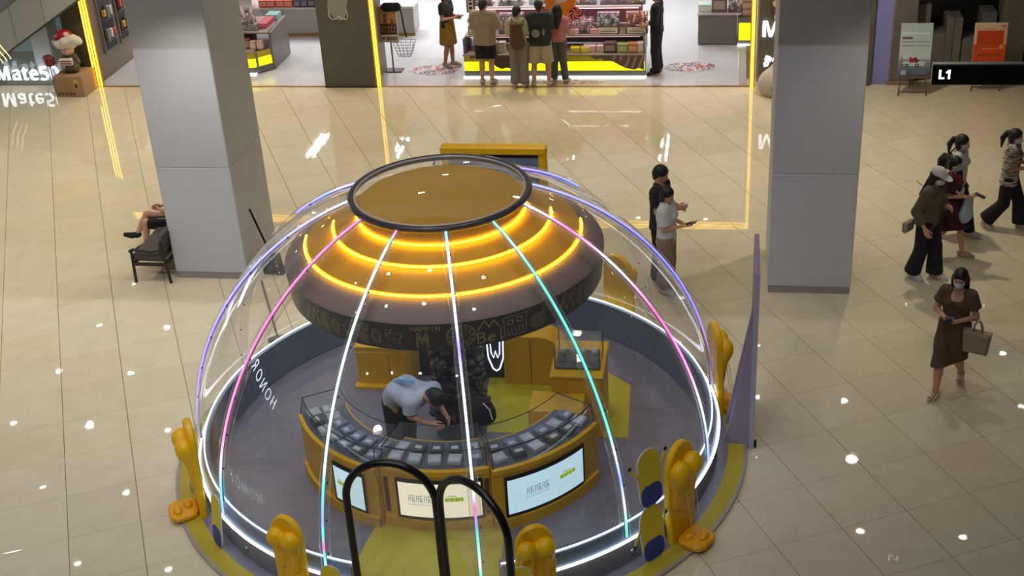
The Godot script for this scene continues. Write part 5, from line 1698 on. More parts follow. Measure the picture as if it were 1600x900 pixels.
func center_counter() -> void:
	var t := thing("display_counter", "long shop counter with a glowing yellow front behind the queue", "counter", Vector3(0, 0.015, 0))
	yellow_front(t, -5.24, -1.62, -24.5)
	obj("core", bx(Vector3(-3.43, 0.23, -25.05), Vector3(3.55, 0.46, 0.9)), M.plinth_grey, t)
	var brown := mat("torn_brown", rgb(96, 78, 66), 0.6)
	var r := [0.02, 0.07, 0.05, 0.1, 0.09, 0.14, 0.2, 0.24, 0.27, 0.29, 0.25, 0.3]
	obj("torn_edge", MB.new().prism(jagged(-2.68, -1.64, 0.46, r), Transform3D(Basis(), Vector3(0, 0, -24.482)), 0.02, 0.002), brown, t)
	for k in 5:
		obj("torn_stripe", MB.new().obox(Transform3D(Basis(Vector3.BACK, -0.35), Vector3(-1.7 - k * 0.13, 0.4 - 0.0 * k - (0.07 if k < 3 else -0.02), -24.468)), Vector3(0.045, 0.26 if k < 3 else 0.1, 0.008), 0.002), mat("torn_tan", rgb(150, 128, 112), 0.6), t)
	var l := [0.06, 0.04, 0.1, 0.06, 0.12, 0.22, 0.27, 0.24, 0.26, 0.2, 0.1, 0.05]
	obj("torn_edge", MB.new().prism(jagged(-5.1, -3.95, 0.46, l), Transform3D(Basis(), Vector3(0, 0, -24.482)), 0.02, 0.002), brown, t)
	obj("upper_shelf", bx(Vector3(-3.43, 0.79, -25.1), Vector3(3.55, 0.03, 0.8), 0.004), M.shelf_taupe, t)
	obj("riser", bx(Vector3(-3.43, 0.63, -25.3), Vector3(3.5, 0.3, 0.03)), M.plinth_grey, t)
	obj("top_shelf", bx(Vector3(-3.43, 1.25, -25.35), Vector3(3.4, 0.03, 0.5), 0.004), mat("shelf_pale", rgb(206, 190, 190), 0.3), t)
	obj("riser", bx(Vector3(-3.43, 1.03, -25.55), Vector3(3.4, 0.46, 0.03)), mat("riser_pink", rgb(206, 140, 150), 0.5), t)
	obj("light_line", bx(Vector3(-3.43, 1.225, -25.12), Vector3(3.3, 0.014, 0.02), 0.002), glow("pink_led", rgb(255, 206, 212), 3.0), t)
	obj("light_line", bx(Vector3(-3.43, 0.768, -24.74), Vector3(3.4, 0.012, 0.02), 0.002), M.pink_led, t)
	for x in [-5.22, -1.64]:
		obj("side_panel", bx(Vector3(x, 0.62, -24.95), Vector3(0.03, 0.36, 0.86), 0.004), M.plinth_grey, t)
	# lower shelf goods
	var y := 0.508
	box_row(Vector3(-4.95, y, -24.66), 2, Vector3(0.22, 0, 0), "box_olive", rgb(140, 128, 70), Vector3(0.16, 0.2, 0.14), "olive goods box at the left end of the lower shelf", "olive boxes on the lower shelf")
	box_row(Vector3(-4.1, y, -24.66), 3, Vector3(0.17, 0, 0), "box_slate", rgb(120, 130, 146), Vector3(0.15, 0.16, 0.14), "slate-blue goods box on the lower shelf between the shoppers", "slate boxes on the lower shelf")
	box_row(Vector3(-3.0, y, -24.62), 2, Vector3(0.2, 0, 0), "box_yellow", rgb(214, 200, 40), Vector3(0.18, 0.1, 0.16), "yellow goods box beside the girl in pink on the lower shelf", "yellow boxes on the lower shelf")
	box_row(Vector3(-2.72, y, -24.7), 2, Vector3(0.27, 0, 0), "box_pinkwhite", rgb(224, 190, 194), Vector3(0.25, 0.12, 0.22), "pale pink flat box on the lower shelf", "pale pink boxes on the lower shelf")
	box_row(Vector3(-2.31, y, -24.62), 1, Vector3(0.2, 0, 0), "box_plum", rgb(86, 60, 62), Vector3(0.24, 0.2, 0.18), "dark plum goods box on the lower shelf, left of the green one", "")
	box_row(Vector3(-2.06, y, -24.62), 1, Vector3(0.2, 0, 0), "box_green", rgb(130, 156, 90), Vector3(0.21, 0.17, 0.18), "green goods box on the lower shelf", "")
	box_row(Vector3(-1.86, y, -24.62), 1, Vector3(0.2, 0, 0), "box_orange", rgb(176, 108, 66), Vector3(0.2, 0.18, 0.18), "orange-brown goods box on the lower shelf", "")
	box_row(Vector3(-1.71, y, -24.62), 1, Vector3(0.2, 0, 0), "box_cream", rgb(206, 196, 180), Vector3(0.12, 0.19, 0.16), "cream upright box at the right end of the lower shelf", "")
	# cards and cases on the upper shelf
	y = 0.82
	name_card(Vector3(-4.95, y, -24.78), 0.42, 0.15, "cream name card with a dark frame left of the man in tan")
	name_card(Vector3(-4.2, y, -24.78), 0.36, 0.15, "cream name card with a dark frame right of the man in tan")
	name_card(Vector3(-2.36, y, -24.78), 0.42, 0.15, "cream name card with a dark frame under the silver figures' case")
	name_card(Vector3(-1.8, y, -24.78), 0.4, 0.15, "cream name card with a dark frame under the red figures' case")
	acrylic_box(Vector3(-2.36, y, -24.94), Vector3(0.44, 0.36, 0.3), [rgb(150, 156, 170), rgb(206, 206, 212), rgb(70, 74, 92)], "silver and blue little figures crowded in a clear case")
	acrylic_box(Vector3(-1.8, y, -24.94), Vector3(0.44, 0.36, 0.3), [rgb(176, 70, 50), rgb(230, 190, 160), rgb(140, 50, 44)], "red and cream little figures crowded in a clear case")
	acrylic_box(Vector3(-2.82, y, -24.95), Vector3(0.36, 0.24, 0.3), [rgb(206, 150, 166), rgb(220, 200, 206), rgb(130, 110, 140)], "pink and lilac little figures in a low clear case")
	acrylic_box(Vector3(-3.2, y, -24.94), Vector3(0.34, 0.36, 0.3), [rgb(206, 110, 110), rgb(230, 200, 206)], "coral little figures in a clear case beside the girl in pink")
	acrylic_box(Vector3(-4.3, y, -24.94), Vector3(0.5, 0.36, 0.3), [rgb(90, 100, 130), rgb(150, 150, 160), rgb(196, 170, 160)], "slate little figures in a clear case between two shoppers")
	acrylic_box(Vector3(-5.0, y, -24.94), Vector3(0.34, 0.3, 0.3), [rgb(196, 180, 176), rgb(150, 130, 120)], "beige little figures in a clear case at the counter's left end")
	y = 1.28
	acrylic_box(Vector3(-2.3, y, -25.35), Vector3(0.5, 0.4, 0.3), [rgb(220, 90, 160), rgb(240, 170, 206)], "bright pink little figures in a clear case on the top shelf")
	acrylic_box(Vector3(-1.85, y, -25.35), Vector3(0.4, 0.4, 0.3), [rgb(206, 180, 130), rgb(240, 220, 190), rgb(150, 120, 90)], "cream and gold little figures in a clear case on the top shelf")
	acrylic_box(Vector3(-4.35, y, -25.35), Vector3(0.5, 0.4, 0.3), [rgb(200, 170, 160), rgb(120, 90, 90)], "brown and pink little figures in a clear case on the top shelf")
	box_row(Vector3(-3.9, y, -25.3), 4, Vector3(0.17, 0, 0), "box_blue", rgb(130, 160, 206), Vector3(0.15, 0.24, 0.14), "light blue goods box on the top shelf behind the shoppers", "light blue boxes on the top shelf")
	acrylic_box(Vector3(-4.95, y, -25.35), Vector3(0.46, 0.4, 0.3), [rgb(220, 150, 170), rgb(236, 206, 210), rgb(150, 100, 120)], "rose and white little figures in a clear case, top shelf's left end")
	acrylic_box(Vector3(-2.85, y, -25.35), Vector3(0.46, 0.4, 0.3), [rgb(226, 206, 210), rgb(176, 186, 206), rgb(200, 120, 140)], "white and rose little figures in a clear case beside the red lollipop")
	box_row(Vector3(-2.62, 0.82, -24.8), 2, Vector3(-0.4, 0, 0), "box_blush", rgb(232, 176, 184), Vector3(0.18, 0.1, 0.12), "blush pink flat box on the upper shelf", "blush boxes on the upper shelf")
	name_card(Vector3(-3.05, 0.82, -24.8), 0.26, 0.1, "small cream name card with a dark frame beside the girl in pink")
	box_row(Vector3(-4.62, 0.508, -24.62), 2, Vector3(0.16, 0, 0), "box_paper", rgb(206, 200, 190), Vector3(0.14, 0.22, 0.14), "off-white goods box on the lower shelf near the man in tan", "off-white boxes on the lower shelf")
	# the orange sunburst board and the lollipops
	var sb := thing("display_board", "orange sunburst board with a white middle behind the shoppers", "display board", Vector3(-3.28, 1.5, -24.72))
	var sun := PackedVector2Array()
	for k in 32:
		var rr := 0.33 if k % 2 == 0 else 0.27
		sun.append(Vector2(cos(TAU * k / 32.0) * rr, sin(TAU * k / 32.0) * rr))
	obj("outline", MB.new().prism(sun, Transform3D(Basis().scaled(Vector3(1.06, 1.06, 1)), Vector3.ZERO), 0.02), M.foam_white, sb)
	obj("burst", MB.new().prism(sun, Transform3D(Basis(), Vector3(0, 0, 0.012)), 0.012, 0.002), mat("burst_orange", rgb(232, 140, 30), 0.45), sb)
	obj("middle", MB.new().prism(rrect(0.26, 0.2, 0.09), Transform3D(Basis(), Vector3(0.02, 0.08, 0.022)), 0.01, 0.002), M.foam_white, sb)
	obj("stand", bx(Vector3(0, -0.46, 0), Vector3(0.05, 0.36, 0.02)), M.foam_white, sb)
	for k in 2:
		var lp := thing("lollipop", ["large red and white swirl lollipop right of the orange board", "large dark red swirl lollipop left of the orange board"][k], "lollipop", Vector3([-2.98, -3.62][k], 1.28, -24.64 - 0.1 * k))
		obj("disc", MB.new().prism(rrect(0.24, 0.24, 0.12, 8), Transform3D(), 0.03, 0.008), mat("candy_red", rgb(156, 30, 34), 0.25), lp)
		for j in 6:
			var p := PackedVector3Array()
			for i in 9:
				var a := TAU * j / 6.0 + i * 0.16
				var rr := 0.1 * i / 8.0 + 0.008
				p.append(Vector3(cos(a) * rr, sin(a) * rr, 0.017))
			obj("swirl", MB.new().tube(p, 0.009, 5), mat("candy_pale", rgb(232, 170, 160), 0.3), lp)
		obj("stick", MB.new().tube(PackedVector3Array([Vector3(0, -0.11, 0), Vector3(0, -0.45, 0)]), 0.01, 6), M.foam_white, lp)
	var us := thing("hanging_sign", "narrow upright cream sign with dark marks left of the man in tan", "sign", Vector3(-5.08, 1.32, -24.8))
	obj("frame", bx(Vector3(0, 0.17, 0), Vector3(0.17, 0.44, 0.03), 0.004), M.card_frame, us)
	obj("card", bx(Vector3(0, 0.17, 0.016), Vector3(0.12, 0.39, 0.006)), M.foam_white, us)
	for k in 4:
		obj("mark", bx(Vector3(0.0, 0.3 - 0.085 * k, 0.021), Vector3(0.06, 0.05, 0.004)), M.card_frame, us)
	obj("post", bx(Vector3(0, -0.28, 0), Vector3(0.03, 0.46, 0.03)), M.card_frame, us)

func side_counters() -> void:
	# left counter with the bevelled yellow end
	var t := thing("display_counter", "shop counter with a slanted glowing yellow end, at the left of the shop", "counter", Vector3(0, 0.015, 0))
	yellow_front(t, -11.6, -9.72, -24.72)
	obj("bevel_panel", bx(Vector3.ZERO, Vector3(0.5, 0.18, 0.02), 0.002), M.yellow_panel, t, Vector3(-9.57, 0.245, -24.9), 0.84)
	obj("bevel_upper", bx(Vector3.ZERO, Vector3(0.5, 0.125, 0.02), 0.002), M.panel_olive, t, Vector3(-9.57, 0.4, -24.9), 0.84)
	obj("bevel_plinth", bx(Vector3.ZERO, Vector3(0.5, 0.13, 0.06), 0.002), M.plinth_grey, t, Vector3(-9.58, 0.085, -24.94), 0.84)
	obj("core", bx(Vector3(-10.6, 0.23, -25.4), Vector3(1.9, 0.46, 1.3)), M.plinth_grey, t)
	var side := PackedVector2Array([Vector2(-25.1, 0.0), Vector2(-26.1, 0.0), Vector2(-26.1, 0.86), Vector2(-25.1, 0.86), Vector2(-25.1, 0.45)])
	var sp := MB.new().prism(PackedVector2Array([Vector2(25.05, 0.02), Vector2(26.1, 0.02), Vector2(26.1, 0.86), Vector2(25.05, 0.8), Vector2(25.0, 0.4)]), Transform3D(Basis(Vector3(0, 0, -1), Vector3.UP, Vector3.RIGHT), Vector3(-9.42, 0, 0)), 0.05, 0.006)
	obj("side_panel", sp, mat("panel_grey", rgb(112, 106, 102), 0.4), t)
	obj("upper_shelf", bx(Vector3(-10.5, 0.83, -25.5), Vector3(2.1, 0.03, 1.15), 0.004), M.shelf_taupe, t)
	obj("riser", bx(Vector3(-10.6, 0.65, -25.15), Vector3(1.7, 0.33, 0.03)), M.panel_grey, t)
	box_row(Vector3(-10.22, 0.508, -24.95), 3, Vector3(0.16, 0, 0), "box_maroon", rgb(120, 66, 58), Vector3(0.15, 0.22, 0.15), "maroon goods box on the left counter's lower shelf", "maroon boxes on the left counter")
	box_row(Vector3(-9.76, 0.508, -24.93), 2, Vector3(0.14, 0, -0.02), "box_rose", rgb(206, 170, 160), Vector3(0.12, 0.17, 0.13), "pale rose goods box on the left counter's lower shelf", "pale rose boxes on the left counter")
	acrylic_box(Vector3(-10.02, 0.86, -25.2), Vector3(0.7, 0.42, 0.4), [rgb(130, 110, 116), rgb(176, 150, 150), rgb(60, 44, 50), rgb(226, 206, 206)], "mauve and brown little figures in a wide clear case, left counter")
	acrylic_box(Vector3(-10.9, 0.86, -25.4), Vector3(0.5, 0.6, 0.4), [rgb(160, 140, 140), rgb(206, 190, 190), rgb(90, 70, 76)], "pale mauve little figures in a tall clear case, left counter")
	box_row(Vector3(-9.62, 0.86, -25.25), 4, Vector3(0.0, 0, -0.14), "box_crimson", rgb(186, 52, 76), Vector3(0.2, 0.1, 0.13), "crimson flat box near the left counter's corner", "crimson boxes on the left counter")
	box_row(Vector3(-9.6, 0.86, -25.82), 2, Vector3(0.0, 0, -0.16), "box_mint", rgb(126, 178, 168), Vector3(0.26, 0.12, 0.14), "mint flat box near the left counter's corner", "mint boxes on the left counter")
	name_card(Vector3(-10.75, 0.86, -24.93), 0.16, 0.1, "small pale name card at the pillar's edge, upper of two")
	name_card(Vector3(-10.75, 0.508, -24.72), 0.16, 0.1, "small pale name card at the pillar's edge, lower of two")
	# wall cabinets behind it
	var wc := thing("wall_cabinet", "low run of pale grey drawers along the shop's back, left of the dark pillar", "cabinet", Vector3(-9.4, 0.015, -27.6))
	for k in 5:
		obj("drawer_front", bx(Vector3(-2.0 + k * 1.0, 0.345, 0.26), Vector3(0.985, 0.54, 0.02), 0.004), mat("drawer_grey", rgb(168, 162, 156), 0.4), wc)
	obj("carcass", bx(Vector3(0, 0.345, 0), Vector3(5.0, 0.57, 0.5)), M.drawer_grey, wc)
	obj("worktop", bx(Vector3(0, 0.65, 0.02), Vector3(5.05, 0.05, 0.58), 0.006), M.shelf_pale, wc)
	obj("foot_line", bx(Vector3(0, 0.035, 0.25), Vector3(5.0, 0.07, 0.02)), M.brass, wc)
	box_row(Vector3(-11.2, 0.692, -27.5), 2, Vector3(0.42, 0, 0), "stack_white", rgb(222, 210, 214), Vector3(0.38, 0.2, 0.36), "white carton on the back drawers, far left", "white cartons on the back drawers")
	box_row(Vector3(-10.35, 0.692, -27.5), 4, Vector3(0.2, 0, 0), "stack_coral", rgb(226, 96, 80), Vector3(0.19, 0.16, 0.36), "coral carton in the row on the back drawers", "coral cartons on the back drawers")
	box_row(Vector3(-9.55, 0.692, -27.5), 3, Vector3(0.17, 0, 0), "stack_navy", rgb(60, 56, 82), Vector3(0.16, 0.16, 0.36), "navy carton in the row on the back drawers", "navy cartons on the back drawers")
	box_row(Vector3(-9.0, 0.692, -27.5), 5, Vector3(0.19, 0, 0), "stack_mint", rgb(150, 206, 190), Vector3(0.18, 0.16, 0.36), "mint carton in the row on the back drawers", "mint cartons on the back drawers")
	# right counter
	var rc := thing("display_counter", "plain taupe box counter right of the man in black", "counter", Vector3(0, 0.015, 0))
	obj("carcass", bx(Vector3(-0.25, 0.33, -26.9), Vector3(0.8, 0.64, 0.7), 0.008), M.panel_grey, rc)
	obj("worktop", bx(Vector3(-0.22, 0.66, -26.9), Vector3(0.9, 0.03, 0.76), 0.004), M.shelf_pale, rc)
	obj("glowing_panel", bx(Vector3(0.34, 0.3, -26.5), Vector3(0.3, 0.36, 0.02), 0.002), M.yellow_panel, rc)
	obj("side_body", bx(Vector3(0.33, 0.3, -26.85), Vector3(0.34, 0.56, 0.66)), M.panel_grey, rc)
	obj("light_strip", bx(Vector3(0.33, 0.02, -26.5), Vector3(0.32, 0.03, 0.05), 0.003), M.sign_white, rc)
	box_row(Vector3(-0.52, 0.69, -26.75), 1, Vector3.ZERO, "box_mintwhite", rgb(196, 222, 206), Vector3(0.26, 0.16, 0.26), "mint and white box on the left end of the taupe counter", "")
	box_row(Vector3(-0.22, 0.69, -26.75), 1, Vector3.ZERO, "box_brown", rgb(110, 92, 84), Vector3(0.3, 0.3, 0.3), "brown box in the middle of the taupe counter", "")
	acrylic_box(Vector3(0.1, 0.68, -26.75), Vector3(0.28, 0.2, 0.3), [rgb(90, 80, 76), rgb(206, 196, 186)], "black and white little figures in a clear case on the taupe counter")
	box_row(Vector3(0.34, 0.6, -26.75), 3, Vector3(0.0, 0.15, 0), "box_sand", rgb(190, 150, 120), Vector3(0.2, 0.14, 0.2), "sand-coloured box stacked above the small yellow panel", "sand boxes in a stack")

func rack() -> void:
	var t := thing("rack", "freestanding rack with a picture of biscuits, a sign and a wire basket", "rack", Vector3(-6.8, 0.015, -24.95))
	obj("base_plate", bx(Vector3(0, 0.012, 0), Vector3(0.34, 0.024, 0.26), 0.004), mat("rack_brown", rgb(84, 62, 58), 0.4), t)
	obj("pole", MB.new().tube(PackedVector3Array([Vector3(-0.02, 0.0, 0), Vector3(-0.02, 0.66, 0)]), 0.02, 8), M.steel, t)
	obj("sign_board", bx(Vector3(-0.05, 0.72, 0.1), Vector3(0.46, 0.15, 0.03), 0.004), mat("sign_beige", rgb(206, 192, 176), 0.5), t)
	obj("sign_lettering", text("POP MART", 0.062, 0.006, 800), mat("ink_dark", rgb(60, 50, 46), 0.5), t, Vector3(-0.05, 0.72, 0.119))
	obj("box_front", bx(Vector3(-0.06, 0.89, 0.02), Vector3(0.42, 0.22, 0.12), 0.006), M.rack_brown, t)
	for k in 6:
		for j in 2:
			obj("slot", bx(Vector3(-0.21 + 0.062 * k, 0.86 + 0.08 * j, 0.082), Vector3(0.026, 0.05, 0.008), 0.002), mat("slot_tan", rgb(176, 130, 110), 0.5), t)
	obj("picture", bx(Vector3(-0.06, 1.18, 0.02), Vector3(0.42, 0.36, 0.06), 0.006), mat("pic_tan", rgb(196, 150, 100), 0.45), t)
	for k in 7:
		obj("biscuit", MB.new().ell(Vector3(-0.16 + 0.07 * (k % 4), 1.06 + 0.1 * (k / 4), 0.05), Vector3(0.05, 0.045, 0.02), 10), mat("biscuit_%d" % (k % 2), [rgb(220, 176, 110), rgb(150, 96, 60)][k % 2], 0.6), t)
	var bk := thing("wire_basket", "grey wire basket hanging on the biscuit rack", "basket", Vector3(-6.53, 0.35, -24.95))
	var wire := mat("wire_grey", rgb(150, 150, 156), 0.35, 0.6)
	for k in 6:
		var y := 0.0 + 0.06 * k
		var q := 0.02 * k
		obj("wire", MB.new().tube(PackedVector3Array([Vector3(-0.13 - q, y, -0.1), Vector3(0.12 + q, y, -0.1), Vector3(0.12 + q, y, 0.1), Vector3(-0.13 - q, y, 0.1)]), 0.006, 5, true), wire, bk)
	for k in 5:
		for s in [-0.1, 0.1]:
			obj("wire", MB.new().tube(PackedVector3Array([Vector3(-0.13 + 0.0625 * k, 0, s), Vector3(-0.23 + 0.11 * k, 0.3, s)]), 0.005, 5), wire, bk)
	obj("bottom", bx(Vector3(0, 0.0, 0), Vector3(0.24, 0.01, 0.2)), wire, bk)
	var tb := thing("tote_bag", "black tote bag hung over the top of the biscuit rack", "bag", Vector3(-6.74, 1.36, -24.95))
	var sd := SDF.new()
	sd.cap(Vector3(-0.12, 0.0, 0.03), Vector3(0.12, 0.0, 0.03), 0.09, 0.09, 0.05)
	sd.cap(Vector3(-0.1, 0.22, 0.0), Vector3(0.08, 0.22, 0.0), 0.07, 0.06, 0.08)
	obj("cloth", sd.net(0.015), M.bag_black, tb)
	obj("strap", MB.new().tube(PackedVector3Array([Vector3(0.14, 0.1, 0.05), Vector3(0.21, -0.1, 0.06), Vector3(0.24, -0.45, 0.06), Vector3(0.27, -0.62, 0.05)]), 0.016, 6), M.bag_black, tb)

# ---------------------------------------------------------------- right: lift lobby, posters, level sign
func lobby() -> void:
	struct("wall_lobby_left", bx(Vector3(2.88, 1.6, -26.0), Vector3(0.42, 3.2, 3.7), 0.01), mat("lilac_panel", rgb(150, 152, 224), 0.4))
	struct("wall_lobby_back", bx(Vector3(6.5, 1.6, -25.2), Vector3(7.2, 3.2, 0.2)), mat("recess_black", rgb(30, 30, 30), 0.4))
	var po := thing("pillar", "narrow dark grey pillar behind the car poster", "pillar", Vector3(3.2, 0, -24.42))
	obj("cladding", bx(Vector3(0, 1.56, 0), Vector3(0.42, 3.1, 0.56), 0.01), mat("clad_grey", rgb(116, 113, 108), 0.4), po)
	obj("edge_strip", bx(Vector3(-0.215, 1.56, 0.26), Vector3(0.03, 3.1, 0.06), 0.006), mat("edge_tan", rgb(150, 130, 116), 0.35), po)
	obj("foot", bx(Vector3(-0.02, 0.03, 0.02), Vector3(0.5, 0.06, 0.6), 0.006), mat("foot_pink", rgb(150, 122, 112), 0.4), po)
	var pr := thing("pillar", "wide dark grey pillar right of the orange poster", "pillar", Vector3(5.14, 0, -24.5))
	obj("cladding", bx(Vector3(0, 1.56, 0), Vector3(0.44, 3.1, 0.56), 0.01), M.clad_grey, pr)
	obj("foot", bx(Vector3(0, 0.03, 0.01), Vector3(0.46, 0.06, 0.58), 0.006), M.foot_pink, pr)
	# stepped grey blocks in the dark recess
	var bl := [[3.57, 0.24, 1.43, "tall grey block in the recess above the car poster"], [3.86, 0.26, 0.86, "low grey block right of the car poster"], [4.055, 0.14, 1.16, "tall slim grey block, left of the pair in the recess"], [4.205, 0.15, 1.16, "tall slim grey block, right of the pair in the recess"], [4.42, 0.24, 0.76, "low grey block left of the orange poster"], [4.74, 0.26, 1.26, "grey block peeping above the orange poster"]]
	for b in bl:
		var t := thing("block", b[3], "block", Vector3(b[0], 0, -24.72))
		obj("body", bx(Vector3(0, b[2] * 0.5, 0), Vector3(b[1], b[2], 0.5), 0.012), M.clad_grey, t)
		obj("cap", bx(Vector3(0, b[2] + 0.006, 0), Vector3(b[1] - 0.02, 0.014, 0.48), 0.004), mat("cap_grey", rgb(112, 110, 106), 0.4), t)
	# posters on easels
	var im := Image.create(256, 448, false, Image.FORMAT_RGBA8)
	for y in 448:
		im.fill_rect(Rect2i(0, y, 256, 1), rgb(176, 204, 208).lerp(rgb(206, 220, 226), y / 300.0) if y < 300 else rgb(150, 176, 190).lerp(rgb(70, 84, 104), (y - 300) / 148.0))
	im.fill_rect(Rect2i(10, 70, 220, 22), rgb(214, 226, 232))
	im.fill_rect(Rect2i(14, 112, 226, 18), rgb(206, 210, 214))
	im.fill_rect(Rect2i(14, 112, 84, 18), rgb(120, 84, 84))
	im.fill_rect(Rect2i(14, 150, 110, 6), rgb(96, 112, 124))
	im.fill_rect(Rect2i(130, 150, 110, 6), rgb(96, 112, 124))
	im.fill_rect(Rect2i(14, 184, 110, 6), rgb(96, 112, 124))
	im.fill_rect(Rect2i(130, 184, 110, 6), rgb(96, 112, 124))
	stroke(im, [Vector2(70, 300), Vector2(150, 240), Vector2(250, 206)], 8, rgb(190, 210, 220))
	im.fill_rect(Rect2i(40, 330, 170, 30), rgb(206, 210, 214))
	stroke(im, [Vector2(30, 336), Vector2(90, 322), Vector2(210, 330)], 10, rgb(220, 222, 226))
	arc(im, Vector2(66, 356), 12, 0, TAU, 7, rgb(30, 32, 38))
	arc(im, Vector2(150, 356), 12, 0, TAU, 7, rgb(30, 32, 38))
	im.fill_rect(Rect2i(84, 284, 60, 44), rgb(176, 40, 56))
	im.fill_rect(Rect2i(100, 276, 24, 16), rgb(226, 226, 226))
	stroke(im, [Vector2(130, 296), Vector2(160, 310), Vector2(140, 330)], 9, rgb(40, 36, 46))
	stroke(im, [Vector2(22, 280), Vector2(20, 340), Vector2(34, 352)], 7, rgb(176, 40, 56))
	im.fill_rect(Rect2i(20, 396, 44, 40), rgb(186, 196, 204))
	for k in 3:
		im.fill_rect(Rect2i(120, 400 + k * 13, 110, 5), rgb(130, 144, 160))
	easel("car poster on a wooden easel, pale blue with a small white car", Vector3(3.34, 0.0, -23.56), im, 0.56, 0.98, 0.36)
	var im2 := Image.create(256, 448, false, Image.FORMAT_RGBA8)
	im2.fill(rgb(226, 84, 30))
	for y in 90:
		im2.fill_rect(Rect2i(0, y, 256, 1), rgb(240, 214, 186).lerp(rgb(234, 176, 130), y / 90.0))
	im2.fill_rect(Rect2i(0, 60, 22, 120), rgb(238, 196, 160))
	im2.fill_rect(Rect2i(234, 60, 22, 120), rgb(238, 196, 160))
	im2.fill_rect(Rect2i(24, 64, 208, 120), rgb(214, 74, 30))
	for k in 6:
		im2.fill_rect(Rect2i(90 + k * 12, 46, 8, 8), rgb(196, 130, 90))
	for k in 7:
		im2.fill_rect(Rect2i(70 + k * 18, 214, 12, 5), rgb(240, 220, 200))
	for k in 8:
		im2.fill_rect(Rect2i(36 + k * 24, 262, 16, 18), rgb(176, 52, 20))
	arc(im2, Vector2(222, 200), 9, 0, TAU, 18, rgb(244, 170, 60))
	stroke(im2, [Vector2(212, 22), Vector2(226, 34), Vector2(242, 20)], 6, rgb(150, 60, 50))
	easel("orange poster on a wooden easel, half hidden by the level sign", Vector3(4.67, 0.0, -23.82), im2, 0.57, 0.98, 0.28)
	# hanging level sign
	var ls := thing("hanging_sign", "long black hanging sign with white L1 lettering", "sign", Vector3(3.6, 3.36, -14.6))
	obj("panel", bx(Vector3(0, 0.12, 0), Vector3(2.66, 0.235, 0.06), 0.004), M.black_gloss, ls)
	obj("top_rail", bx(Vector3(0, 0.243, 0), Vector3(2.66, 0.02, 0.08), 0.003), M.dark_grey, ls)
	obj("lettering", text("L1", 0.105, 0.006, 600), M.sign_white, ls, Vector3(-1.19, 0.125, 0.032))
	for x in [0.4, 1.1]:
		obj("rod", MB.new().tube(PackedVector3Array([Vector3(x, 0.24, 0), Vector3(x, 1.24, 0)]), 0.012, 6), M.steel, ls)

func easel(label: String, at: Vector3, im: Image, w: float, h: float, y0: float) -> void:
	var m := mat("poster_" + label.substr(0, 6).strip_edges(), Color(1, 1, 1), 0.4)
	m.albedo_texture = tex(im)
	var wood := mat("easel_wood", rgb(118, 92, 70), 0.5)
	var p := thing("poster", label, "poster", at + Vector3(0, y0, 0))
	obj("board", bx(Vector3(0, h * 0.5, 0), Vector3(w, h, 0.018), 0.002), mat("board_edge", rgb(206, 206, 206), 0.5), p, Vector3.ZERO)
	obj("print", bx(Vector3(0, h * 0.5, 0.0105), Vector3(w - 0.006, h - 0.006, 0.003)), m, p)
	p.rotation.x = -0.06
	var e := thing("easel", "wooden easel under the " + label.split(" on ")[0], "easel", at)
	for s in [-1.0, 1.0]:
		obj("leg", MB.new().tube(PackedVector3Array([Vector3(s * 0.25, 0.0, 0.06), Vector3(s * 0.19, 0.55, -0.03), Vector3(s * 0.1, 1.0, -0.09)]), 0.014, 6), wood, e)
	obj("leg", MB.new().tube(PackedVector3Array([Vector3(0, 0.0, -0.4), Vector3(0, 0.95, -0.1)]), 0.012, 6), wood, e)
	obj("ledge", bx(Vector3(0, y0 - 0.022, 0.012), Vector3(0.5, 0.022, 0.05), 0.003), wood, e)
	obj("stretcher", bx(Vector3(0, 0.08, 0.045), Vector3(0.46, 0.02, 0.016), 0.003), wood, e)

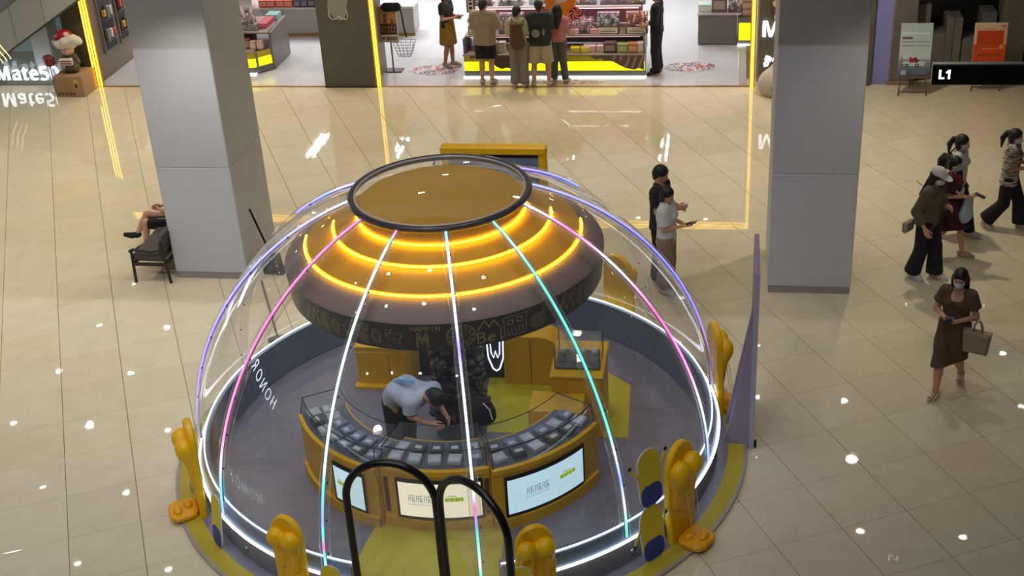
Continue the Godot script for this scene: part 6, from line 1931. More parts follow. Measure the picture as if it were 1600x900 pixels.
# ---------------------------------------------------------------- left: phone shop window, escalator flank, the toy on its carton
func left_front() -> void:
	struct("wall_phone_shop", bx(Vector3(-19.0, 1.6, -26.5), Vector3(11.6, 3.2, 0.2)), mat("phone_wall", rgb(150, 178, 172), 0.5))
	struct("window_1", bx(Vector3(-15.6, 1.55, -24.2), Vector3(4.9, 2.9, 0.012)), clear("window_glass", rgb(200, 220, 214), 0.08, 0.03))
	struct("trim_2", bx(Vector3(-15.6, 0.06, -24.16), Vector3(4.9, 0.13, 0.14), 0.006), M.steel)
	struct("wall_phone_nib", bx(Vector3(-13.2, 1.56, -24.15), Vector3(0.5, 3.1, 0.24), 0.01), mat("nib_olive", rgb(70, 70, 56), 0.5))
	var wp := thing("pillar", "white pillar standing behind the phone shop's window", "pillar", Vector3(-14.22, 0.0, -24.62))
	obj("shaft", bx(Vector3(0, 1.55, 0), Vector3(0.42, 3.1, 0.42), 0.01), M.white_wall, wp)
	obj("foot", bx(Vector3(0, 0.05, 0), Vector3(0.44, 0.1, 0.44), 0.006), M.skirting, wp)
	var ls := thing("letter_sign", "white glowing letters standing along the phone shop's sill", "sign", Vector3(-15.2, 0.135, -24.02))
	var x := 0.02
	for ch in "Mate50":
		var tm := text(ch, 0.29, 0.05, 400)
		var w: float = {"M": 0.37, "a": 0.235, "t": 0.155, "e": 0.235, "5": 0.235, "0": 0.24}[ch]
		obj("letter", tm, M.sign_white, ls, Vector3(x + w * 0.5, 0.155, 0))
		x += w
	var hw := thing("wall_sign", "white glowing sign beyond the left edge, seen only mirrored in the dome", "sign", Vector3(-18.3, 0.85, -23.45))
	for k in 6:
		obj("letter", text("HUAWEI"[k], 0.9, 0.05, 400), M.far_sign, hw, Vector3(-2.55 + k * 1.02, 0.4, 0.0))
	# escalator flank rising to the right in front of the window
	var es := thing("escalator_flank", "glossy grey escalator side cladding rising to the right, upper left corner", "escalator", Vector3(0, 0, -23.72))
	var joints := [-16.4, -15.6, -14.93, -14.32, -13.6, -12.6]
	for k in joints.size() - 1:
		var a: float = joints[k] + 0.006
		var b: float = joints[k + 1] - 0.006
		var f := func(q): return 0.6 + (q + 15.0) * 0.602
		obj("cladding_panel", MB.new().prism(PackedVector2Array([Vector2(a, f.call(a)), Vector2(b, f.call(b)), Vector2(b, f.call(b) + 0.78), Vector2(a, f.call(a) + 0.78)]), Transform3D(), 0.05, 0.006), mat("flank_grey", rgb(186, 187, 188), 0.14, 0.1), es)
	var p := PackedVector3Array()
	for k in 2:
		p.append(Vector3([-16.4, -12.6][k], 0.6 + ([-16.4, -12.6][k] + 15.0) * 0.602 - 0.02, 0.0))
	obj("lower_trim", MB.new().tube(p, 0.02, 6), M.dark_grey, es)
	obj("balustrade", MB.new().prism(PackedVector2Array([Vector2(-16.4, 0.54), Vector2(-12.6, 2.83), Vector2(-12.6, 3.9), Vector2(-16.4, 1.6)]), Transform3D(Basis(), Vector3(0, 0, -0.1)), 0.04, 0.006), mat("flank_dark", rgb(150, 150, 148), 0.3), es)
	for k in 3:
		var q := PackedVector3Array()
		for i in 9:
			q.append(Vector3(-15.02 + 0.1 * k + i * 0.035 + 0.02 * sin(i * 1.1), 1.22 + 0.045 * k - i * 0.075, 0.03))
		obj("light_line", MB.new().tube(q, 0.009, 6), glow("pale_yellow_led", rgb(255, 226, 150), 1.6), es)
	# carton and toy
	var c := thing("carton", "brown cardboard carton under the toy figure", "carton", Vector3(-13.22, 0.0, -23.7), 0.0)
	obj("box", bx(Vector3(0, 0.22, 0), Vector3(0.62, 0.43, 0.62), 0.006), mat("cardboard", rgb(172, 138, 104), 0.75), c)
	obj("tape", bx(Vector3(0, 0.437, 0), Vector3(0.06, 0.003, 0.63)), mat("tape_tan", rgb(196, 160, 116), 0.4), c)
	obj("sticker", bx(Vector3(0.16, 0.27, 0.311), Vector3(0.08, 0.2, 0.003)), mat("sticker_yellow", rgb(222, 190, 60), 0.5), c)
	obj("sticker_mark", bx(Vector3(0.16, 0.24, 0.3135), Vector3(0.05, 0.1, 0.003)), M.card_frame, c)
	for k in 5:
		obj("print_mark", bx(Vector3(-0.24 + 0.08 * k, 0.07, 0.311), Vector3(0.05, 0.06, 0.002)), mat("print_brown", rgb(110, 78, 54), 0.8), c)
	var f := thing("toy_figure", "white fluffy toy figure in a red cap standing on the carton", "toy", Vector3(-13.22, 0.44, -23.7))
	var hd := SDF.new()
	hd.ell(Vector3(0, 0.62, 0), Vector3(0.2, 0.17, 0.18), 0.02)
	for k in 9:
		var a := TAU * k / 9.0
		hd.ell(Vector3(cos(a) * 0.2, 0.66 + 0.05 * sin(a * 2.0), sin(a) * 0.17), Vector3(0.1, 0.09, 0.1), 0.05)
	hd.ell(Vector3(0.26, 0.62, 0.0), Vector3(0.07, 0.06, 0.07), 0.04)
	obj("fluffy_head", hd.net(0.014), mat("fluff_white", rgb(220, 214, 206), 0.9), f)
	obj("chin", MB.new().ell(Vector3(0, 0.47, 0.06), Vector3(0.14, 0.1, 0.12), 14), mat("toy_pink", rgb(214, 164, 152), 0.5), f)
	var cap := SDF.new()
	cap.ell(Vector3(-0.03, 0.76, 0.02), Vector3(0.16, 0.13, 0.16), 0.02)
	cap.ell(Vector3(-0.17, 0.72, 0.1), Vector3(0.11, 0.03, 0.1), 0.04)
	cap.keep(Vector3(-0.2, -1, 0), -0.68)
	obj("cap", cap.net(0.012), mat("cap_red", rgb(166, 26, 48), 0.2), f)
	obj("cap_patch", MB.new().ell(Vector3(0.06, 0.8, 0.1), Vector3(0.06, 0.06, 0.06), 10), mat("cap_pink", rgb(236, 180, 186), 0.3), f)
	var bd := SDF.new()
	bd.cap(Vector3(0, 0.12, 0), Vector3(0, 0.38, 0), 0.15, 0.09, 0.04)
	bd.cap(Vector3(0.1, 0.34, 0), Vector3(0.2, 0.22, 0.06), 0.045, 0.035, 0.03)
	bd.cap(Vector3(-0.1, 0.34, 0), Vector3(-0.2, 0.2, 0.08), 0.045, 0.035, 0.03)
	obj("coat", bd.net(0.014), mat("toy_olive", rgb(96, 90, 70), 0.7), f)
	for s in [-1.0, 1.0]:
		obj("boot", MB.new().ell(Vector3(s * 0.08, 0.035, 0.05), Vector3(0.06, 0.04, 0.09), 10), mat("toy_black", rgb(34, 26, 26), 0.4), f)
	obj("striped_parcel", bx(Vector3(-0.02, 0.26, 0.17), Vector3(0.28, 0.14, 0.1), 0.02), M.foam_white, f)
	for k in 2:
		obj("parcel_stripe", bx(Vector3(0, 0.235 + 0.05 * k, 0.222), Vector3(0.24, 0.02, 0.006), 0.002), M.cap_red, f)
	var mb := thing("letter_box", "dark red rounded post box on a thin black post beside the toy", "toy", Vector3(-13.66, 0.0, -23.62))
	obj("post", MB.new().tube(PackedVector3Array([Vector3(0, 0, 0), Vector3(0, 0.6, 0)]), 0.014, 6), M.black, mb)
	obj("box", MB.new().prism(rrect(0.2, 0.2, 0.07), Transform3D(Basis(Vector3.UP, 0.7), Vector3(0, 0.7, 0)), 0.26, 0.03), mat("box_red", rgb(126, 28, 42), 0.35), mb)
	# lit showcases in the shop's side wall
	for k in 3:
		var z := -24.95 - k * 0.78
		var n := thing("wall_showcase", ["first", "second", "third"][k] + " dark glazed showcase in the shop's left wall, counted from the yellow frame", "showcase", Vector3(-12.93, 0.55, z))
		obj("frame", bx(Vector3(0, 0.75, 0), Vector3(0.05, 1.6, 0.62), 0.006), M.clad_grey if M.has("clad_grey") else M.dark_grey, n)
		obj("dark_back", bx(Vector3(0.022, 0.75, 0), Vector3(0.02, 1.5, 0.52)), M.black, n)
		for j in 3:
			obj("shelf", bx(Vector3(0.06, 0.2 + j * 0.45, 0), Vector3(0.1, 0.015, 0.5)), M.steel, n)
			for i in 3:
				obj("shelf_object", bx(Vector3(0.06, 0.32 + j * 0.45, -0.15 + i * 0.15), Vector3(0.07, 0.14 + 0.05 * ((i + j + k) % 3), 0.09), 0.01), mat("shown_%d" % ((i + j + k) % 4), [rgb(190, 70, 60), rgb(206, 206, 200), rgb(120, 130, 110), rgb(210, 160, 60)][(i + j + k) % 4], 0.4), n)

# ---------------------------------------------------------------- benches
func benches() -> void:
	for k in 1:
		var s := 1.0
		var t := thing("bench", "long dark-framed bench with grey-brown cushions against the left pillar", "bench", Vector3(-8.18, 0, -16.3))
		var w := mat("bench_black", rgb(34, 31, 28), 0.4)
		for e in [-0.72, 0.72]:
			for p in [[-0.26, 0.0, -0.24, 0.5], [0.28, 0.0, 0.22, 0.66]]:
				obj("leg", MB.new().tube(PackedVector3Array([Vector3(p[0] * s, p[1], e), Vector3(p[2] * s, p[3], e)]), 0.022, 8), w, t)
			obj("armrest", MB.new().tube(PackedVector3Array([Vector3(-0.27 * s, 0.5, e), Vector3(-0.22 * s, 0.53, e), Vector3(0.05 * s, 0.5, e), Vector3(0.2 * s, 0.53, e), Vector3(0.24 * s, 0.6, e)]), 0.022, 8), w, t)
			obj("end_rail", bx(Vector3(0.0, 0.3, e), Vector3(0.48, 0.05, 0.03), 0.006), w, t)
		obj("front_rail", bx(Vector3(-0.24 * s, 0.3, 0), Vector3(0.03, 0.06, 1.44), 0.006), w, t)
		obj("rear_rail", bx(Vector3(0.24 * s, 0.3, 0), Vector3(0.03, 0.06, 1.44), 0.006), w, t)
		obj("back_rail", MB.new().tube(PackedVector3Array([Vector3(0.3 * s, 0.74, -0.74), Vector3(0.3 * s, 0.74, 0.74)]), 0.024, 8), w, t)
		for e in [-0.36, 0.36]:
			obj("seat_cushion", bx(Vector3(-0.01 * s, 0.39, e), Vector3(0.5, 0.13, 0.69), 0.035), cloth("cushion", rgb(92, 84, 78)), t)
			obj("back_cushion", MB.new().obox(Transform3D(Basis(Vector3.BACK, -0.22 * s), Vector3(0.22 * s, 0.6, e)), Vector3(0.1, 0.34, 0.68), 0.03), M.cushion, t)
	var dp := thing("dustpan", "dark upright dustpan whose long black handle leans on the left pillar", "dustpan", Vector3(-6.5, 0, -16.02))
	obj("pan", MB.new().obox(Transform3D(Basis(Vector3.BACK, 0.12), Vector3(0, 0.13, 0)), Vector3(0.24, 0.25, 0.24), 0.02), mat("pan_dark", rgb(46, 44, 44), 0.5), dp)
	obj("pan_lip", bx(Vector3(0.14, 0.015, 0), Vector3(0.12, 0.02, 0.24), 0.004), M.pan_dark, dp)
	obj("long_handle", MB.new().tube(PackedVector3Array([Vector3(0.02, 0.22, 0), Vector3(-0.26, 0.94, -0.12)]), 0.017, 8), M.black, dp)
	var br := thing("broom", "grey-brown broom lying on the floor between the left pillar and the dome", "broom", Vector3(-6.05, 0, -14.7), 0.0)
	obj("handle", MB.new().tube(PackedVector3Array([Vector3(-0.5, 0.03, -0.95), Vector3(0.22, 0.03, 0.55)]), 0.014, 8), mat("broom_grey", rgb(110, 100, 90), 0.5), br)
	obj("head", MB.new().obox(Transform3D(Basis(Vector3.UP, 0.45), Vector3(0.26, 0.03, 0.62)), Vector3(0.28, 0.06, 0.08), 0.02), M.broom_grey, br)

# ---------------------------------------------------------------- everyone in the picture
const PHONE := {"elL": Vector3(0.2, 1.12, 0.02), "wrL": Vector3(0.06, 1.13, 0.25), "elR": Vector3(-0.2, 1.12, 0.02), "wrR": Vector3(-0.05, 1.14, 0.25)}
const WALK_L := {"kneeL": Vector3(0.085, 0.5, 0.17), "ankL": Vector3(0.08, 0.085, 0.25), "kneeR": Vector3(-0.085, 0.47, -0.03), "ankR": Vector3(-0.08, 0.13, -0.28), "toeR": Vector3(-0.02, -0.095, 0.12)}
const WALK_R := {"kneeR": Vector3(-0.085, 0.5, 0.17), "ankR": Vector3(-0.08, 0.085, 0.25), "kneeL": Vector3(0.085, 0.47, -0.03), "ankL": Vector3(0.08, 0.13, -0.28), "toeL": Vector3(0.02, -0.095, 0.12)}

func with(a: Dictionary, b: Dictionary) -> Dictionary:
	var c := a.duplicate()
	c.merge(b, true)
	return c

func phone(root: Node3D, whose: String, at: Vector3, tilt := 0.6, turn := 0.0) -> void:
	var t := thing("phone", "dark phone held by the " + whose, "phone")
	t.transform = root.transform * Transform3D(Basis(Vector3.UP, turn) * Basis(Vector3.RIGHT, tilt), at)
	obj("case", bx(Vector3.ZERO, Vector3(0.075, 0.01, 0.15), 0.003), M.black, t)
	obj("screen", bx(Vector3(0, 0.006, 0), Vector3(0.068, 0.003, 0.14)), mat("phone_glass", rgb(40, 44, 52), 0.1), t)

func bag_tote(called: String, label: String, at: Vector3, turn: float, w: float, h: float, d: float, m: Material, drop: float, taper := 0.85) -> Node3D:
	var t := thing(called, label, "bag", at, turn)
	var poly := PackedVector2Array([Vector2(-w * 0.5 * taper, 0), Vector2(w * 0.5 * taper, 0), Vector2(w * 0.5, h), Vector2(-w * 0.5, h)])
	obj("body", MB.new().prism(poly, Transform3D(), d, 0.02), m, t)
	obj("rim", bx(Vector3(0, h, 0), Vector3(w * 0.98, 0.012, d * 0.8), 0.004), m, t)
	for s in [-1.0, 1.0]:
		var p := PackedVector3Array()
		for i in 9:
			var a := PI * i / 8.0
			p.append(Vector3(-cos(a) * w * 0.16, h - 0.02 + sin(a) * drop, s * d * 0.3 * (1.0 - 0.8 * sin(a))))
		obj("handle", MB.new().tube(p, 0.009, 6), m, t)
	return t

func crowd() -> void:
	var black := rgb(26, 26, 30)
	var r: Node3D
	# the woman in the brown dress
	r = person({"label": "woman in a brown knee-length dress looking at her phone, nearest walker on the right", "at": Vector3(2.63, 0, -13.45), "yaw": -0.42, "h": 1.62, "hair": "long", "mask": "white", "head": Vector2(0.05, 0.22),
		"pose": with(WALK_R, {"elR": Vector3(-0.24, 1.13, 0.02), "wrR": Vector3(-0.06, 1.13, 0.23), "elL": Vector3(0.24, 1.11, 0.0), "wrL": Vector3(0.05, 1.12, 0.25)}), "handdirR": Vector3(0.55, 0.25, 0.6), "handdirL": Vector3(-0.6, 0.2, 0.6), "palmR": Vector3(0.3, 0.9, 0), "palmL": Vector3(-0.3, 0.9, 0), "curl": 0.5,
		"wear": [["dress", "dress_brown", rgb(96, 74, 52), 0.42, 0.108, 0.6, 0.014], ["sandals", "sandal_pale", rgb(214, 206, 194)]]})
	phone(r, "woman in the brown dress", Vector3(0.0, 1.12, 0.31), 0.5)
	var belt := MB.new()
	for i in 24:
		var a := TAU * i / 24.0
		var b := TAU * (i + 1) / 24.0
		belt.quadn(Vector3(sin(a) * 0.148, 1.005, cos(a) * 0.118), Vector3(sin(b) * 0.148, 1.005, cos(b) * 0.118), Vector3(sin(b) * 0.146, 1.04, cos(b) * 0.116), Vector3(sin(a) * 0.146, 1.04, cos(a) * 0.116), Vector3(sin(a), 0, cos(a)), Vector3(sin(b), 0, cos(b)), Vector3(sin(b), 0, cos(b)), Vector3(sin(a), 0, cos(a)))
	obj("waistband", belt, cloth("waistband_brown", rgb(74, 56, 40)), r)
	bag_tote("handbag", "beige open tote hanging from the forearm of the woman in brown", Vector3(2.84, 0.66, -13.22), -0.42, 0.31, 0.27, 0.11, mat("bag_beige", rgb(150, 128, 106), 0.55), 0.16)
	# the group of three with the one in the cap
	r = person({"label": "woman in a white cap, khaki shirt and wide black trousers", "at": Vector3(2.68, 0, -16.28), "yaw": 0.95, "h": 1.66, "hair": "long", "mask": "white", "cap": rgb(214, 210, 206), "head": Vector2(0.1, 0.25), "lean": 0.1,
		"pose": {"kneeL": Vector3(0.09, 0.5, 0.1), "ankL": Vector3(0.09, 0.085, 0.13), "kneeR": Vector3(-0.09, 0.48, -0.02), "ankR": Vector3(-0.09, 0.09, -0.12), "elR": Vector3(-0.24, 1.1, -0.08), "wrR": Vector3(-0.24, 0.9, 0.08), "elL": Vector3(0.2, 1.12, 0.06), "wrL": Vector3(0.06, 1.18, 0.23)},
		"wear": [["shirt", "khaki", rgb(98, 88, 70), 1.75, 0.04, 0.1], ["trousers", "trousers_black", black, 0.98, 0.03, 0.12], ["shoes", "white_trainers", rgb(210, 208, 204), rgb(226, 224, 220)]]})
	var cb := thing("shoulder_bag", "small grey-beige shoulder bag at the hip of the woman in the white cap", "bag", Vector3(2.42, 0.8, -16.24), 0.9)
	obj("body", bx(Vector3.ZERO, Vector3(0.2, 0.16, 0.08), 0.02), mat("bag_greige", rgb(150, 140, 128), 0.6), cb)
	obj("flap", bx(Vector3(0, 0.04, 0.042), Vector3(0.2, 0.08, 0.012), 0.004), M.bag_greige, cb)
	obj("strap", MB.new().tube(PackedVector3Array([Vector3(0.02, 0.08, 0.05), Vector3(0.12, 0.3, 0.11), Vector3(0.22, 0.5, 0.08), Vector3(0.22, 0.56, -0.06)]), 0.008, 6), M.bag_greige, cb)
	r = person({"label": "girl in a maroon dress with a white collar, holding a phone and a plastic bag", "at": Vector3(3.06, 0, -16.98), "yaw": 1.1, "h": 1.52, "hair": "bun", "mask": "blue", "head": Vector2(-0.1, 0.2),
		"pose": with(WALK_L, {"elR": Vector3(-0.2, 1.12, 0.02), "wrR": Vector3(-0.08, 1.12, 0.28), "elL": Vector3(0.22, 1.1, 0.0), "wrL": Vector3(0.16, 0.98, 0.2)}), "palmR": Vector3(0.2, 0.9, 0), "handdirR": Vector3(0.2, 0.1, 0.9), "curl": 0.6,
		"wear": [["dress", "dress_maroon", rgb(66, 26, 30), 0.52, 0.15, 0.75, 0.032, true], ["collar", "collar_red", rgb(140, 28, 40)], ["shoes", "beige_trainers", rgb(176, 160, 136), rgb(206, 200, 190)]]})
	var wc := MB.new()
	for i in 13:
		var a := -1.9 + 3.8 * i / 12.0
		wc.ell(Vector3(sin(a) * 0.15, 1.12 - 0.13 * cos(a), 0.05 + 0.1 * cos(a)), Vector3(0.03, 0.02, 0.02), 7)
	obj("collar_trim", wc, cloth("trim_white", rgb(214, 206, 200)), r)
	phone(r, "girl in maroon", Vector3(-0.04, 1.02, 0.4), 0.3)
	var pb := thing("plastic_bag", "pale bluish carrier bag hanging from the hand of the girl in maroon", "bag", Vector3(3.28, 0.55, -16.95), 0.9)
	var ps := SDF.new()
	ps.cap(Vector3(0, 0.12, 0), Vector3(0.02, 0.24, 0), 0.14, 0.1, 0.04, 0.6)
	ps.cap(Vector3(0.02, 0.26, 0), Vector3(0.14, 0.33, 0.0), 0.07, 0.04, 0.05, 0.5)
	ps.cap(Vector3(0.0, 0.1, 0), Vector3(-0.06, -0.02, 0), 0.1, 0.02, 0.06, 0.5)
	obj("film", ps.net(0.012), mat("carrier_film", rgb(166, 184, 200), 0.3), pb)
	for s in [-1.0, 1.0]:
		obj("handle", MB.new().tube(PackedVector3Array([Vector3(s * 0.05, 0.33, 0), Vector3(s * 0.02, 0.4, 0.01)]), 0.01, 5), M.carrier_film, pb)
	r = person({"label": "girl with a ponytail, white T-shirt and black bag strap, behind the other two", "at": Vector3(3.24, 0, -17.62), "yaw": 1.15, "h": 1.58, "hair": "ponytail", "mask": "white", "head": Vector2(0.1, 0.1), "pose": WALK_L,
		"wear": [["shirt", "tee_white", rgb(216, 216, 216), 0.7, 0.03, 0.06], ["trousers", "trousers_black", black, 0.98, 0.02, 0.09], ["shoes", "white_trainers", rgb(210, 208, 204), rgb(226, 224, 220)]]})
	var bp := thing("backpack", "small black backpack worn by the girl with the ponytail and white T-shirt", "bag", Vector3(3.12, 0.95, -17.68), 1.15)
	obj("pack", bx(Vector3(0, 0.12, -0.1), Vector3(0.24, 0.3, 0.1), 0.035), M.bag_black, bp)
	for s in [-1.0, 1.0]:
		obj("strap", MB.new().tube(PackedVector3Array([Vector3(s * 0.1, 0.24, -0.06), Vector3(s * 0.115, 0.36, 0.03), Vector3(s * 0.12, 0.29, 0.15), Vector3(s * 0.12, 0.12, 0.18)]), 0.014, 6), M.bag_black, bp)
	# the one in stripes
	var zebra := mat("stripes", Color(1, 1, 1), 0.9)
	var zt := noise(0.03, 11, rgb(40, 32, 32), rgb(206, 196, 188), 256, 2)
	var zg := Gradient.new()
	zg.offsets = PackedFloat32Array([0.0, 0.45, 0.5, 1.0])
	zg.colors = PackedColorArray([rgb(44, 34, 34), rgb(60, 46, 46), rgb(196, 184, 176), rgb(210, 200, 192)])
	zt.color_ramp = zg
	grainy(zebra, zt, 1.0, false)
	zebra.uv1_scale = Vector3(0.7, 5.5, 0.7)
	r = person({"label": "girl with a ponytail in a zebra-striped top and wide black trousers, far right", "at": Vector3(4.0, 0, -17.9), "yaw": 1.25, "h": 1.56, "hair": "ponytail", "mask": "white", "head": Vector2(0.0, 0.12),
		"pose": with(WALK_L, {"elL": Vector3(0.2, 1.12, 0.04), "wrL": Vector3(0.1, 1.12, 0.28), "elR": Vector3(-0.2, 1.12, 0.04), "wrR": Vector3(-0.1, 1.14, 0.28)}),
		"wear": [["shirt", "stripes", zebra, 0.95, 0.045, 0.14], ["trousers", "trousers_black", black, 0.96, 0.03, 0.13], ["shoes", "white_trainers", rgb(210, 208, 204), rgb(44, 42, 44)]]})
	# the couple behind the dome
	r = person({"label": "person in black with short hair behind the woman in white", "at": Vector3(-0.87, 0, -16.05), "yaw": 1.3, "h": 1.74, "female": false, "hair": "short", "head": Vector2(0.1, 0.3), "pose": PHONE,
		"wear": [["shirt", "tee_black", rgb(34, 36, 36), 0.7, 0.035, 0.12], ["trousers", "trousers_black", black, 0.98, 0.02, 0.09], ["shoes", "black_shoes", rgb(36, 36, 40)]]})
	r = person({"label": "woman in a white T-shirt and taupe trousers, right of the dome", "at": Vector3(-0.77, 0, -15.72), "yaw": 1.35, "h": 1.57, "hair": "bun", "head": Vector2(0.0, 0.3), "pose": PHONE,
		"palmL": Vector3(0, 0.9, 0.2), "palmR": Vector3(0, 0.9, 0.2),
		"wear": [["shirt", "tee_white", rgb(216, 216, 216), 0.8, 0.045, 0.1], ["trousers", "trousers_taupe", rgb(146, 128, 112), 0.9, 0.04, 0.12], ["shoes", "white_trainers", rgb(210, 208, 204), rgb(226, 224, 220)]]})
	phone(r, "woman in white right of the dome", Vector3(0.0, 1.07, 0.34), -0.35)
	# the queue at the counter
	r = person({"label": "man in a loose tan shirt and short black shorts at the counter, back turned", "at": Vector3(-4.7, 0.02, -24.1), "yaw": 3.05, "h": 1.74, "female": false, "hair": "short", "head": Vector2(-0.2, 0.35),
		"pose": with(PHONE, {"elR": Vector3(-0.27, 1.14, 0.04), "wrR": Vector3(-0.14, 1.18, 0.28)}),
		"wear": [["shirt", "tan_shirt", rgb(158, 142, 118), 0.98, 0.06, 0.12], ["trousers", "shorts_black", rgb(24, 24, 28), 0.42, 0.035, 0.125, "shorts"], ["shoes", "grey_trainers", rgb(160, 156, 150), rgb(210, 206, 200)]]})
	r = person({"label": "person with a brown backpack, pale top and grey wide trousers in the queue", "at": Vector3(-4.02, 0.02, -23.93), "yaw": 3.14, "h": 1.64, "hair": "short", "head": Vector2(-0.3, 0.35), "pose": PHONE,
		"wear": [["shirt", "pale_top", rgb(186, 186, 150), 0.95, 0.03, 0.06], ["trousers", "trousers_grey", rgb(140, 132, 124), 0.98, 0.03, 0.1], ["shoes", "white_trainers", rgb(210, 208, 204), rgb(226, 224, 220)]]})
	var bb := thing("backpack", "soft brown backpack on the back of the person in grey trousers", "bag", Vector3(-4.0, 0.9, -23.78), 3.14)
	var bs := SDF.new()
	bs.cap(Vector3(0, 0.08, -0.03), Vector3(0.02, 0.36, -0.03), 0.15, 0.12, 0.04, 0.6)
	obj("pack", bs.net(0.014), cloth("pack_brown", rgb(96, 66, 44)), bb)
	obj("top_flap", MB.new().ell(Vector3(0.02, 0.42, -0.03), Vector3(0.13, 0.06, 0.09), 12), M.pack_brown, bb)
	for s in [-1.0, 1.0]:
		obj("strap", MB.new().tube(PackedVector3Array([Vector3(s * 0.1, 0.4, 0.0), Vector3(s * 0.12, 0.5, 0.12), Vector3(s * 0.12, 0.4, 0.24)]), 0.02, 6), M.pack_brown, bb)
	r = person({"label": "man in a dark green printed T-shirt and cream shorts in the middle of the queue", "at": Vector3(-3.6, 0.02, -23.98), "yaw": 3.2, "h": 1.74, "female": false, "hair": "short", "head": Vector2(0.1, 0.25), "pose": with(PHONE, {"ankL": Vector3(0.15, 0.085, -0.02), "kneeL": Vector3(0.13, 0.49, 0.02), "ankR": Vector3(-0.15, 0.085, -0.02), "kneeR": Vector3(-0.13, 0.49, 0.02)}),
		"wear": [["shirt", "tee_green", rgb(44, 50, 44), 0.9, 0.05, 0.1], ["trousers", "shorts_cream", rgb(186, 172, 148), 0.5, 0.04, 0.125, "shorts"], ["shoes", "beige_trainers", rgb(176, 160, 136), rgb(206, 200, 190)]]})
	obj("round_print", MB.new().prism(rrect(0.16, 0.16, 0.08), Transform3D(Basis(Vector3.UP, PI), Vector3(0.06, 1.12, -0.185)), 0.006), mat("print_grey", rgb(120, 118, 116), 0.7), r)
	obj("small_print", MB.new().prism(rrect(0.05, 0.12, 0.02), Transform3D(Basis(Vector3.UP, PI), Vector3(-0.09, 1.14, -0.18)), 0.006), M.print_grey, r)
	r = person({"label": "girl with long black hair, pink top and grey-green jeans, right end of the queue", "at": Vector3(-3.28, 0.02, -24.18), "yaw": 3.0, "h": 1.6, "hair": "long", "head": Vector2(0.2, 0.25), "pose": with(PHONE, {"ankR": Vector3(-0.14, 0.085, 0.0)}),
		"wear": [["shirt", "top_pink", rgb(196, 124, 118), 0.95, 0.025, 0.02], ["trousers", "jeans_grey", rgb(92, 92, 86), 0.98, 0.015, 0.075], ["shoes", "grey_trainers", rgb(160, 156, 150), rgb(210, 206, 200)]]})
	r = person({"label": "man all in black standing sideways at the counter's right end", "at": Vector3(-1.4, 0.02, -24.72), "yaw": -1.75, "h": 1.72, "female": false, "hair": "short", "pose": {"elL": Vector3(0.22, 1.12, 0.0), "wrL": Vector3(0.06, 1.0, 0.22), "elR": Vector3(-0.22, 1.12, 0.0), "wrR": Vector3(-0.06, 1.0, 0.22)},
		"wear": [["shirt", "shirt_black", rgb(18, 18, 20), 1.4, 0.03, 0.1], ["trousers", "trousers_black", black, 0.98, 0.02, 0.09], ["shoes", "black_shoes", rgb(36, 36, 40)]]})
	r = person({"label": "woman in a black top and mustard skirt holding a phone, left of the counter", "at": Vector3(-5.68, 0.02, -25.2), "yaw": 1.25, "h": 1.62, "hair": "bun", "pose": with(PHONE, {"kneeL": Vector3(0.07, 0.49, 0.03), "ankL": Vector3(0.07, 0.085, 0.04), "kneeR": Vector3(-0.07, 0.49, 0.0), "ankR": Vector3(-0.07, 0.085, -0.08)}), "skin": 1,
		"wear": [["shirt", "tee_black", rgb(34, 36, 36), 0.6, 0.03, 0.04], ["apron", "mustard", rgb(146, 112, 34)], ["shoes", "beige_trainers", rgb(176, 160, 136), rgb(206, 200, 190)]]})
	phone(r, "woman in the mustard skirt", Vector3(0.0, 1.1, 0.33), -0.2)
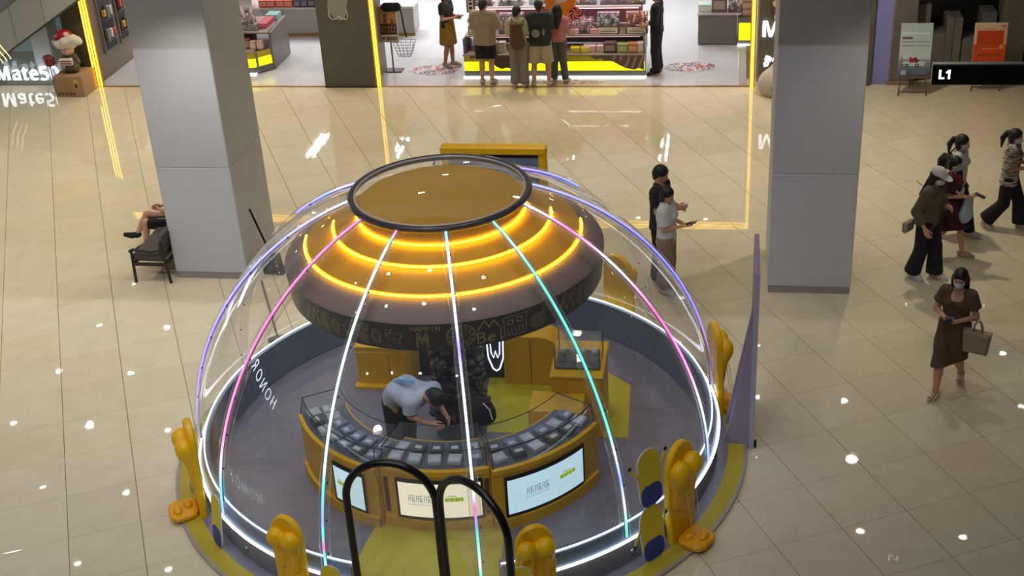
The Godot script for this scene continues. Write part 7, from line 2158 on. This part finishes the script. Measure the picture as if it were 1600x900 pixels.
	# seated on the bench, mostly hidden by the pillar
	r = person({"label": "person sitting on the bench's far end, mostly hidden by the left pillar", "at": Vector3(-8.22, 0, -16.72), "yaw": -1.45, "h": 1.62, "hair": "short", "drop": Vector3(0, -0.4, -0.05), "head": Vector2(0, 0.3),
		"pose": with(PHONE, {"kneeL": Vector3(0.09, 0.52, 0.44), "ankL": Vector3(0.08, 0.1, 0.52), "kneeR": Vector3(-0.05, 0.6, 0.46), "ankR": Vector3(0.06, 0.26, 0.66), "toeR": Vector3(0.03, 0.05, 0.15)}),
		"wear": [["shirt", "tee_white", rgb(216, 216, 216), 0.8, 0.03, 0.05], ["trousers", "shorts_black", rgb(24, 24, 28), 0.46, 0.035, 0.115, "shorts"], ["shoes", "black_shoes", rgb(36, 36, 40)]]})
	# at work inside the kiosk
	r = person({"label": "kiosk worker in a white printed shirt bending over the counter's glass case", "at": Vector3(-3.45, 0.05, -11.4), "yaw": 1.0, "h": 1.7, "female": false, "hair": "short", "lean": 1.25, "head": Vector2(0, 0.1),
		"fixed": ["elL", "elR", "wrL", "wrR"], "pose": {"elL": Vector3(0.2, 0.94, 0.42), "elR": Vector3(-0.2, 0.94, 0.42), "wrL": Vector3(0.12, 0.88, 0.62), "wrR": Vector3(-0.12, 0.88, 0.62), "kneeL": Vector3(0.11, 0.5, 0.02), "kneeR": Vector3(-0.11, 0.5, 0.02)},
		"wear": [["shirt", "shirt_white", rgb(206, 210, 222), 0.8, 0.035, 0.02], ["trousers", "trousers_black", black, 0.98, 0.02, 0.09], ["shoes", "black_shoes", rgb(36, 36, 40)]]})
	# a line of pale print along the back, illegible in the photograph
	var pr := MB.new()
	var f := Vector3(0, 0.315, 0.949)
	var nn := Vector3(0, 0.949, -0.315)
	for k in 9:
		var c: Vector3 = Vector3(-0.07, 1.165, 0.2) + f * (0.036 * k - 0.12) + nn * (0.055 - 0.0012 * (k - 4) * (k - 4))
		pr.obox(Transform3D(Basis(f, Vector3(1, 0, 0), nn), c), Vector3(0.024, 0.05 if k % 3 else 0.036, 0.05), 0.004)
	obj("back_print", pr, mat("print_pale", rgb(160, 200, 236), 0.4), r)
